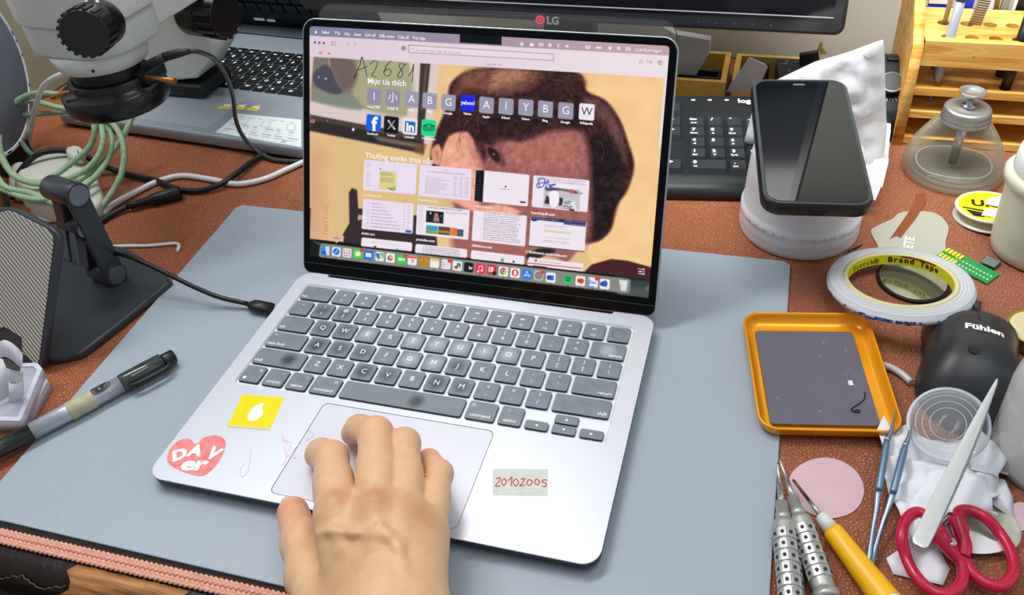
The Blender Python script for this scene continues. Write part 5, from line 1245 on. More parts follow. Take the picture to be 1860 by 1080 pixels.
for i in range(3):
    for r_, tt_ in ((0, ('Ins', 'Home', 'PgUp')), (1, ('Del', 'End', 'PgDn'))): kkey(nv - (2 - i) * P_, rws[r_], 1, 1, tt_[i])
    kkey(nv - (2 - i) * P_, rws[4], 1, 1, '◄▼►'[i]); kkey(nv - (2 - i) * P_, rws[0] + P_ * 1.4, 1, 1, ('Prt', 'Scr', 'Pau')[i])
kkey(nv - P_, rws[3], 1, 1, '▲')
sb = MB(); main_x = nv - 2 * P_ - P_ * 1.25
for r_ in range(5):
    for q in range(14): kkey(main_x - q * P_, rws[r_], 1, 1, None, None, sb)
for q in range(13): kkey(main_x - q * P_ * 1.07, rws[0] + P_ * 1.4, 1, 1, None, None, sb)
sb.T = Matrix.Identity(4); o = sb.build('key_block', [m_kc, m_ks], kb); tag(o, kind='stuff')
b = MB(); l0 = inv(kb) @ at(1347, 186, .0245); b.T = Matrix.Translation((l0.x + .011, l0.y, .0262)) @ Matrix.Rotation(R(4.6), 4, 'X'); b.text('logitech', .0115, (0.003, 0, 0), bold=.0004); child(b, 'maker_lettering', m_whitelet, kb)
b = MB()
for px in (1259, 1289, 1320):
    l1 = inv(kb) @ at(px, 184, .0245); b.T = Matrix.Translation((l1.x, l1.y, .0260)) @ Matrix.Rotation(R(4.6), 4, 'X'); b.prism(rrect(.0045, .0028, .0012, 3), 0, .0003, holes=[rrect(.0028, .0012, .0004, 2)])
child(b, 'indicator_marks', m_whitelet, kb)

# ---- monitor
mon = thing('monitor', 'large black desktop monitor with a glossy dark bezel above the laptop', 'monitor', (.139, .62, 0))
MT = Matrix.Translation((.139, .55, .1065)) @ Matrix.Rotation(R(-6), 4, 'X')
m_bez = mat('monitor_bezel', '#2b2c30', 0.22, spec=.6)
def mon_part(b, name, m, lb=None):
    o = b.build(name, m, mon); o.data.transform(inv(mon))
    if lb: tag(o, label=lb)
    return o
b = MB(); b.T = MT @ Matrix(((1, 0, 0, 0), (0, 0, -1, 0), (0, 1, 0, 0), (0, 0, 0, 1)))
W2 = .2975; ob = rrect(W2 * 2, .37, .010, 8, 0, .185)
b.prism(ob, -.040, 0, bev=.004, seg=3, holes=None); mon_part(b, 'housing', m_bez)
b = MB(); b.T = MT @ Matrix(((1, 0, 0, 0), (0, 0, -1, 0), (0, 1, 0, 0), (0, 0, 0, 1)))
b.prism(rrect2(-W2 + .012, W2 - .012, .0192, .355, .001), .0000, .0006); mon_part(b, 'screen', mat('monitor_glass', '#0d0f13', 0.12, spec=.6))
b = MB(); b.T = MT @ Matrix(((1, 0, 0, 0), (0, 0, -1, 0), (0, 1, 0, 0), (0, 0, 0, 1)))
b.box(-W2 + .012, W2 - .012, .0180, .0190, .0000, .0014); mon_part(b, 'trim_strip', mat('silver_strip', '#c9ccd2', .3, metal=.4))
b = MB(); b.T = MT @ Matrix(((1, 0, 0, 0), (0, 0, -1, 0), (0, 1, 0, 0), (0, 0, 0, 1)))
lg = aty(981, 37, .5495); lx = lg.x - .139
lz = lg.z - .1065; b.prism(circ(.0056, 32, lx, lz), 0.0001, .0005); b.mi = 1; b.text('LG', .0112, (lx + .0140, lz, .0006), bold=.0005)
b.mi = 2; b.prism(circ(.0040, 24, lx, lz), .0005, .0007, holes=[circ(.0036, 24, lx, lz)]); b.box(lx - .0003, lx + .0003, lz - .0018, lz + .0018, .0005, .0008)
mon_part(b, 'logo', [mat('logo_crimson', '#d8204a', .4), mat('logo_grey', '#8d8e92', .4), mat('logo_pink', '#e87c98', .4)])
b = MB(); b.T = MT @ Matrix(((1, 0, 0, 0), (0, 0, -1, 0), (0, 1, 0, 0), (0, 0, 0, 1)))
for q in range(5): b.lathe([(.0006, .0001), (.0006, .0003)], 8, .155 + q * .018, .008)
mon_part(b, 'button_marks', mat('btn_grey', '#6c6e72', .5))
b = MB(); b.prism(rrect(.060, .030, .006, 4, 0, .01), .02, .24); child(b, 'stand_neck', m_blackp, mon)
b = MB(); b.prism(rrect(.12, .10, .02, 6, 0, .045), .0006, .021, bev=.003, seg=2); child(b, 'stand_base', m_blackp, mon)
# ---- orange tin tray with a grey pad, a chip and a hair
def fit(px, z):
    P = [at(x, y, z) for x, y in px]; c = sum(P, Vector()) / 4; u = ((P[1] - P[0]) + (P[2] - P[3])) / 2; v = ((P[0] - P[3]) + (P[1] - P[2])) / 2
    return c, math.atan2(u.y, u.x), u.length, v.length
c, ang, w, h = fit([(1350, 567), (1587, 570), (1631, 784), (1379, 779)], .0115)
tray = thing('tin_tray', 'shallow orange tin tray with rounded corners beside the laptop', 'tray', (c.x, c.y, .0026), ang)
o0 = rrect(w, h, .013, 8)
b = MB(); b.sm = True
rings = []
for ins, z in ((.0055, .0), (.0025, .0006), (.0008, .0030), (.0, .0082), (-.0004, .0092), (.0004, .0096), (.0012, .0092), (.0018, .0070), (.0030, .0030), (.0065, .0010)):
    rings.append([(x, y, z) for x, y in offset(o0, ins)])
b.loops(rings, cap0=True, cap1=True); child(b, 'tin', mat('orange_tin', '#f5a416', 0.28, metal=0.30, spec=.6), tray)
c2, a2, w2, h2 = fit([(1374, 601), (1553, 603), (1594, 774), (1397, 770)], .0055)
pad = thing('magnetic_pad', 'dark grey-violet pad lying in the orange tin tray', 'pad', (c2.x, c2.y, .0040), a2)
o2 = rrect(w2, h2, .003, 4); b = MB(); b.prism(o2, 0, .0022, bev=.0003, seg=1); child(b, 'pad_sheet', mat('slate_pad', '#5c5a68', .5, noise=(25, .6), col2='#6a6874', bump=(700, .1, .0003)), pad)
b = MB(); rr = random.Random(4)
for q in range(26): b.sphere((rr.uniform(-w2 * .45, w2 * .45), rr.uniform(-h2 * .45, h2 * .45), .0023), rr.uniform(.00015, .0004), 5)
o = child(b, 'dust', mat('dust', '#dfe5ea', .8), pad); tag(o, kind='stuff')
p = at(1545, 696, .0068); b = MB(); b.box(-.0015, .0015, -.0022, .0022, 0, .0012); o = b.build('component_chip', mat('chip_white', '#e8e8ea', .4), None, (p.x, p.y, .0063), (0, 0, .2)); tag(o, 'tiny white square chip on the pad in the orange tin tray', 'chip')
pts = spline([at(x, y, .0066) for x, y in ((1571, 712), (1570, 724), (1560, 733), (1548, 741), (1547, 746), (1560, 744), (1561, 748), (1552, 748), (1547, 743))], 5)
b = MB(); b.tube(pts, .00045, 6); o = b.build('wire_scrap', m_blackp, None); o.data.transform(Matrix.Translation(-pts[3])); o.location = pts[3]; tag(o, 'thin black curled wire scrap on the pad in the orange tin tray', 'wire')

# ---- screwdrivers
def driver(label, p0, p1, z, parts, mats, group=None, name='precision_screwdriver'):
    A = at(*p0, z); B = at(*p1, z); t = thing(name, label, 'screwdriver', A, (0, R(90), math.atan2(B.y - A.y, B.x - A.x)), group)
    for nm, prof, m in parts:
        b = MB(); b.lathe([(max(r, .00005), s) for s, r in prof], 28); child(b, nm, mats[m], t)
    return t
def knurled(t, s0, s1, r, n_rows, m_hole, m_body):
    b = MB(); b.lathe([(r - .0008, s0), (r, s0 + .003), (r, s1 - .003), (r - .0008, s1)], 40); child(b, 'grip', m_body, t)
    b = MB(); n_c = 9
    for i in range(n_rows):
        for j in range(n_c):
            a = 2 * PI * (j + .5 * (i % 1)) / n_c; s = s0 + .007 + (s1 - s0 - .014) * (i + .5) / n_rows
            T = Matrix.Rotation(a, 4, 'Z') @ Matrix.Translation((r - .0004, 0, s)) @ Matrix.Rotation(PI / 2, 4, 'Y'); b.T = T
            b.prism(rrect(.0066, .0049, .0006, 2), -.001, .0009, bev=.0003, seg=1, holes=None)
    child(b, 'raised_pads', m_body, t)
    b = MB()
    for i in range(n_rows):
        for j in range(n_c):
            a = 2 * PI * j / n_c; s = s0 + .007 + (s1 - s0 - .014) * (i + .5) / n_rows
            b.T = Matrix.Rotation(a, 4, 'Z') @ Matrix.Translation((r + .0008, 0, s)) @ Matrix.Rotation(PI / 2, 4, 'Y'); b.lathe([(.0011, -.0004), (.0011, .00005)], 10)
    child(b, 'dimples', m_hole, t)
m_drv = mat('grip_aluminium', '#b4b6b4', .42, metal=.6); m_hole = mat('dimple_dark', '#26282a', .6); m_bright = mat('bright_collar', '#d0d4d6', .2, metal=.85)
t = driver('silver precision screwdriver with dimpled grip, leftmost of the three along the mat edge', (1412, 840), (1433, 1040), .0085,
       [('tip', [(0, .0004), (.002, .0008), (.0165, .0009)], 0), ('shaft', [(.0165, .0017), (.028, .0019), (.030, .0022)], 0), ('ferrule', [(.030, .0038), (.038, .0040), (.0381, .0045), (.0435, .0047)], 1), ('collar', [(.103, .0078), (.1075, .0074)], 1), ('end_cap', [(.1075, .0058), (.132, .0062), (.135, .005)], 0)], [m_bright, m_drv, m_hole])
knurled(t, .0437, .103, .0068, 6, m_hole, m_drv)
t = driver('silver precision screwdriver with dimpled grip, between the other silver one and the yellow one', (1416, 833), (1497, 1070), .0085,
       [('tip', [(0, .0004), (.002, .0008), (.017, .0009)], 0), ('shaft', [(.017, .0017), (.0295, .0019)], 0), ('ferrule', [(.0295, .0036), (.038, .0038), (.0381, .0044), (.0435, .0046)], 1), ('collar', [(.092, .0078), (.0965, .0074)], 1), ('end_cap', [(.0965, .0056), (.122, .0060), (.125, .005)], 0)], [m_bright, m_drv, m_hole])
knurled(t, .0437, .092, .0066, 5, m_hole, m_drv)
m_yel = mat('yellow_handle', '#f2b60c', .35); m_palegrip = mat('pale_grip', '#d5d8d2', .4)
t = driver('yellow-handled precision screwdriver beside the round pink film', (1440, 870), (1598, 1075), .0075,
       [('tip', [(0, .0004), (.001, .0009), (.018, .0011)], 2), ('shaft', [(.018, .0014), (.029, .0016)], 0), ('ferrule', [(.029, .0034), (.0295, .0040), (.040, .0050)], 3), ('handle', [(.040, .0056), (.042, .0062), (.055, .0066), (.075, .0075), (.090, .0085), (.10, .0092), (.125, .0088), (.14, .006)], 1)], [m_bright, m_yel, mat('dark_shaft', '#5c4a44', .3, metal=.7), m_palegrip])
b = MB(); b.T = Matrix.Rotation(PI, 4, 'Y') @ Matrix.Identity(4); b = MB()
b.T = Matrix.Translation((-.0090, 0, .098)) @ Matrix.Rotation(-PI / 2, 4, 'Y'); b.prism(circ(.0085, 28, ry=.0048), -.0015, .0012, bev=.0005, seg=2); child(b, 'grip_inlay', m_palegrip, t)

# ---- flat films and discs
def flat(name, label, cat, px, z, th, m, curve=False, pattern=None):
    P = [at(x, y, z) for x, y in px]
    if curve: P = spline(P, 6, True)
    c = sum(P, Vector()) / len(P); q = [(p.x - c.x, p.y - c.y) for p in P]; q = q if area2(q) > 0 else q[::-1]
    b = MB(); b.prism(q, 0, th); o = b.build(name, m, None, (c.x, c.y, z)); tag(o, label, cat); return o
flat('round_film', 'round pale pink plastic film on the leather beside the yellow screwdriver', 'film', [(1433, 872), (1444, 852), (1468, 837), (1498, 831), (1530, 838), (1556, 857), (1569, 885), (1564, 912), (1545, 932), (1513, 941), (1487, 938), (1460, 925), (1442, 900)], .0004, .0003, mat('pink_film', '#dbb9c2', .3, alpha=.88, noise=(60, .4), col2='#e2c3ca'), True)
P = [(1582, 420), (1598, 408), (1620, 398), (1632, 388), (1650, 384), (1680, 384), (1704, 390), (1721, 408), (1722, 422), (1717, 440), (1716, 466), (1690, 480), (1640, 478), (1600, 466), (1594, 446)]
m_plate = mat('thin_steel', '#bfc1b2', .38, metal=.35)
pl = flat('steel_stencil', 'thin grey-green steel plate with a curved outline behind the tape roll', 'metal plate', P, .0006, .0004, m_plate, True)
b = MB(); tw = at(1652, 440, .0012); b.T = Matrix.Translation((tw.x - pl.location.x, tw.y - pl.location.y, .0005)) @ Matrix.Rotation(R(80), 4, 'Z'); b.text('ETE', .011, bold=.0004); o = b.build('plate_lettering', mat('plate_white', '#dedfd8', .5), pl)
flat('kapton_strip', 'reddish brown translucent strip lying across the thin steel plate', 'strip', [(1664, 352), (1678, 350), (1682, 366), (1664, 396), (1636, 432), (1628, 428), (1616, 434), (1640, 400), (1662, 368)], .0012, .0002, mat('kapton', '#87472b', .3))
p = at(1657, 511, 0); 
lens = thing('round_mirror', 'round dark-rimmed mirror disc lying inside the tape roll', 'mirror', (p.x, p.y, .0004))
lens.scale = (.9, .9, .9)
b = MB(); b.lathe([(.0305, 0), (.0315, .0012), (.0305, .0030)], 48); child(b, 'rim', m_blackp, lens)
b = MB(); b.lathe([(.0292, .0030), (.0288, .0034)], 48); child(b, 'mirror_face', mat('mirror_face', '#a7a890', .12, metal=.8), lens)
pick = [at(x, y, z) for x, y, z in ((1526, 480, .002), (1534, 468, .002), (1546, 456, .004), (1558, 449, .007), (1567, 444, .011))]
b = MB(); b.tube(spline(pick, 4), [.0003 + .0016 * math.sin(PI * min(1, i / 16) ** .7) for i in range(17)], 8, flat=.35); o = b.build('pry_pick', m_blackp, None); o.data.transform(Matrix.Translation(-pick[1])); o.location = pick[1]; tag(o, 'thin black curved pry pick beside the tape roll', 'pick')
# green circuit board and its little grey strip
c, a_, w, h = fit([(1716, 449), (1815, 497), (1793, 518), (1704, 468)], .001)
pcb = thing('circuit_board', 'green circuit board with gold pads behind the tape roll', 'circuit board', (c.x, c.y, .0008), a_)
b = MB(); b.box(-w / 2, w / 2, -h / 2, h / 2, 0, .0012); child(b, 'board', mat('pcb_green', '#1d8f4e', .35), pcb)
b = MB()
for q in range(11):
    for r_ in range(2): b.lathe([(.0011, .0012), (.0009, .0014)], 10, -w * .22 + q * w * .066, -h * .18 + r_ * h * .3 - .001)
child(b, 'gold_pads', mat('pad_gold', '#cfe0c4', .3, metal=.3), pcb)
b = MB()
for q in range(5): b.box(-w * .47 + q * .0032, -w * .47 + q * .0032 + .0022, h * .05, h * .38, .0012, .0026); b.box(-w * .47 + q * .0032, -w * .47 + q * .0032 + .0022, -h * .42, -h * .12, .0012, .0022)
child(b, 'connector', mat('yellow_conn', '#dcd43a', .4), pcb)
c, a_, w, h = fit([(1790, 468), (1818, 479), (1808, 494), (1783, 482)], .001)
sc_ = thing('connector_strip', 'small grey patterned connector board lying against the green circuit board', 'connector', (c.x, c.y + .002, .0022), a_)
b = MB(); b.box(-w / 2, w / 2, -h / 2, h / 2, 0, .0008); child(b, 'board', mat('grey_board', '#46504c', .4), sc_)
b = MB()
for i in range(7):
    for j in range(5): b.box(-w * .44 + i * w * .13, -w * .44 + i * w * .13 + w * .07, -h * .42 + j * h * .18, -h * .42 + j * h * .18 + h * .08, .0008, .001)
child(b, 'pads', mat('pad_silver', '#c2cac4', .4), sc_)

# ---- tape roll leaning on the mouse
g = Vector((.40, -.92, 0)).normalized(); sl = .175
tc = at(1634, 516, .0205); nrm_ = Vector((-g.x * sl, -g.y * sl, 1)).normalized()
tape = thing('tape_roll', 'roll of white double-sided tape with a yellow core, tilted against the black mouse', 'tape', tc, nrm_.to_track_quat('Z', 'Y').to_euler())
tape.scale = (.86, .86, .86)
m_tape = mat('tape_white', '#c9ccd2', .45)
b = MB(); b.lathe([(.0495, -.0035), (.0625, -.0035), (.0632, -.003), (.0634, .0010), (.0618, .0014), (.0614, .0052), (.0600, .0056), (.0500, .0056), (.0495, .0052)], 96, cap0=False, cap1=False); child(b, 'tape_winding', m_tape, tape)
b = MB()
for r_ in (.0520, .0548, .0573, .0592): b.lathe([(r_, .0057), (r_ + .0003, .00575)], 96, cap0=False, cap1=False)
child(b, 'winding_lines', mat('line_grey', '#8e9196', .5), tape)
b = MB(); b.lathe([(.0450, -.0045), (.0495, -.0045), (.0495, .0062), (.0450, .0062)], 96, cap0=False, cap1=False); b.loops([[(.0450 * math.cos(a), .0450 * math.sin(a), -.0045) for a in np.linspace(0, 2 * PI, 97)[:-1]], [(.0450 * math.cos(a), .0450 * math.sin(a), .0062) for a in np.linspace(0, 2 * PI, 97)[:-1]]][::-1], cap0=False, cap1=False); child(b, 'core', mat('core_cream', '#cfc99a', .55), tape)
b = MB(); b.loops([[(.0448 * math.cos(a), .0448 * math.sin(a), z) for a in np.linspace(0, 2 * PI, 97)[:-1]] for z in (.0056, -.0042)], cap0=False, cap1=False); child(b, 'core_liner', mat('core_yellow', '#e9e40f', .4), tape)
def ringtext(txt, r, z, a_mid, size, inside=True, bold=0.0003, m=None, name='core_lettering', step=None):
    b = MB(); step = step or size * .62 / r; k = len(txt)
    for i, ch in enumerate(txt):
        if ch == ' ': continue
        a = a_mid - (i - (k - 1) / 2) * step * (1 if inside else -1)
        b.T = Matrix.Rotation(a, 4, 'Z') @ Matrix.Translation((r, 0, z)) @ Matrix.Rotation(-PI / 2 if inside else PI / 2, 4, 'Z') @ Matrix.Rotation(PI / 2, 4, 'X'); b.text(ch, size, bold=bold)
    return child(b, name, m, tape)
rz = tape.rotation_euler.to_matrix().inverted(); bk = rz @ Vector((0, 1, 0)); ab = math.atan2(bk.y, bk.x)
ringtext('Brand Tape', .0446, .0008, ab - R(22), .0078, True, .0003, mat('black_print', '#1d1c16', .5))
ringtext('Scotch®', .0446, -.0002, ab + R(40), .0072, True, .0001, mat('black_print', '#1d1c16', .5))
b = MB(); b.loops([[(.0447 * math.cos(a), .0447 * math.sin(a), z) for a in np.linspace(ab - R(48), ab - R(6), 20)] for z in (.0056, .0036)], closed=False, cap0=False, cap1=False); child(b, 'red_stripe', mat('red_print', '#b8391c', .5), tape)
fr = rz @ Vector((0, -1, 0)); af = math.atan2(fr.y, fr.x)
b = MB(); rr = random.Random(2)
for q in range(34):
    a = af + R(rr.uniform(-75, 75)); dz = rr.choice((-.0022, -.0005)); 
    b.T = Matrix.Rotation(a, 4, 'Z') @ Matrix.Translation((.0636, 0, dz)) @ Matrix.Rotation(PI / 2, 4, 'Y'); b.prism(rrect(rr.uniform(.0008, .0022), rr.uniform(.001, .006), .0002, 1), -.0004, .0001)
child(b, 'blue_print_marks', mat('blue_print', '#274a9c', .5), tape)
ringtext('SCOTCH 3M TAPE', .0636, -.0008, af + R(-8), .0038, False, .0003, mat('blue_print', '#274a9c', .5), 'outer_print')

# ---- mouse
mc = at(1764, 655, .012); md = (at(1765, 562, .028) - at(1752, 735, .010)); ma = math.atan2(md.y, md.x) - PI / 2
mouse = thing('computer_mouse', 'black wireless computer mouse on the leather, right of the orange tin tray', 'mouse', (mc.x, mc.y, 0.0004), ma)
mouse.scale = (1.07, 1.07, 1.07)
def mouse_sdf(X, Y, Z):
    y = Y + 2; t = np.clip((y + 56) / 112, 0, 1)
    w = 33.5 - 4.5 * np.exp(-((y - 8) / 22) ** 2) + 1.5 * (t > .5) * (t - .5) - 9.0 * np.clip(-(y + 26) / 30, 0, 1) ** 2
    top = 37.5 - 15.5 * np.clip((y + 8) / 62, 0, 1) ** 1.6 - 26 * np.clip(-(y + 8) / 50, 0, 1) ** 2.4
    top = np.maximum(top, 6)
    q = (np.abs(X / w) ** 2.6 + np.abs(y / 56.5) ** 3.6 + np.clip(Z / top, 0, 9) ** 2.5)
    d = (q ** .42 - 1) * 19
    return np.maximum(d, -Z + .5)
Vm, Fm = sdf_mesh(mouse_sdf, (-42, -64, -2), (42, 62, 44), 1.3)
m_mouse = mat('mouse_black', '#26292d', .38, spec=.5, noise=(30, .5), col2='#2d3034')
o = mesh_from('shell', Vm / 1000, Fm, m_mouse, mouse); s_ = o.modifiers.new('s', 'SMOOTH'); s_.factor = .5; s_.iterations = 6
def mtop(x, y):   # height of the shell
    zz = np.linspace(0, 44, 400); d = mouse_sdf(np.full(400, x), np.full(400, y), zz); k = np.where(d < 0)[0]; return (zz[k[-1]] if len(k) else 2) / 1000
b = MB(); b.tube([(x / 1000, y / 1000, mtop(x, y) + .0000) for x, y in ((0, 40), (0, 30), (0, 24), (0, 17))], .0006, 6); child(b, 'button_seam', m_dark, mouse)
b = MB(); b.tube([(-.0035, .046, mtop(0, 46) + .0005), (.0035, .046, mtop(0, 46) + .0005)], .0062, 20); child(b, 'scroll_wheel', mat('wheel', '#3a3d40', .4), mouse)
for sx in (-1, 1):
    b = MB(); b.tube(spline([(sx * x / 1000, y / 1000, mtop(sx * x, y) + .0002) for x, y in ((23, 42), (27, 36), (29.5, 26), (26.5, 20), (22.5, 27), (21.5, 38), (23, 42))], 4), .0004, 5); child(b, 'side_button', m_dark, mouse)
b = MB(); zt = mtop(0, 4); zt2 = mtop(0, 10); sl_ = math.atan2(zt2 - zt, .006); b.T = Matrix.Translation((-.001, .0065, mtop(0, 6.5) + .0007)) @ Matrix.Rotation(sl_, 4, 'X'); b.text('Fühlen', .0090, (.0035, -.001, 0), bold=.00035); 
for v in b.bm.verts:
    xx, yy = v.co.x * 1000, v.co.y * 1000; v.co.z = mtop(xx, yy) + .00035
child(b, 'maker_lettering', m_whitelet, mouse)
b = MB(); b.tube([(0, 0, -.0002), (0, 0, .00012)], .0036, 20); b.bm.transform(Matrix.Translation((-.004, -.018, mtop(-4, -18) + .0001))); child(b, 'dark_spot', m_dark, mouse)

# ---- short clear tube
tp_ = [at(x, y, .0032) for x, y in ((1603, 662), (1620, 668), (1638, 679), (1655, 694))]
ct = tp_[1]; b = MB(); b.tube(spline(tp_, 5), .0026, 16, caps=False); o = b.build('plastic_tube', mat('milky_tube', '#d8d4cc', .25, alpha=.75, spec=.7), None); o.data.transform(Matrix.Translation(-ct)); o.location = ct; modsolid(o, .0006, -1); tag(o, 'short curved piece of clear plastic tube beside the orange tin tray', 'tube')

# ---- solder spool
p = at(1794, 392, .002); sp_ = thing('solder_spool', 'small solder wire spool with a yellow label and paper scraps, beside the glass bottle', 'spool', (p.x, p.y, .0005), (R(-4), R(-3), 0))
b = MB(); b.lathe([(.0285, 0), (.0292, .0006), (.0285, .0018), (.020, .0020), (.020, .0095), (.0280, .0097), (.0286, .0105), (.0280, .0114), (.0258, .0116), (.0256, .0110)], 64); child(b, 'flanges', mat('spool_clear', '#dadbd2', .3, alpha=.9), sp_)
b = MB(); b.lathe([(.0252, .0023), (.0258, .0058), (.0252, .0094)], 48, cap0=False, cap1=False); child(b, 'wound_wire', mat('solder', '#b8b489', .4, metal=.4), sp_)
b = MB(); b.lathe([(.0254, .0110), (.0254, .0113)], 48); b.mi = 1; b.T = Matrix.Translation((0, 0, .0114)) @ Matrix.Rotation(R(-4), 4, 'Z'); b.text('U.C', .0155, (-.002, .004, 0), bold=.0006)
b.prism([(-.022, -.004), (-.004, -.008), (-.006, -.010), (-.0225, -.006)], 0, .0001); b.prism([(-.020, -.0085), (-.004, -.0125), (-.006, -.020), (-.014, -.019)], 0, .0001)
child(b, 'label', [mat('label_yellow', '#f0e813', .4), mat('black_print', '#1d1c16', .5)], sp_)
W, fs = sheet([(-.004, .002), (.020, .006), (.026, -.006), (.016, -.022), (-.008, -.014)], .004, lambda x, y: .0122 + abs(creases(5, .02, .002, 3)(x, y)), None, seed=2)
for nm, poly_, sd in (('lower', [(-.006, -.006), (.010, -.001), (.024, -.004), (.022, -.017), (.004, -.021), (-.010, -.016)], 3), ('upper', [(-.002, .010), (.010, .017), (.026, .010), (.024, -.002), (.006, .000), (-.004, .002)], 8)):
    W, fs = sheet(poly_, .004, lambda x, y: .0120 + abs(creases(5, .02, .0016, sd)(x, y)), None, seed=sd)
    M_ = Matrix.Translation(sp_.location) ; o = add_sheet('paper_scrap', [M_ @ w for w in W], fs, mat('scrap_paper', '#e3e1dc', .7), None, .0002, False)
    o.data.transform(Matrix.Translation(-sp_.location)); o.location = sp_.location
    tag(o, f'{nm} torn white paper scrap stuck on the yellow solder spool label', 'paper')

# ---- dirty white jar with a lid, frosted bottle, gold tin
tb = thing('plastic_tub', 'stained milky plastic jar at the right edge, in front of the glass bottle', 'jar', (.605, .372, .0004))
m_milk = mat('milky_stained', '#dfe0d0', .4, noise=(35, .6), col2='#c9c9ae')
b = MB(); b.lathe([(.034, 0), (.0365, .002), (.0372, .010), (.0385, .060), (.0390, .066), (.0420, .068), (.0425, .074), (.0395, .078)], 64); child(b, 'body', m_milk, tb)
b = MB(); b.lathe([(.0370, .0775), (.0375, .082), (.0360, .0945), (.0335, .0975), (.0330, .0965), (.0001, .0962)], 64, cap0=True); child(b, 'lid', mat('lid_white', '#e6e9ec', .4), tb)
p = at(1858, 262, .10); lid2 = thing('clear_cup', 'clear plastic cup behind the stained milky jar', 'cup', (.632, .425, .0004))
b = MB(); b.lathe([(.026, 0), (.030, .100), (.0308, .104), (.0292, .104), (.0285, .100), (.0245, .002)], 48, cap0=True, cap1=True); child(b, 'cup_wall', clearmat('cup_clear', '#e4e8ec', .25, .9), lid2)
fb = thing('frosted_bottle', 'frosted clear plastic bottle standing at the right edge, over the white cloth', 'bottle', (.5685, .142, .0004))
b = MB(); b.lathe([(.030, 0), (.0335, .002), (.0345, .008), (.0345, .060), (.0335, .068), (.029, .079), (.022, .087), (.0145, .093), (.0125, .097)], 64); child(b, 'body', mat('frosted_clear', '#e2e6ea', .22, alpha=.6, spec=.8), fb)
b = MB(); b.lathe([(.0310, .002), (.0328, .004), (.0328, .0255), (.0001, .0256)], 48); child(b, 'liquid', mat('pale_liquid', '#cfc9ab', .1, alpha=.6), fb)
b = MB(); b.lathe([(.0150, .0945), (.0155, .095), (.0150, .118), (.0135, .120)], 40); child(b, 'cap', mat('cap_milk', '#dfe3ea', .4, alpha=.95), fb)
p = at(1885, 596, .012); gt = thing('gold_tin', 'small round gold-rimmed tin at the right edge beside the mouse', 'tin', (p.x, p.y, .0004))
b = MB(); b.lathe([(.0195, 0), (.0205, .001), (.0205, .0105), (.0210, .0115), (.0198, .0120), (.0190, .0110)], 48); child(b, 'tin_body', mat('gold', '#c9a548', .3, metal=.7), gt)
b = MB(); b.lathe([(.0188, .0100), (.0188, .0112)], 48); child(b, 'contents', mat('cream', '#d8cba0', .5), gt)
# ---- white cloths, tweezers, spudger, clear lid, scissors
m_cloth = mat('lens_cloth', '#e6e8ef', .75, spec=.2)
def cloth(label, px, z0, amp, seed, n=9, step=.0055, group=None, bend=None, name='lens_cloth'):
    P = [at(x, y, z0) for x, y in px]; cx = sum(p.x for p in P) / len(P); cy = sum(p.y for p in P) / len(P)
    poly = [(p.x - cx, p.y - cy) for p in P]; cr = creases(n, .035, amp, seed)
    lowest = [9]
    def hf(x, y):
        return cr(x, y) + (bend(x + cx, y + cy) if bend else 0)
    W, fs = sheet(poly, step, hf, None, seed=seed)
    mn = min(w.z for w in W); W = [Vector((w.x, w.y, w.z - mn + .0008)) for w in W]
    t = thing(name, label, 'cloth', (cx, cy, z0 - .012 if z0 > .012 else .0002), 0, group)
    o = add_sheet(name + '_fabric', [w + Vector((cx, cy, t.location.z)) for w in W], fs, m_cloth, t, .0004, True)
    o2 = o; COL.objects.unlink(o2); bpy.data.objects.remove(t)
    COL.objects.link(o2); o2.name = name; o2.parent = None; o2.location = (cx, cy, z0 - .012 if z0 > .012 else .0002)
    tag(o2, label, 'cloth'); modbev(o2, .0002, 1, 20) if False else None
    return o2
cloth('large crumpled white cloth under the blue tweezers and the spudger', [(1594, 775), (1606, 752), (1622, 770), (1650, 774), (1690, 790), (1740, 790), (1780, 800), (1822, 790), (1846, 835), (1832, 860), (1815, 845), (1815, 905), (1775, 915), (1745, 918), (1705, 955), (1680, 980), (1650, 960), (1630, 930), (1616, 890), (1600, 850), (1606, 815)], .010, .0035, 21, 12)
cloth('small white cloth corner showing under the left handle of the red scissors', [(1608, 1018), (1632, 1000), (1655, 965), (1690, 970), (1725, 1035), (1712, 1064), (1660, 1052), (1622, 1042)], .001, .0011, 5, 7)
cloth('folded white cloth flap between the spudger and the frosted bottle', [(1765, 785), (1783, 770), (1812, 780), (1836, 822), (1818, 848), (1812, 842), (1770, 836)], .022, .0040, 8, 7)
cloth('white cloth loop at the right edge beside the red scissors', [(1808, 850), (1830, 860), (1848, 885), (1851, 920), (1830, 915), (1805, 905)], .012, .0040, 15, 6)
cloth('smooth folded white cloth band lying under the middle of the spudger', [(1640, 935), (1665, 885), (1700, 830), (1740, 830), (1770, 838), (1800, 850), (1812, 905), (1770, 915), (1730, 912), (1700, 945), (1668, 962)], .022, .0020, 33, 5)

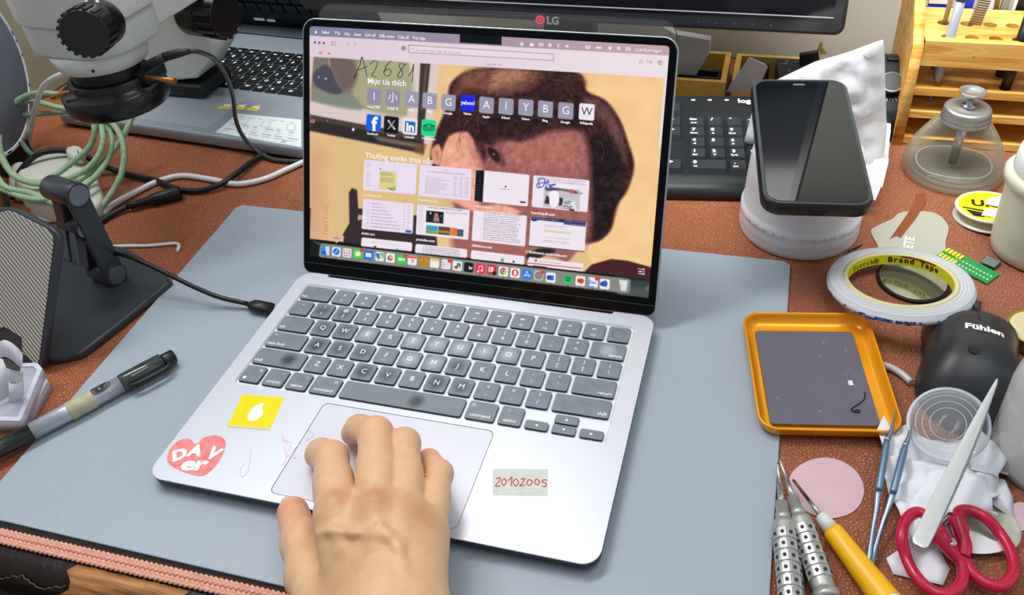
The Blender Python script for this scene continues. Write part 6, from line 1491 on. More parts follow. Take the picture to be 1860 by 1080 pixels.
# blue-grey tweezers lying on the cloth
m_twz = mat('blue_steel', '#8fa6bf', .28, metal=.85); m_twk = mat('knurled_blue', '#7b97b4', .4, metal=.7)
m_twk.node_tree.nodes['Principled BSDF']; nt = NT(m_twk); co = nt.co(scale=(900, 900, 900)); ck = nt.add('ShaderNodeTexChecker', {'Vector': co, 'Scale': 1.0}); nt.bump(ck.outputs[1], .8, .0004)
pj = at(1577, 1032, .0045); tw = thing('tweezers', 'fine blue steel tweezers with knurled grips beside the white cloth', 'tweezers', pj)
for pts in ([(1577, 1032, .0055), (1586, 960, .0085), (1592, 925, .0105), (1596, 890, .0125), (1611, 800, .0150), (1620, 778, .0145), (1631, 727, .0090)], [(1579, 1034, .0045), (1600, 960, .0085), (1612, 925, .0120), (1622, 895, .0145), (1644, 810, .0170), (1652, 788, .0165), (1662, 732, .0105)]):
    Q_ = [at(*p) for p in pts]
    b = MB(); b.tube(spline([Q_[0], Q_[1], Q_[2], Q_[3]], 5), [v_ * .64 for v_ in (.0030, .0029, .0026, .0023, .0021, .0020, .0020, .0021, .0022, .0022, .0023, .0025, .0028, .0030, .0031, .0031)], 10, flat=.6); wch(b, 'arm', m_twz, tw)
    b = MB(); b.tube([Q_[3], Q_[3].lerp(Q_[4], .05), Q_[3].lerp(Q_[4], .9), Q_[4]], [.0019, .0023, .0023, .0018], 14); wch(b, 'knurled_grip', m_twk, tw)
    b = MB(); b.tube(spline([Q_[4], Q_[5], Q_[6]], 5), [v_ * .62 for v_ in (.0032, .0030, .0028, .0026, .0022, .0019, .0015, .0011, .0008, .0005, .0002)], 10, flat=.7); wch(b, 'tip', m_twz, tw)
b = MB(); b.tube([at(1573, 1040, .0045), at(1578, 1028, .005)], [.0022, .0024], 12, flat=.5); wch(b, 'joint', m_twz, tw)

# broad pale steel tweezers (two leaves)
A0, A1 = at(1668, 992, .034), at(1812, 688, .040)
sp = thing('broad_tweezers', 'broad white steel tweezers lying across the white cloth, tips towards the mouse', 'tweezers', A0)
ax = (A1 - A0); Ls = ax.length; ax.normalize(); sd_ = Vector((0, 0, 1)).cross(ax); sd_.normalize(); sd_ = -sd_; up_ = ax.cross(sd_) * -1
up_ = sd_.cross(ax); up_ = up_ if up_.z > 0 else -up_
m_ws = mat('white_steel', '#dcdfe2', .25, metal=.35)
for k, (dz, tw_) in enumerate(((.0, 0), (-.0045, .0012))):
    b = MB(); prof = [(s_, w_ * .46) for s_, w_ in [(0, .0040), (.008, .0076), (.022, .0096), (.10, .0100), (.30, .0094), (.45, .0086), (.52, .0082), (.60, .0074), (.70, .0062), (.80, .0050), (.92, .0032), (.985, .0020), (1, .0010)]]
    top_ = []; bot_ = []
    for s_, w_ in prof:
        c_ = A0 + ax * (s_ * Ls) + up_ * (dz * math.sin(PI * min(1, s_ * 1.05))) + sd_ * tw_ * math.sin(PI * s_)
        top_.append([tuple(c_ - sd_ * w_ + up_ * .0006), tuple(c_ + up_ * .0009), tuple(c_ + sd_ * w_ + up_ * .0006), tuple(c_ + sd_ * w_ - up_ * .0006), tuple(c_ - sd_ * w_ - up_ * .0006)])
    b.loops(top_, smooth=True); o = wch(b, 'leaf', m_ws if k == 0 else m_dsteel, sp); modbev(o, .0003, 2)

# round clear lid leaning on the cloth
lc = at(1722, 770, .024); tocam = (Vector(CAM_P) - lc).normalized(); nl = (tocam * .55 + Vector((-.28, -.1, .75))).normalized()
ld = thing('clear_round_lid', 'small round clear plastic lid leaning on the white cloth near the mouse', 'lid', lc, nl.to_track_quat('Z', 'Y').to_euler())
m_lid = clearmat('clear_lid', '#e8ecf4', .10, .7, .08); m_lidr = mat('clear_lid_rim', '#d3d9e6', .06, alpha=.62, spec=1.0)
b = MB(); b.lathe([(.0001, 0), (.0225, 0), (.0225, .0005), (.0001, .0005)], 64); child(b, 'disc', m_lid, ld)
b = MB(); b.lathe([(.0225, -.0015), (.0248, -.0018), (.0250, .0010), (.0243, .0016), (.0228, .0012)], 64, cap0=False, cap1=False); child(b, 'rim', m_lidr, ld)
b = MB()
for r_ in (.0105, .0150, .0190): b.lathe([(r_, .0006), (r_ + .0003, .0009), (r_ + .0006, .0006)], 56, cap0=False, cap1=False)
child(b, 'rings', m_lidr, ld)

# scissors with red handles
m_red = mat('red_handle', '#c0123c', .28, spec=.6)
sc = thing('scissors', 'scissors with glossy crimson handles, blades under the white cloth', 'scissors', at(1735, 1000, .006))
def loop(name, px, r, zf, flat=1.0, closed=True):
    P = [at(x, y, z) for (x, y, z) in px]; b = MB(); b.tube(spline(P, 8, closed), r, 14, closed=closed, caps=not closed); return wch(b, name, m_red, sc)
L_ = [(1700, 952), (1716, 978), (1735, 1003), (1748, 1030), (1746, 1060), (1722, 1079), (1692, 1072), (1664, 1046), (1646, 1012), (1638, 975), (1645, 945), (1668, 930)]
loop('handle', [(x, y, .0140 if y < 1000 else .009) for x, y in L_], .0034, 0)
Rr = [(1741, 930), (1762, 927), (1790, 940), (1816, 968), (1836, 1003), (1841, 1038), (1824, 1062), (1796, 1061), (1768, 1042), (1752, 1014), (1750, 985), (1748, 955)]
loop('handle', [(x, y, .0120 if y < 960 else .008) for x, y in Rr], .0034, 0)
b = MB(); b.tube(spline([at(1690, 958, .018), at(1712, 985, .013), at(1738, 1012, .009), at(1752, 1020, .008)], 6), .0038, 14); b.tube(spline([at(1735, 938, .013), at(1744, 965, .011), at(1752, 990, .010), at(1748, 1012, .009)], 6), .0042, 14); wch(b, 'handle_shank', m_red, sc)
for p0, p1, w_ in (((1748, 1000, .007), (1716, 930, .0062), .0042), ((1734, 1008, .0055), (1716, 945, .0045), .0042)):
    A_, B_ = at(*p0), at(*p1); d_ = (B_ - A_).normalized(); s_ = d_.cross(Vector((0, 0, 1))).normalized()
    b = MB(); b.loops([[tuple(A_ + d_ * t * .045 + s_ * w_ * (1 - .8 * max(0, t - .3)) * q + Vector((0, 0, zz))) for q, zz in ((-1, 0), (1, 0), (1, .0012), (-1, .0012))] for t in (0, .3, 1)], smooth=False); wch(b, 'blade', m_steel, sc)
b = MB(); b.lathe([(.0030, 0), (.0030, .0015), (.002, .002)], 16); o = child(b, 'pivot_screw', m_steel, sc); o.location = at(1728, 985, .0135) - sc.location
# watch glass and films under the scissors
p = at(1790, 957, .001); wg = thing('watch_glass', 'clear round glass dish under the right handle of the red scissors', 'glass dish', (p.x, p.y, .0004))
b = MB(); b.lathe([(.0001, .0), (.010, .0004), (.0170, .0022), (.0188, .0032), (.0188, .0038), (.0168, .0028), (.010, .0010), (.0001, .0006)], 48); child(b, 'dish', mat('watch_glass', '#d8dccb', .05, alpha=.5, spec=1.0), wg)
b = MB(); q = [at(x, y, .0046) for x, y in ((1756, 968), (1768, 984), (1790, 992), (1820, 988), (1831, 994), (1812, 1003), (1782, 1006), (1762, 998))]
flat('mirror_sliver', 'bright white curved sliver inside the right handle loop of the red scissors', 'sliver', [(1754, 966), (1775, 968), (1800, 980), (1822, 988), (1831, 994), (1812, 1003), (1782, 1006), (1760, 1000)], .0048, .0006, mat('sliver_white', '#eef0f2', .15, metal=.2), True)
flat('pale_film', 'pale translucent film under the cloth loop at the right edge', 'film', [(1826, 925), (1856, 912), (1870, 930), (1862, 960), (1840, 964)], .0006, .0003, mat('pink_film', '#dbb9c2', .3, alpha=.6), True)
flat('cream_scrap', 'cream tape scrap under the corner of the orange tin tray', 'scrap', [(1596, 792), (1618, 768), (1622, 762), (1628, 742), (1612, 756), (1590, 784)], .0008, .0003, mat('cream_tape', '#d9cdb6', .5), False)
# ================================================================ left side
wl = MB(); wl.box(-.5225, -.5125, -.40, .735, .0, .128); o = wl.build('wall_left', mat('partition_beige', '#a9a78f', .7, noise=(9, .6), col2='#9a987f')); struct(o)
# second, silver laptop behind
ar = R(-4.6); aP = at(533, 267, .018)
asus = thing('laptop', 'silver laptop with black keys behind, under the microscope', 'laptop', (aP.x, aP.y, 0), ar)
AW, AD = .356, .252; xr = .030
m_grey = mat('silver_grey_plastic', '#9aa5b0', .38, metal=.3)
b = MB(); b.prism(rrect2(xr - AW, xr, 0, AD, .008, 5), .0035, .0178, bev=.0035, seg=3, bot=True)
b.mi = 0; child(b, 'base', m_grey, asus)
b = MB(); b.prism(rrect2(xr - AW + .003, xr - .003, .003, AD - .003, .006, 4), .0010, .0034); child(b, 'underside', m_blackp, asus)
kx1 = xr - .012; kw = .325; ky0, ky1 = .100, .207
b = MB(); b.prism(rrect2(kx1 - kw, kx1, ky0, ky1, .003, 3), .0177, .0181); child(b, 'keyboard_well', mat('well_grey', '#8d979f', .4), asus)
m_ak = mat('laptop_key_black', '#0f1318', .45)
rr = random.Random(6); nrow = 6
for r_ in range(nrow):
    y0 = ky0 + .002 + r_ * (ky1 - ky0 - .002) / nrow; h_ = (ky1 - ky0 - .002) / nrow - .0022; x = kx1 - .002 - (.003 * (r_ % 2))
    k_ = 0
    while x > kx1 - kw + .012:
        w_ = .0158 if not (r_ == 0 and k_ in (4, 8)) else .034
        if r_ == 0 and k_ == 9: w_ = .09
        w_ = min(w_, x - (kx1 - kw) - .002)
        if w_ < .006: break
        b = MB(); b.prism(rrect2(x - w_, x, y0, y0 + h_, .0012, 2), .0180, .0192)
        b.mi = 1
        if r_ < 5: 
            ch = rr.choice('QWERTYUIOPASDFGHJKL1234567890'); b.text(ch, .0062, (x - w_ * .6, y0 + h_ * .58, .0193), bold=.0003)
        else: b.prism(rrect(.005, .0022, .0005, 1, x - w_ / 2, y0 + h_ / 2), .0192, .0193)
        if x > kx1 - .155 or w_ > .05: o = child(b, 'key', [m_ak, m_whitelet], asus)
        else:
            globals().setdefault('AKB', []).append(b)
        x -= w_ + .0022; k_ += 1
mb2 = MB()
for b in AKB:
    tmp = bpy.data.meshes.new('t'); b.bm.to_mesh(tmp); mb2.bm.from_mesh(tmp); b.bm.free(); bpy.data.meshes.remove(tmp)
o = child(mb2, 'key_block', [m_ak, m_whitelet], asus); tag(o, kind='stuff')
b = MB(); b.prism(rrect2(xr - .255, xr - .150, .012, .082, .003, 4), .0178, .01795); child(b, 'trackpad', mat('grey_trackpad', '#a3aeb9', .3, metal=.2), asus)
b = MB(); b.tube([(xr - AW + .03, AD + .002, .0120), (xr - .03, AD + .002, .0120)], .0045, 16); child(b, 'hinge', m_blackp, asus)
b = MB(); b.prism(rrect2(xr - AW, xr, AD + .0065, AD + .070, .006, 4), .006, .0135, bev=.001, seg=1); child(b, 'screen_lid', mat('lid_grey', '#6f7a84', .4, metal=.3), asus)
def apal(pts, z=.0180): return [(lambda q: (q.x, q.y))(inv(asus) @ at(x, y, z)) for x, y in pts]
st_ = apal([(431, 206), (547, 217), (547, 267), (391, 240)]); st_ = st_ if area2(st_) > 0 else st_[::-1]
b = MB(); b.prism(st_, .0178, .01795); b.mi = 1
for y0_, y1_, n_ in ((.12, .15, 1), (.45, .47, 2), (.5, .55, 2), (.62, .64, 2), (.72, .77, 3), (.82, .85, 3)):
    for q in range(6):
        def sp_(u, v):
            a = Vector(apal([(391 + 40 * v, 240 - 34 * v)])[0]); c_ = Vector(apal([(547, 267 - 50 * v)])[0]); return tuple(a.lerp(c_, u))
        u0 = .06 + q * .155; u1 = u0 + rr.uniform(.05, .13)
        pts_ = [sp_(u0, 1 - y1_), sp_(u1, 1 - y1_), sp_(u1, 1 - y0_), sp_(u0, 1 - y0_)]
        pts_ = pts_ if area2(pts_) > 0 else pts_[::-1]; b.fill([pts_], .01798)
for u0 in (.13, .45, .8):
    a_ = [sp_(u0, .55), sp_(u0 + .12, .55), sp_(u0 + .12, .8), sp_(u0, .8)]; a_ = a_ if area2(a_) > 0 else a_[::-1]; b.fill([a_, offset(a_, .0008)], .01798)
b.prism(rrect(.0055, .0055, .0002, 1, *sp_(.80, .1)), .0179, .01799)
o = child(b, 'sticker', [mat('info_white', '#dfe6e8', .45), mat('info_grey', '#a9b2b6', .5)], asus); tag(o, label='white information sticker with grey print')
for i, (px, py) in enumerate(((408, 194), (434, 195), (460, 197))):
    q = inv(asus) @ at(px, py, .018); b = MB(); b.T = Matrix.Translation((q.x, q.y, 0)) @ Matrix.Rotation(R(5), 4, 'Z'); b.prism([(-.0078, -.004), (.0068, -.004), (.0085, .002), (.0045, .003), (-.0030, .003), (-.0070, .000)], .0178, .0180)
    b.mi = 1; b.prism(rrect(.009, .0035, .0014, 3, .001, .0045), .0178, .01802); b.mi = 2; b.prism(rrect(.0045, .0035, .0014, 3, .0035, .0075), .0178, .01804); b.mi = 3; b.prism(rrect(.006, .0022, .0008, 2, 0, -.0008), .0180, .01806)
    o = child(b, 'sticker', [mat('sticker_yellow', '#e3d53a', .5), mat('sticker_white', '#edf0f2', .4), mat('sticker_pink', '#f08fb4', .5), mat('sticker_ochre', '#c9a92c', .5)], asus); tag(o, label='small yellow white and pink sticker')
# black keyboard propped against the wall
kb2 = thing('computer_keyboard', 'black keyboard propped up behind the silver laptop, under the monitor', 'keyboard', (-.30, .712, .0138), (R(22), 0, R(-3)))
b = MB(); b.box(-.20, .16, -.008, .008, .0, .115, .004); child(b, 'housing', mat('kb2_black', '#1b2227', .4), kb2)
for r_ in range(4):
    for q in range(16):
        b = MB(); x = .142 - q * .0205 - (r_ % 2) * .004; z = .032 + r_ * .019; b.box(x - .0092, x + .0092, -.0115, -.0081, z, z + .0160, .0015); child(b, 'key', m_ak, kb2)
b = MB(); b.T = Matrix.Translation((-.014, -.0090, .0165)) @ Matrix.Rotation(PI / 2, 4, 'X'); b.prism(rrect(.017, .0042, .0015, 3, -.0095, 0), 0, .0008, holes=None); b.prism(rrect(.013, .0040, .0015, 3, .0095, -.0006), 0, .0008); child(b, 'indicator_lights', m_whitelet, kb2)

# ---- stereo microscope with ring light
m_ms = mat('microscope_ivory', '#d3d8d8', .42, noise=(14, .4), col2='#cbd0cf'); m_ms2 = mat('microscope_white', '#e2e6e2', .45)
MA = at(209, 158, .145); mz = MA
mic = thing('microscope', 'white stereo microscope head with black knobs and a black ring light, top left', 'microscope', (MA.x, MA.y, .13))
def mw(b, name, m, lb=None): return wch(b, name, m, mic, lb)
mx, my = MA.x, MA.y
b = MB(); b.lathe([(.040, .132), (.0540, .132), (.0560, .136), (.0560, .151), (.0535, .1555), (.0440, .1565), (.0440, .160), (.0440, .166), (.0425, .1675), (.0385, .1675), (.0385, .134)], 72, mx, my, cap0=False, cap1=False); mw(b, 'ring_light', mat('ring_black', '#101418', .26, spec=.6))
b = MB(); b.lathe([(.0300, .134), (.0375, .136), (.0375, .178), (.033, .185)], 56, mx - .001, my, cap0=False); mw(b, 'objective_barrel', mat('barrel_black', '#07090b', .45))
b = MB(); b.box(mx + .026, mx + .052, my - .004, my + .030, .1568, .171, .002); mw(b, 'socket_block', m_black_soft)
cx_, cy_ = mx - .004, my + .004
b = MB(); b.lathe([(.0430, .1800), (.0475, .1815), (.0505, .1900), (.0530, .2010)], 64, cx_, cy_, sy=.95); mw(b, 'lower_collar', m_ms2)
b = MB(); b.prism(rrect(.126, .098, (.040, .040, .028, .028), 10, cx_ - .004, cy_ + .004), .2005, .2360, bev=.006, seg=4, bot=True); mw(b, 'zoom_housing', m_ms)
b = MB(); b.prism(rrect(.134, .104, (.044, .044, .030, .030), 10, cx_ - .004, cy_ + .004), .2362, .285, bev=.004, seg=3, bot=True); mw(b, 'upper_head', m_ms2)
for s in (-1, 1):
    b = MB(); b.tube([(cx_ + s * .03, cy_ - .005, .286), (cx_ + s * .034, cy_ - .07, .345)], .020, 24); mw(b, 'eyepiece_tube', m_ms2)
b = MB(); b.lathe([(.0018, -.0005), (.0018, .0008)], 12); o = child(b, 'grub_screw', m_dark, mic); q = aty(151, 109, cy_ - .049); o.location = Vector((q.x, q.y, q.z)) - mic.location; o.rotation_euler = (R(90), 0, 0)
def knob(p, d, r, L, n, name, lb=None, marks=False):
    rt = Vector(d).to_track_quat('Z', 'Y').to_euler(); T = Matrix.Translation(Vector(p) - mic.location) @ rt.to_matrix().to_4x4()
    b = MB(); b.T = T; b.lathe([(r * .98, 0), (r, .002), (r, L * .55), (r * .95, L * .57), (r * .95, L - .001), (r * .9, L)], 56)
    for q in range(n):
        a = 2 * PI * q / n; b.T = T @ Matrix.Rotation(a, 4, 'Z'); b.box(r * .93, r * 1.03, -r * .075, r * .075, L * .56, L - .0006)
    o = b.build(name, mat('knob_black', '#17191c', .28, spec=.6), mic)
    if marks:
        b = MB()
        for a, sz in ((70, 1), (95, 1.1), (130, .9)):
            b.T = T @ Matrix.Rotation(R(a), 4, 'Z') @ Matrix.Translation((r + .0001, 0, L * .3)) @ Matrix.Rotation(PI / 2, 4, 'Y'); b.prism(rrect(.0028 * sz, .0035, .0008, 2), 0, .0003); b.prism(circ(.0012, 10, .004, .001), 0, .0003)
        s_ = b.build('zoom_marks', m_whitelet, o)
    return o
kf = aty(152, 61, my - .068); kp = aty(184, 40, my - .034); kq = (kf - kp).normalized(); kp = Vector(mic.location) + (kp - Vector(mic.location)) / .76
knob(kp, kq, .0235, (kf - aty(184, 40, my - .034)).length / .76, 20, 'zoom_knob', marks=True)
mic.scale = (.76, .76, .76)
def mwc(b, name, m):   # world-coordinate part of the scaled head
    o = b.build(name, m, mic); o.data.transform((Matrix.Translation(mic.location) @ Matrix.Diagonal((.76, .76, .76, 1))).inverted()); return o
# focus column standing on the silver laptop, and the arm that carries the head
yc_ = .485
cp = [aty(x, y, yc_) for x, y in ((258, 152), (357, 143), (376, 109), (386, 86), (371, 62), (347, 42), (345, -60), (250, -60))]
b = MB(); b.T = Matrix(((1, 0, 0, 0), (0, 0, -1, yc_), (0, 1, 0, 0), (0, 0, 0, 1))); pl_ = [(q_.x, q_.z) for q_ in cp]; pl_ = pl_ if area2(pl_) > 0 else pl_[::-1]
b.prism(pl_, -.055, 0, bev=.003, seg=3); mwc(b, 'focus_column', m_ms2)
zb = min(q_.z for q_ in cp); b = MB(); b.box(cp[0].x + .004, cp[1].x + .006, yc_ - .004, yc_ + .056, .0196, zb + .004, .003); mwc(b, 'rubber_foot', m_black_soft)
b = MB(); b.loops([[(mx - .02, my + .01, .190), (mx + .040, my + .01, .190), (mx + .040, my + .01, .235), (mx - .02, my + .01, .235)], [(cp[7].x + .006, yc_ + .002, .150), (cp[6].x + .02, yc_ + .002, .150), (cp[6].x + .02, yc_ + .002, .215), (cp[7].x + .006, yc_ + .002, .215)]], smooth=False); o = mwc(b, 'carrier_arm', m_ms2); modbev(o, .003, 3)
kb_ = aty(346, 20, yc_ - .02); kb_ = Vector(mic.location) + (kb_ - Vector(mic.location)) / .76; knob(kb_, Vector((.995, -.09, -.02)), .033, .060, 16, 'focus_knob')
for p0, p1 in (((265, 140, .163), (318, 147, .163)), ((128, 165, .158), (95, 177, .152))):
    b = MB(); b.tube([at(*p0), at(*p1)], [.0014, .0026], 10); mwc(b, 'clamp_screw', mat('copper', '#b0743c', .35, metal=.7))
b = MB(); q0 = at(270, 118, .172); q1 = at(300, 103, .176); b.tube([at(262, 122, .168), q1], .0040, 12); mwc(b, 'socket', m_black_soft)

# ---- cables
def cable(name, label, pts, r, m, extra=None, cat='cable'):
    P = [at(*p) for p in pts]; c = Vector(P[len(P) // 2]); c.z = min(p.z for p in P)
    b = MB(); b.tube(spline(P, 7), r, 10)
    if extra:
        t = thing(name, label, cat, c); wch(b, 'cord', m, t)
        for nm, f in extra: bb = MB(); mm_ = f(bb); wch(bb, nm, mm_, t)
        return t
    o = b.build(name, m, None); o.data.transform(Matrix.Translation(-c)); o.location = c; tag(o, label, cat); return o
m_cab = mat('cable_grey', '#3c4145', .45); m_cabk = mat('cable_black', '#15171a', .4); m_cabw = mat('cable_white', '#e6e8ea', .35)
def plug_f(bb): bb.tube([at(300, 103, .176), at(303, 102, .1765), at(322, 97, .178), at(345, 93, .180)], [.0030, .0038, .0038, .0022], 14); return m_black_soft
cable('power_cable', 'grey cable curving from the microscope ring light down over the silver laptop', [(343, 93, .180), (362, 94, .175), (390, 108, .150), (412, 140, .115), (424, 180, .075), (428, 215, .045), (440, 245, .024), (465, 272, .008), (500, 290, .0035), (560, 293, .0035)], .0022, m_cab, [('barrel_plug', plug_f)])
def fig8(bb):
    A_, B_ = at(232, 375, .006), at(328, 349, .007); d = (B_ - A_); u = d.normalized()
    bb.tube([A_, A_ + d * .1, A_ + d * .38, A_ + d * .48, A_ + d * .62, A_ + d * .97, B_], [.0030, .0034, .0042, .0062, .0066, .0074, .0070], 14)
    return mat('plug_black', '#14181c', .4)
def fig8rings(bb):
    A_, B_ = at(232, 375, .006), at(328, 349, .007); d = (B_ - A_)
    for q in range(6): c_ = A_ + d * (.06 + q * .06); bb.tube([c_, c_ + d * .02], .0045, 12)
    return mat('plug_black', '#14181c', .4)
cable('mains_cable', 'black mains cable with a figure-eight plug lying on the leather', [(232, 375, .005), (205, 388, .004), (186, 400, .0035), (150, 425, .003)], .0028, m_cabk, [('plug', fig8), ('strain_relief', fig8rings)])
cable('thick_cable', 'long black cable crossing the white cable behind the open laptop', [(560, 246, .004), (520, 262, .004), (470, 285, .005), (430, 315, .007), (395, 337, .006), (355, 347, .0035), (318, 342, .0035), (285, 328, .004), (255, 322, .004), (215, 311, .004), (185, 300, .012), (150, 282, .024), (105, 273, .030), (70, 280, .030), (45, 300, .024), (30, 325, .014), (24, 360, .006)], .0030, m_cabk)
cable('white_cable', 'thick white cable curving across the leather behind the phone stand', [(560, 290, .0035), (520, 308, .0035), (480, 325, .0035), (430, 334, .0035), (380, 325, .0035), (330, 319, .0035), (285, 330, .0035), (240, 352, .0035), (205, 372, .0035), (170, 395, .0035), (90, 398, .0035), (60, 400, .0035)], .0030, m_cabw)
cable('white_cable', 'thin white cable hanging behind the green cable coil at the far left', [(150, 124, .160), (110, 136, .14), (80, 155, .11), (66, 190, .07), (58, 225, .040), (46, 276, .004)], .0026, m_cabw)
cable('white_wire', 'thin white wire hook lying behind the phone stand', [(150, 452, .0030), (215, 447, .0020), (270, 446, .0018), (316, 442, .0018), (325, 446, .0018), (322, 456, .0018)], .0016, m_cabw, None, 'wire')
# USB-C cable into the laptop
def usbplug(bb):
    A_, B_ = at(447, 551, .0082), at(492, 560, .0080)
    bb.tube([A_, A_.lerp(B_, .12), A_.lerp(B_, .16), A_.lerp(B_, .3), B_], [.0022, .0026, .0036, .0058, .0058], 16, flat=.62); return mat('plug_black', '#14181c', .4)
cable('charging_cable', 'black charging cable running from the phone stand to the left side of the open laptop', [(150, 440, .020), (190, 455, .030), (225, 463, .038), (262, 477, .036), (310, 500, .028), (355, 522, .020), (400, 540, .0125), (448, 551, .0083)], .0020, m_cabk, [('plug', usbplug)])
# green braided cable coil
m_green = mat('green_braid', '#8fae86', .5); nt = NT(m_green); co = nt.co(scale=(700, 700, 700)); ck = nt.add('ShaderNodeTexChecker', {'Vector': co, 'Scale': .9}); nt.link(nt.mix(ck.outputs[1], lin('#7f9f78'), lin('#a9c4a0')), nt.b.inputs['Base Color'])
gc = thing('braided_cable', 'coil of green braided cable lying beside the phone stand, below the microscope', 'cable', at(100, 275, .0))
loops_ = [[(10, 200, .06), (60, 170, .07), (130, 178, .075), (168, 215, .07), (165, 262, .05), (125, 300, .036), (75, 330, .030), (30, 322, .034), (2, 285, .045), (-8, 240, .055)],
          [(28, 195, .05), (80, 172, .06), (150, 190, .065), (184, 232, .06), (180, 280, .045), (140, 318, .034), (70, 334, .030), (20, 312, .036), (-2, 262, .048), (6, 215, .055)],
          [(20, 215, .045), (90, 205, .05), (160, 205, .055), (200, 240, .05), (195, 290, .036), (150, 340, .030), (80, 362, .028), (20, 350, .030), (-20, 320, .036), (-10, 250, .045)],
          [(40, 185, .06), (110, 196, .065), (190, 215, .06), (222, 255, .05), (222, 310, .030), (196, 360, .014), (160, 395, .006), (120, 380, .02), (60, 352, .030), (0, 330, .036), (-20, 240, .05)]]
for lp in loops_:
    b = MB(); b.tube(spline([at(*p) for p in lp], 7, True), .0030, 10, closed=True); wch(b, 'cable_loop', m_green, gc)
b = MB(); b.tube(spline([at(*p) for p in ((240, 212, .060), (228, 240, .050), (210, 268, .040), (180, 300, .034), (140, 330, .030))], 7), .0030, 10); wch(b, 'cable_end', m_green, gc)
b = MB(); b.tube(spline([at(*p) for p in ((32, 215, .04), (36, 250, .030), (55, 278, .020), (80, 290, .012))], 7), .0028, 10); wch(b, 'cable_end', mat('green_dark', '#5f7a5e', .6), gc)
# white power adapters
def wadapter(label, px, z, th, tilt=(0, 0)):
    P = [at(x, y, z) for x, y in px]; c = sum(P, Vector()) / len(P); q = [(p.x - c.x, p.y - c.y) for p in P]; q = q if area2(q) > 0 else q[::-1]
    q = [(p.x, p.y) for p in spline([(x, y, 0) for x, y in q], 5, True)]
    b = MB(); b.prism(q, 0, th, bev=.004, seg=3, bot=True); o = b.build('power_adapter', mat('adapter_white', '#d4d5cc', .45, noise=(20, .4), col2='#c2c4b8'), None, (c.x, c.y, max(.0005, z - th))); tag(o, label, 'power adapter'); return o
wadapter('rounded white power adapter under the green cable coil', [(30, 312), (60, 285), (115, 276), (150, 290), (165, 312), (150, 350), (100, 372), (50, 368), (32, 345)], .022, .021)
wadapter('white power adapter block behind the top hinge of the phone stand', [(150, 310), (172, 318), (184, 355), (160, 385), (105, 388), (95, 350)], .018, .016)
wadapter('small white plug tip poking out behind the green cable coil', [(118, 268), (140, 262), (152, 272), (146, 284), (124, 282)], .034, .010)
o = wadapter('pale white adapter lying at the left edge beside the green cable coil', [(18, 300), (45, 292), (52, 312), (34, 345), (15, 340)], .016, .014)
b = MB(); b.tube(spline([at(*p) for p in ((52, 380, .012), (75, 376, .014), (100, 384, .012), (120, 384, .010))], 5), .0024, 8); P0 = at(80, 380, .010); o = b.build('orange_wire', mat('orange_wire', '#e0551c', .4), None); o.data.transform(Matrix.Translation(-P0)); o.location = P0; tag(o, 'short orange wire between the white adapter and the phone stand pad', 'wire')
b = MB(); b.tube(spline([at(*p) for p in ((0, 330, .010), (12, 370, .012), (6, 400, .012), (30, 392, .014), (14, 430, .01), (-10, 420, .01))], 5), .0030, 8); P0 = at(10, 390, .010); o = b.build('tangled_wire', m_cabk, None); o.data.transform(Matrix.Translation(-P0)); o.location = P0; tag(o, 'tangled black wire at the left edge above the phone stand pad', 'wire')

# ---- big grey roll at the left edge
rc = Vector((-.455, .335, .0)); 
q = aty(-38, 132, .335); rr_ = .086
nrm2 = ((Vector(CAM_P) - q).normalized()); nrm2.z = 0; nrm2.normalize(); nrm2 = Matrix.Rotation(R(58), 3, 'Z') @ nrm2
roll = thing('large_tape_roll', 'large grey roll with a white blue-marked rim standing at the left edge', 'tape roll', q, nrm2.to_track_quat('Z', 'Y').to_euler())
b = MB(); b.lathe([(.030, -.020), (rr_, -.020), (rr_, .0), (rr_ - .0005, .0006), (.030, .0006)], 96, cap0=False, cap1=False); child(b, 'winding', mat('denim_grey', '#5f6573', .8, noise=(300, .6), col2='#7a8090', bump=(500, .3, .0004)), roll)
b = MB(); b.lathe([(rr_ - .004, .0007), (rr_ - .0035, .0013), (rr_, .0013), (rr_ + .0006, .0004), (rr_ + .0006, -.020)], 96, cap0=False, cap1=False); child(b, 'rim', mat('rim_white', '#dfe3ea', .45), roll)
b = MB(); r3 = random.Random(3)
for i in range(40):
    a = r3.uniform(0, 2 * PI); b.T = Matrix.Rotation(a, 4, 'Z') @ Matrix.Translation((rr_ - .0018, 0, .0014)); b.prism(rrect(.002, r3.uniform(.001, .006), .0003, 1), 0, .0001)
child(b, 'rim_marks', mat('blue_print', '#274a9c', .5), roll)
b = MB(); b.box(-.0, .0, 0, 0, 0, 0) if False else None
rs = thing('roll_support', 'black box under the large grey roll at the left edge', 'box', (q.x, q.y, .0004), 0); b = MB(); b.box(-.035, -.005, -.02, .02, 0, max(.01, q.z - rr_ - .002), .002); child(b, 'box_body', m_blackp, rs)

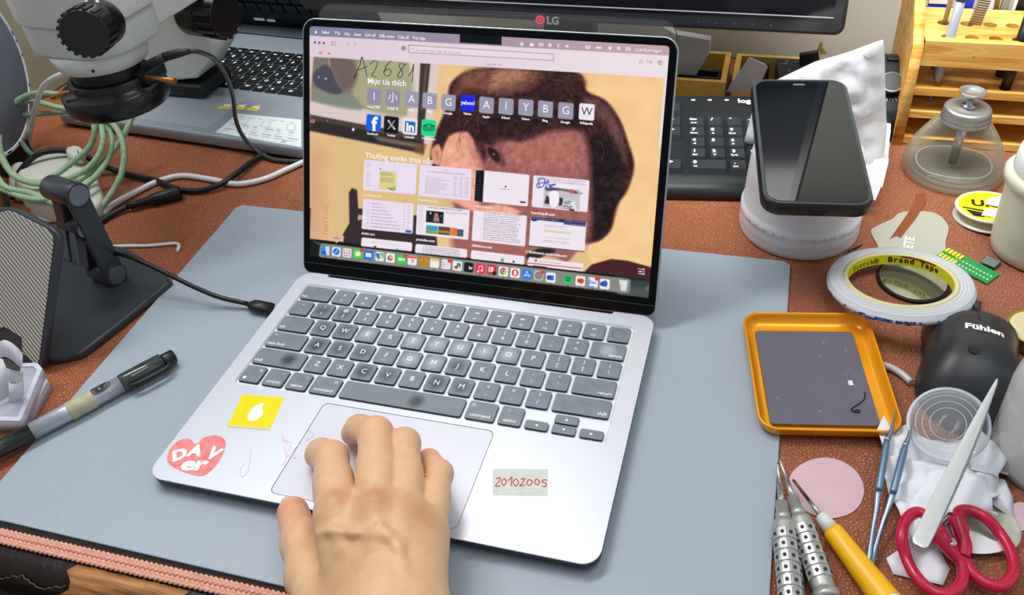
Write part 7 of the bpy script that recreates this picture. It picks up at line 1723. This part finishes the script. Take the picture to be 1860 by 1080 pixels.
# ---- folding phone stand
m_st = mat('stand_black', '#353a40', .32, spec=.5); m_capd = mat('hinge_cap', '#7f868c', .35, metal=.7)
P = [at(x, y, .007) for x, y in ((60, 640), (85, 652), (128, 645), (165, 628), (300, 520), (307, 508), (296, 494), (238, 455), (215, 447), (160, 440), (120, 452), (70, 500))]
c = sum(P, Vector()) / len(P)
stand = thing('phone_stand', 'black folding phone stand with a grey textured rest and hinge joints', 'phone stand', (c.x, c.y, .0004))
q = [(p.x - c.x, p.y - c.y) for p in P]; q = q if area2(q) > 0 else q[::-1]
b = MB(); b.prism([(p.x, p.y) for p in spline([(x, y, 0) for x, y in q], 4, True)], .0, .0072, bev=.0022, seg=4, bot=True); child(b, 'base_plate', m_st, stand)
lowA, lowB = at(183, 488, .0165), at(213, 499, .0165)
hd = (lowB - lowA); hd.z = 0; hd.normalize(); lowA = lowB - hd * .028
topB = at(143, 355, .102); topA = topB - hd * .030; midB = at(157, 414, .0700) + hd * .0; midA = midB - hd * .026
def cylp(name, a, b2, r, m=m_st):
    b = MB(); b.tube([a, a + (b2 - a) * .03, b2 - (b2 - a) * .03, b2], [r * .93, r, r, r * .95], 28); return wch(b, name, m, stand)
cylp('hinge_barrel', lowA, lowB, .0098); cylp('hinge_barrel', topA - hd * .004, topB, .0102); cylp('hinge_barrel', midA, midB, .0088)
for pB, r in ((lowB, .0080), (topB, .0084), (midB, .0080)):
    b = MB(); b.tube([pB - hd * .0002, pB + hd * .0007], r, 28); wch(b, 'hinge_cap', m_capd, stand)
b = MB(); zc = (lowA + lowB) / 2; b.T = Matrix.Translation((zc.x, zc.y, .0075)) @ Matrix.Rotation(math.atan2(hd.y, hd.x), 4, 'Z'); b.box(-.013, .013, -.008, .008, 0, .010, .001); wch(b, 'hinge_foot', m_st, stand)
def link(name, a, b2, w, th, side):
    d = (b2 - a).normalized(); s = hd; n = d.cross(s).normalized(); b = MB()
    for off_ in side:
        b.loops([[tuple(p + s * (off_ + sx * th / 2) + n * (sy * w)) for sx, sy in ((-1, -1), (1, -1), (1, 1), (-1, 1))] for p in (a - d * .003, b2 + d * .003)], smooth=False)
    o = wch(b, name, m_st, stand); modbev(o, .0008, 2); return o
link('lower_arm', lowB - hd * .004, topB - hd * .004, .0088, .0050, (0,)); link('lower_arm', lowA + hd * .004, topA + hd * .006, .0088, .0050, (0,))
link('upper_arm', topA + hd * .010, midA + hd * .006, .0075, .0110, (0,)); link('brace', midA, at(128, 470, .052), .0050, .008, (0, .012))
# tilted rest
p1, p2, p3 = at(75, 668, .0060), at(107, 430, .100), at(0, 640, .006)
nn_ = (p2 - p1).cross(p3 - p1).normalized(); nn_ = nn_ if nn_.dot(Vector(CAM_P) - p1) > 0 else -nn_
ux = (p1 - p3).normalized(); vx = nn_.cross(ux).normalized(); vx = vx if vx.z > 0 else -vx
RM = Matrix.Identity(4)
for i in range(3): RM[i][0] = ux[i]; RM[i][1] = vx[i]; RM[i][2] = nn_[i]; RM[i][3] = p1[i]
iv = RM.inverted()
def rp(px, py): v = iv @ atp(px, py, tuple(p1), tuple(nn_)); return (v.x, v.y)
out = [rp(*s) for s in ((-30, 640), (-30, 378), (12, 376), (30, 381), (92, 413), (103, 424), (107, 440), (88, 580), (77, 666), (70, 669), (45, 655))]
out = out if area2(out) > 0 else out[::-1]
b = MB(); b.T = RM; b.prism(out, -.0055, 0, bev=.0012, seg=2, bot=True); wch(b, 'rest_plate', m_st, stand)
inn = [rp(*s) for s in ((-30, 618), (-30, 392), (6, 384), (14, 382), (26, 385), (86, 416), (95, 426), (98, 440), (84, 560), (72, 656), (66, 660), (43, 640), (42, 612), (10, 592), (-4, 598))]
inn = inn if area2(inn) > 0 else inn[::-1]
m_pad = mat('rest_pad', '#a39f98', .55); nt = NT(m_pad); tcn = nt.add('ShaderNodeTexCoord'); mp = nt.add('ShaderNodeMapping'); nt.link(tcn.outputs['UV'], mp.inputs[0])
wvn = nt.add('ShaderNodeTexWave', {'Vector': mp.outputs[0], 'Scale': 30.0}, bands_direction='Y'); wv2 = nt.add('ShaderNodeTexWave', {'Vector': mp.outputs[0], 'Scale': 42.0}, bands_direction='X')
mxx = nt.math('MULTIPLY', wvn.outputs[1], nt.math('ADD', nt.math('MULTIPLY', wv2.outputs[1], .6), .5)); fac = nt.ramp(mxx, [(.15, (0, 0, 0)), (.5, (1, 1, 1))])
nt.link(nt.mix(fac, lin('#85827c'), lin('#c4c0b8')), nt.b.inputs['Base Color']); nt.bump(mxx, .8, .0008)
b = MB(); b.T = RM; b.prism(inn, 0, .0010); o = wch(b, 'rest_pad', m_pad, stand)
uvl = o.data.uv_layers.new(name='uv'); IT = (RM.inverted() @ Matrix.Translation(stand.location)); Rt = Matrix.Rotation(R(32), 3, 'Z')
for lp in o.data.loops:
    v = Rt @ (IT @ o.data.vertices[lp.vertex_index].co); uvl.data[lp.index].uv = (v.x * 10 / 3.0, v.y * 10 / 3.0)

# ---- clear boxes, rolled white film, pen
def clearbox(label, px, z, h):
    P = [at(x, y, z) for x, y in px]; c = sum(P, Vector()) / len(P); q = [(p.x - c.x, p.y - c.y) for p in P]; q = q if area2(q) > 0 else q[::-1]
    t = thing('clear_case', label, 'case', (c.x, c.y, z)); m = clearmat('case_clear', '#d5d8ea', .38, .9, .1); m2 = mat('case_rim', '#dfe2f2', .15, alpha=.8, spec=.8)
    b = MB(); b.prism(q, .0, h, bev=.0006, seg=1); child(b, 'case_body', m, t)
    b = MB(); b.prism(q, h, h + .0012, holes=[offset(q, .0035)]); child(b, 'case_rim', m2, t); return t
clearbox('flat clear plastic case under the other one at the left edge, beside the pen', [(-30, 784), (-30, 690), (70, 690), (86, 692), (96, 706), (62, 768), (52, 780)], .0004, .008)
clearbox('clear plastic case on top of the other one at the left edge', [(-40, 776), (-40, 676), (76, 672), (85, 682), (50, 770), (44, 778)], .0100, .007)
m_sheet = mat('white_sheet', '#e6e7ef', .45)
rf = thing('rolled_film', 'rolled white protective film standing in front of the phone stand pad', 'film', at(20, 700, .022))
b = MB()
bots = [at(*q_) for q_ in ((-40, 745, .019), (-12, 734, .0195), (4, 727, .0195), (18, 718, .020), (32, 715, .0205), (43, 717, .0205))]
tops = [at(*q_) for q_ in ((-40, 668, .048), (-12, 655, .050), (4, 652, .051), (18, 664, .050), (32, 668, .0495), (42, 669, .049))]
b.loops([[tuple(p) for p in spline(bots, 4)], [tuple(p) for p in spline(tops, 4)]], closed=False, cap0=False, cap1=False); o = wch(b, 'film_sheet', m_sheet, rf); modsolid(o, .0004)
b = MB(); cb, ct_ = at(29, 721, .0190), at(30, 690, .036)
b.loops([[tuple(c_ + Vector((.0052 * math.cos(a_), .0040 * math.sin(a_), 0))) for a_ in np.linspace(R(150), R(400), 22)] for c_ in (cb, ct_)], closed=False, cap0=False, cap1=False); o = wch(b, 'rolled_edge', m_sheet, rf); modsolid(o, .0004)
b = MB(); P = [(-14, 660, .044), (-8, 630, .052), (4, 618, .056), (16, 620, .056), (30, 630, .053), (40, 642, .048), (39, 652, .046)]
b.loops([[tuple(p) for p in spline([at(*s) for s in P], 3)], [tuple(p) for p in spline([at(x, y + 30, z - .016) for x, y, z in P], 3)]], closed=False, cap0=False, cap1=False); o = wch(b, 'curled_end', m_sheet, rf); modsolid(o, .0004)
b = MB(); P = [at(*s) for s in ((6, 654, .055), (14, 652, .056), (28, 660, .055), (38, 668, .053), (36, 674, .052), (24, 672, .052), (12, 668, .053))]
b.loops([[tuple(p) for p in P], [tuple(p + Vector((0, 0, .0006))) for p in P]], smooth=False); wch(b, 'dark_backing', mat('dark_backing', '#2f3634', .5), rf)
A_, B_ = at(-60, 846, .0098), at(318, 645, .0100)
pen = thing('marker_pen', 'silver and black marker pen wrapped with yellowed tape, lying on the mat corner', 'pen', A_, (B_ - A_).to_track_quat('Z', 'Y').to_euler()); Lp = (B_ - A_).length
def s_at(px, py): p = at(px, py, .0099); return (p - A_).length
def pseg(name, prof, m, lb=None):
    b = MB(); b.lathe([(r, s) for r, s in prof], 32); return child(b, name, m, pen, lb)
s1, s2, s3, s4, s5 = s_at(54, 778), s_at(120, 742), s_at(165, 716), s_at(218, 694), Lp
pseg('lower_barrel', [(.0055, 0), (.0062, .004), (.0064, s1)], mat('pen_dark', '#1c2624', .25, spec=.6)); pseg('barrel', [(.0064, s1 + .0001), (.0066, s2), (.0066, s4)], mat('pen_silver', '#b8bcc8', .3, metal=.5))
pseg('tape_wrap', [(.0068, s2), (.0072, s2 + .0005), (.0072, s3), (.0068, s3 + .0004)], mat('old_tape', '#b9b89a', .5, noise=(200, .5), col2='#a3a284'), 'yellowed tape wrapped round the barrel')
pseg('cap', [(.0068, s4 + .0001), (.0072, s4 + .001), (.0072, s5 - .010), (.0066, s5 - .0095)], mat('cap_smoky', '#27302e', .12, spec=.8, noise=(120, .5), col2='#3c4744')); pseg('cap_end', [(.0055, s5 - .0095), (.0058, s5 - .008), (.0056, s5 - .001), (.004, s5)], m_blackp)
b = MB(); rt_ = pen.rotation_euler.to_matrix().inverted(); sdv = rt_ @ Vector((.55, -.75, .15)); a_ = math.atan2(sdv.y, sdv.x)
b.T = Matrix.Rotation(a_, 4, 'Z'); b.tube(spline([(.0060, 0, s5 - .006), (.0105, 0, s5 - .010), (.0112, 0, s5 - .020), (.0108, 0, s4 + .010), (.0085, 0, s4 + .004)], 5), .0016, 8, flat=1.3); child(b, 'clip', m_blackp, pen)
b = MB(); upv = rt_ @ Vector((-.15, -.35, .95)); a_ = math.atan2(upv.y, upv.x)
for k, rr2 in enumerate((.0024, .0036, .0050)):
    ptsr = []
    for q in range(25):
        t_ = 2 * PI * q / 24; ang_ = a_ + (rr2 * .75 * math.sin(t_)) / .0067; ptsr.append((.00668 * math.cos(ang_), .00668 * math.sin(ang_), s3 + .006 + rr2 * 1.5 * math.cos(t_)))
    b.tube(ptsr, .0004, 4)
for dz in (-.0016, .0016): b.tube([(.0066 * math.cos(a_), .0066 * math.sin(a_), s3 + .006 + dz), (.0069 * math.cos(a_), .0069 * math.sin(a_), s3 + .006 + dz)], .0011, 10)
child(b, 'barrel_logo', m_blackp, pen)
# ================================================================ pieces of a part sit under that part
def nest(root, parent, *names):
    par = next((c for c in root.children if c.name.split('.')[0] == parent), None)
    if par is None: return
    for c in list(root.children):
        if c is not par and c.name.split('.')[0] in names: c.parent = par
nest(lap, 'lid', 'screen_bezel', 'bezel_seam', 'display', 'display_lettering', 'marker_writing')
nest(lap, 'base', 'rubber_foot', 'sticker', 'masking_tape', 'pen_scribble', 'hinge')
nest(asus, 'base', 'underside', 'sticker', 'hinge', 'keyboard_well')
nest(mon, 'housing', 'screen', 'trim_strip', 'logo', 'button_marks')
nest(jar, 'body', 'embossed_marks')
nest(phone, 'case', 'case_lip', 'charging_port_opening'); nest(phone, 'screen', 'earpiece')
nest(tape, 'core', 'core_liner', 'core_lettering', 'red_stripe'); nest(tape, 'tape_winding', 'winding_lines', 'blue_print_marks', 'outer_print')
nest(mouse, 'shell', 'button_seam', 'side_button', 'maker_lettering', 'dark_spot')
nest(kb, 'housing', 'maker_lettering', 'indicator_marks'); nest(kb2, 'housing', 'indicator_lights')
nest(pcb, 'board', 'gold_pads', 'connector'); nest(sc_, 'board', 'pads')
nest(stand, 'rest_plate', 'rest_pad'); nest(pen, 'barrel', 'tape_wrap', 'barrel_logo'); nest(pen, 'cap', 'cap_end', 'clip')
nest(ld, 'disc', 'rings'); nest(roll, 'winding', 'rim', 'rim_marks'); nest(ps, 'housing', 'dial_marks'); nest(ps, 'knob', 'knob_ring')
nest(bpy.data.objects['solder_spool'], 'flanges', 'label', 'wound_wire'); nest(rack, 'front_board', 'nail_head'); nest(desk, 'desk_top', 'torn_wood_patch', 'torn_vinyl_lip')
nest(cover, 'leather_sheet', 'braided_trim', 'hem_stitching', 'painted_shade_strip')
for o_ in list(COL.objects):
    if o_.get('category') == 'screwdriver': nest(o_, 'grip', 'raised_pads', 'dimples')
GROUPS = {'precision_screwdriver': 'precision screwdrivers at the edge of the mat', 'lens_cloth': 'white lens cloths in the crumpled pile', 'power_adapter': 'white power adapters under the green cable coil',
          'component_tray': 'black component trays in the wooden boxes', 'clear_case': 'clear plastic cases at the left edge', 'paper_scrap': 'paper scraps stuck on the solder spool',
          'flat_file': 'tool handles behind the rack', 'white_cable': 'white cables at the left'}
for o_ in list(COL.objects):
    k_ = o_.name.split('.')[0]
    if o_.parent is None and k_ in GROUPS: o_['group'] = GROUPS[k_]
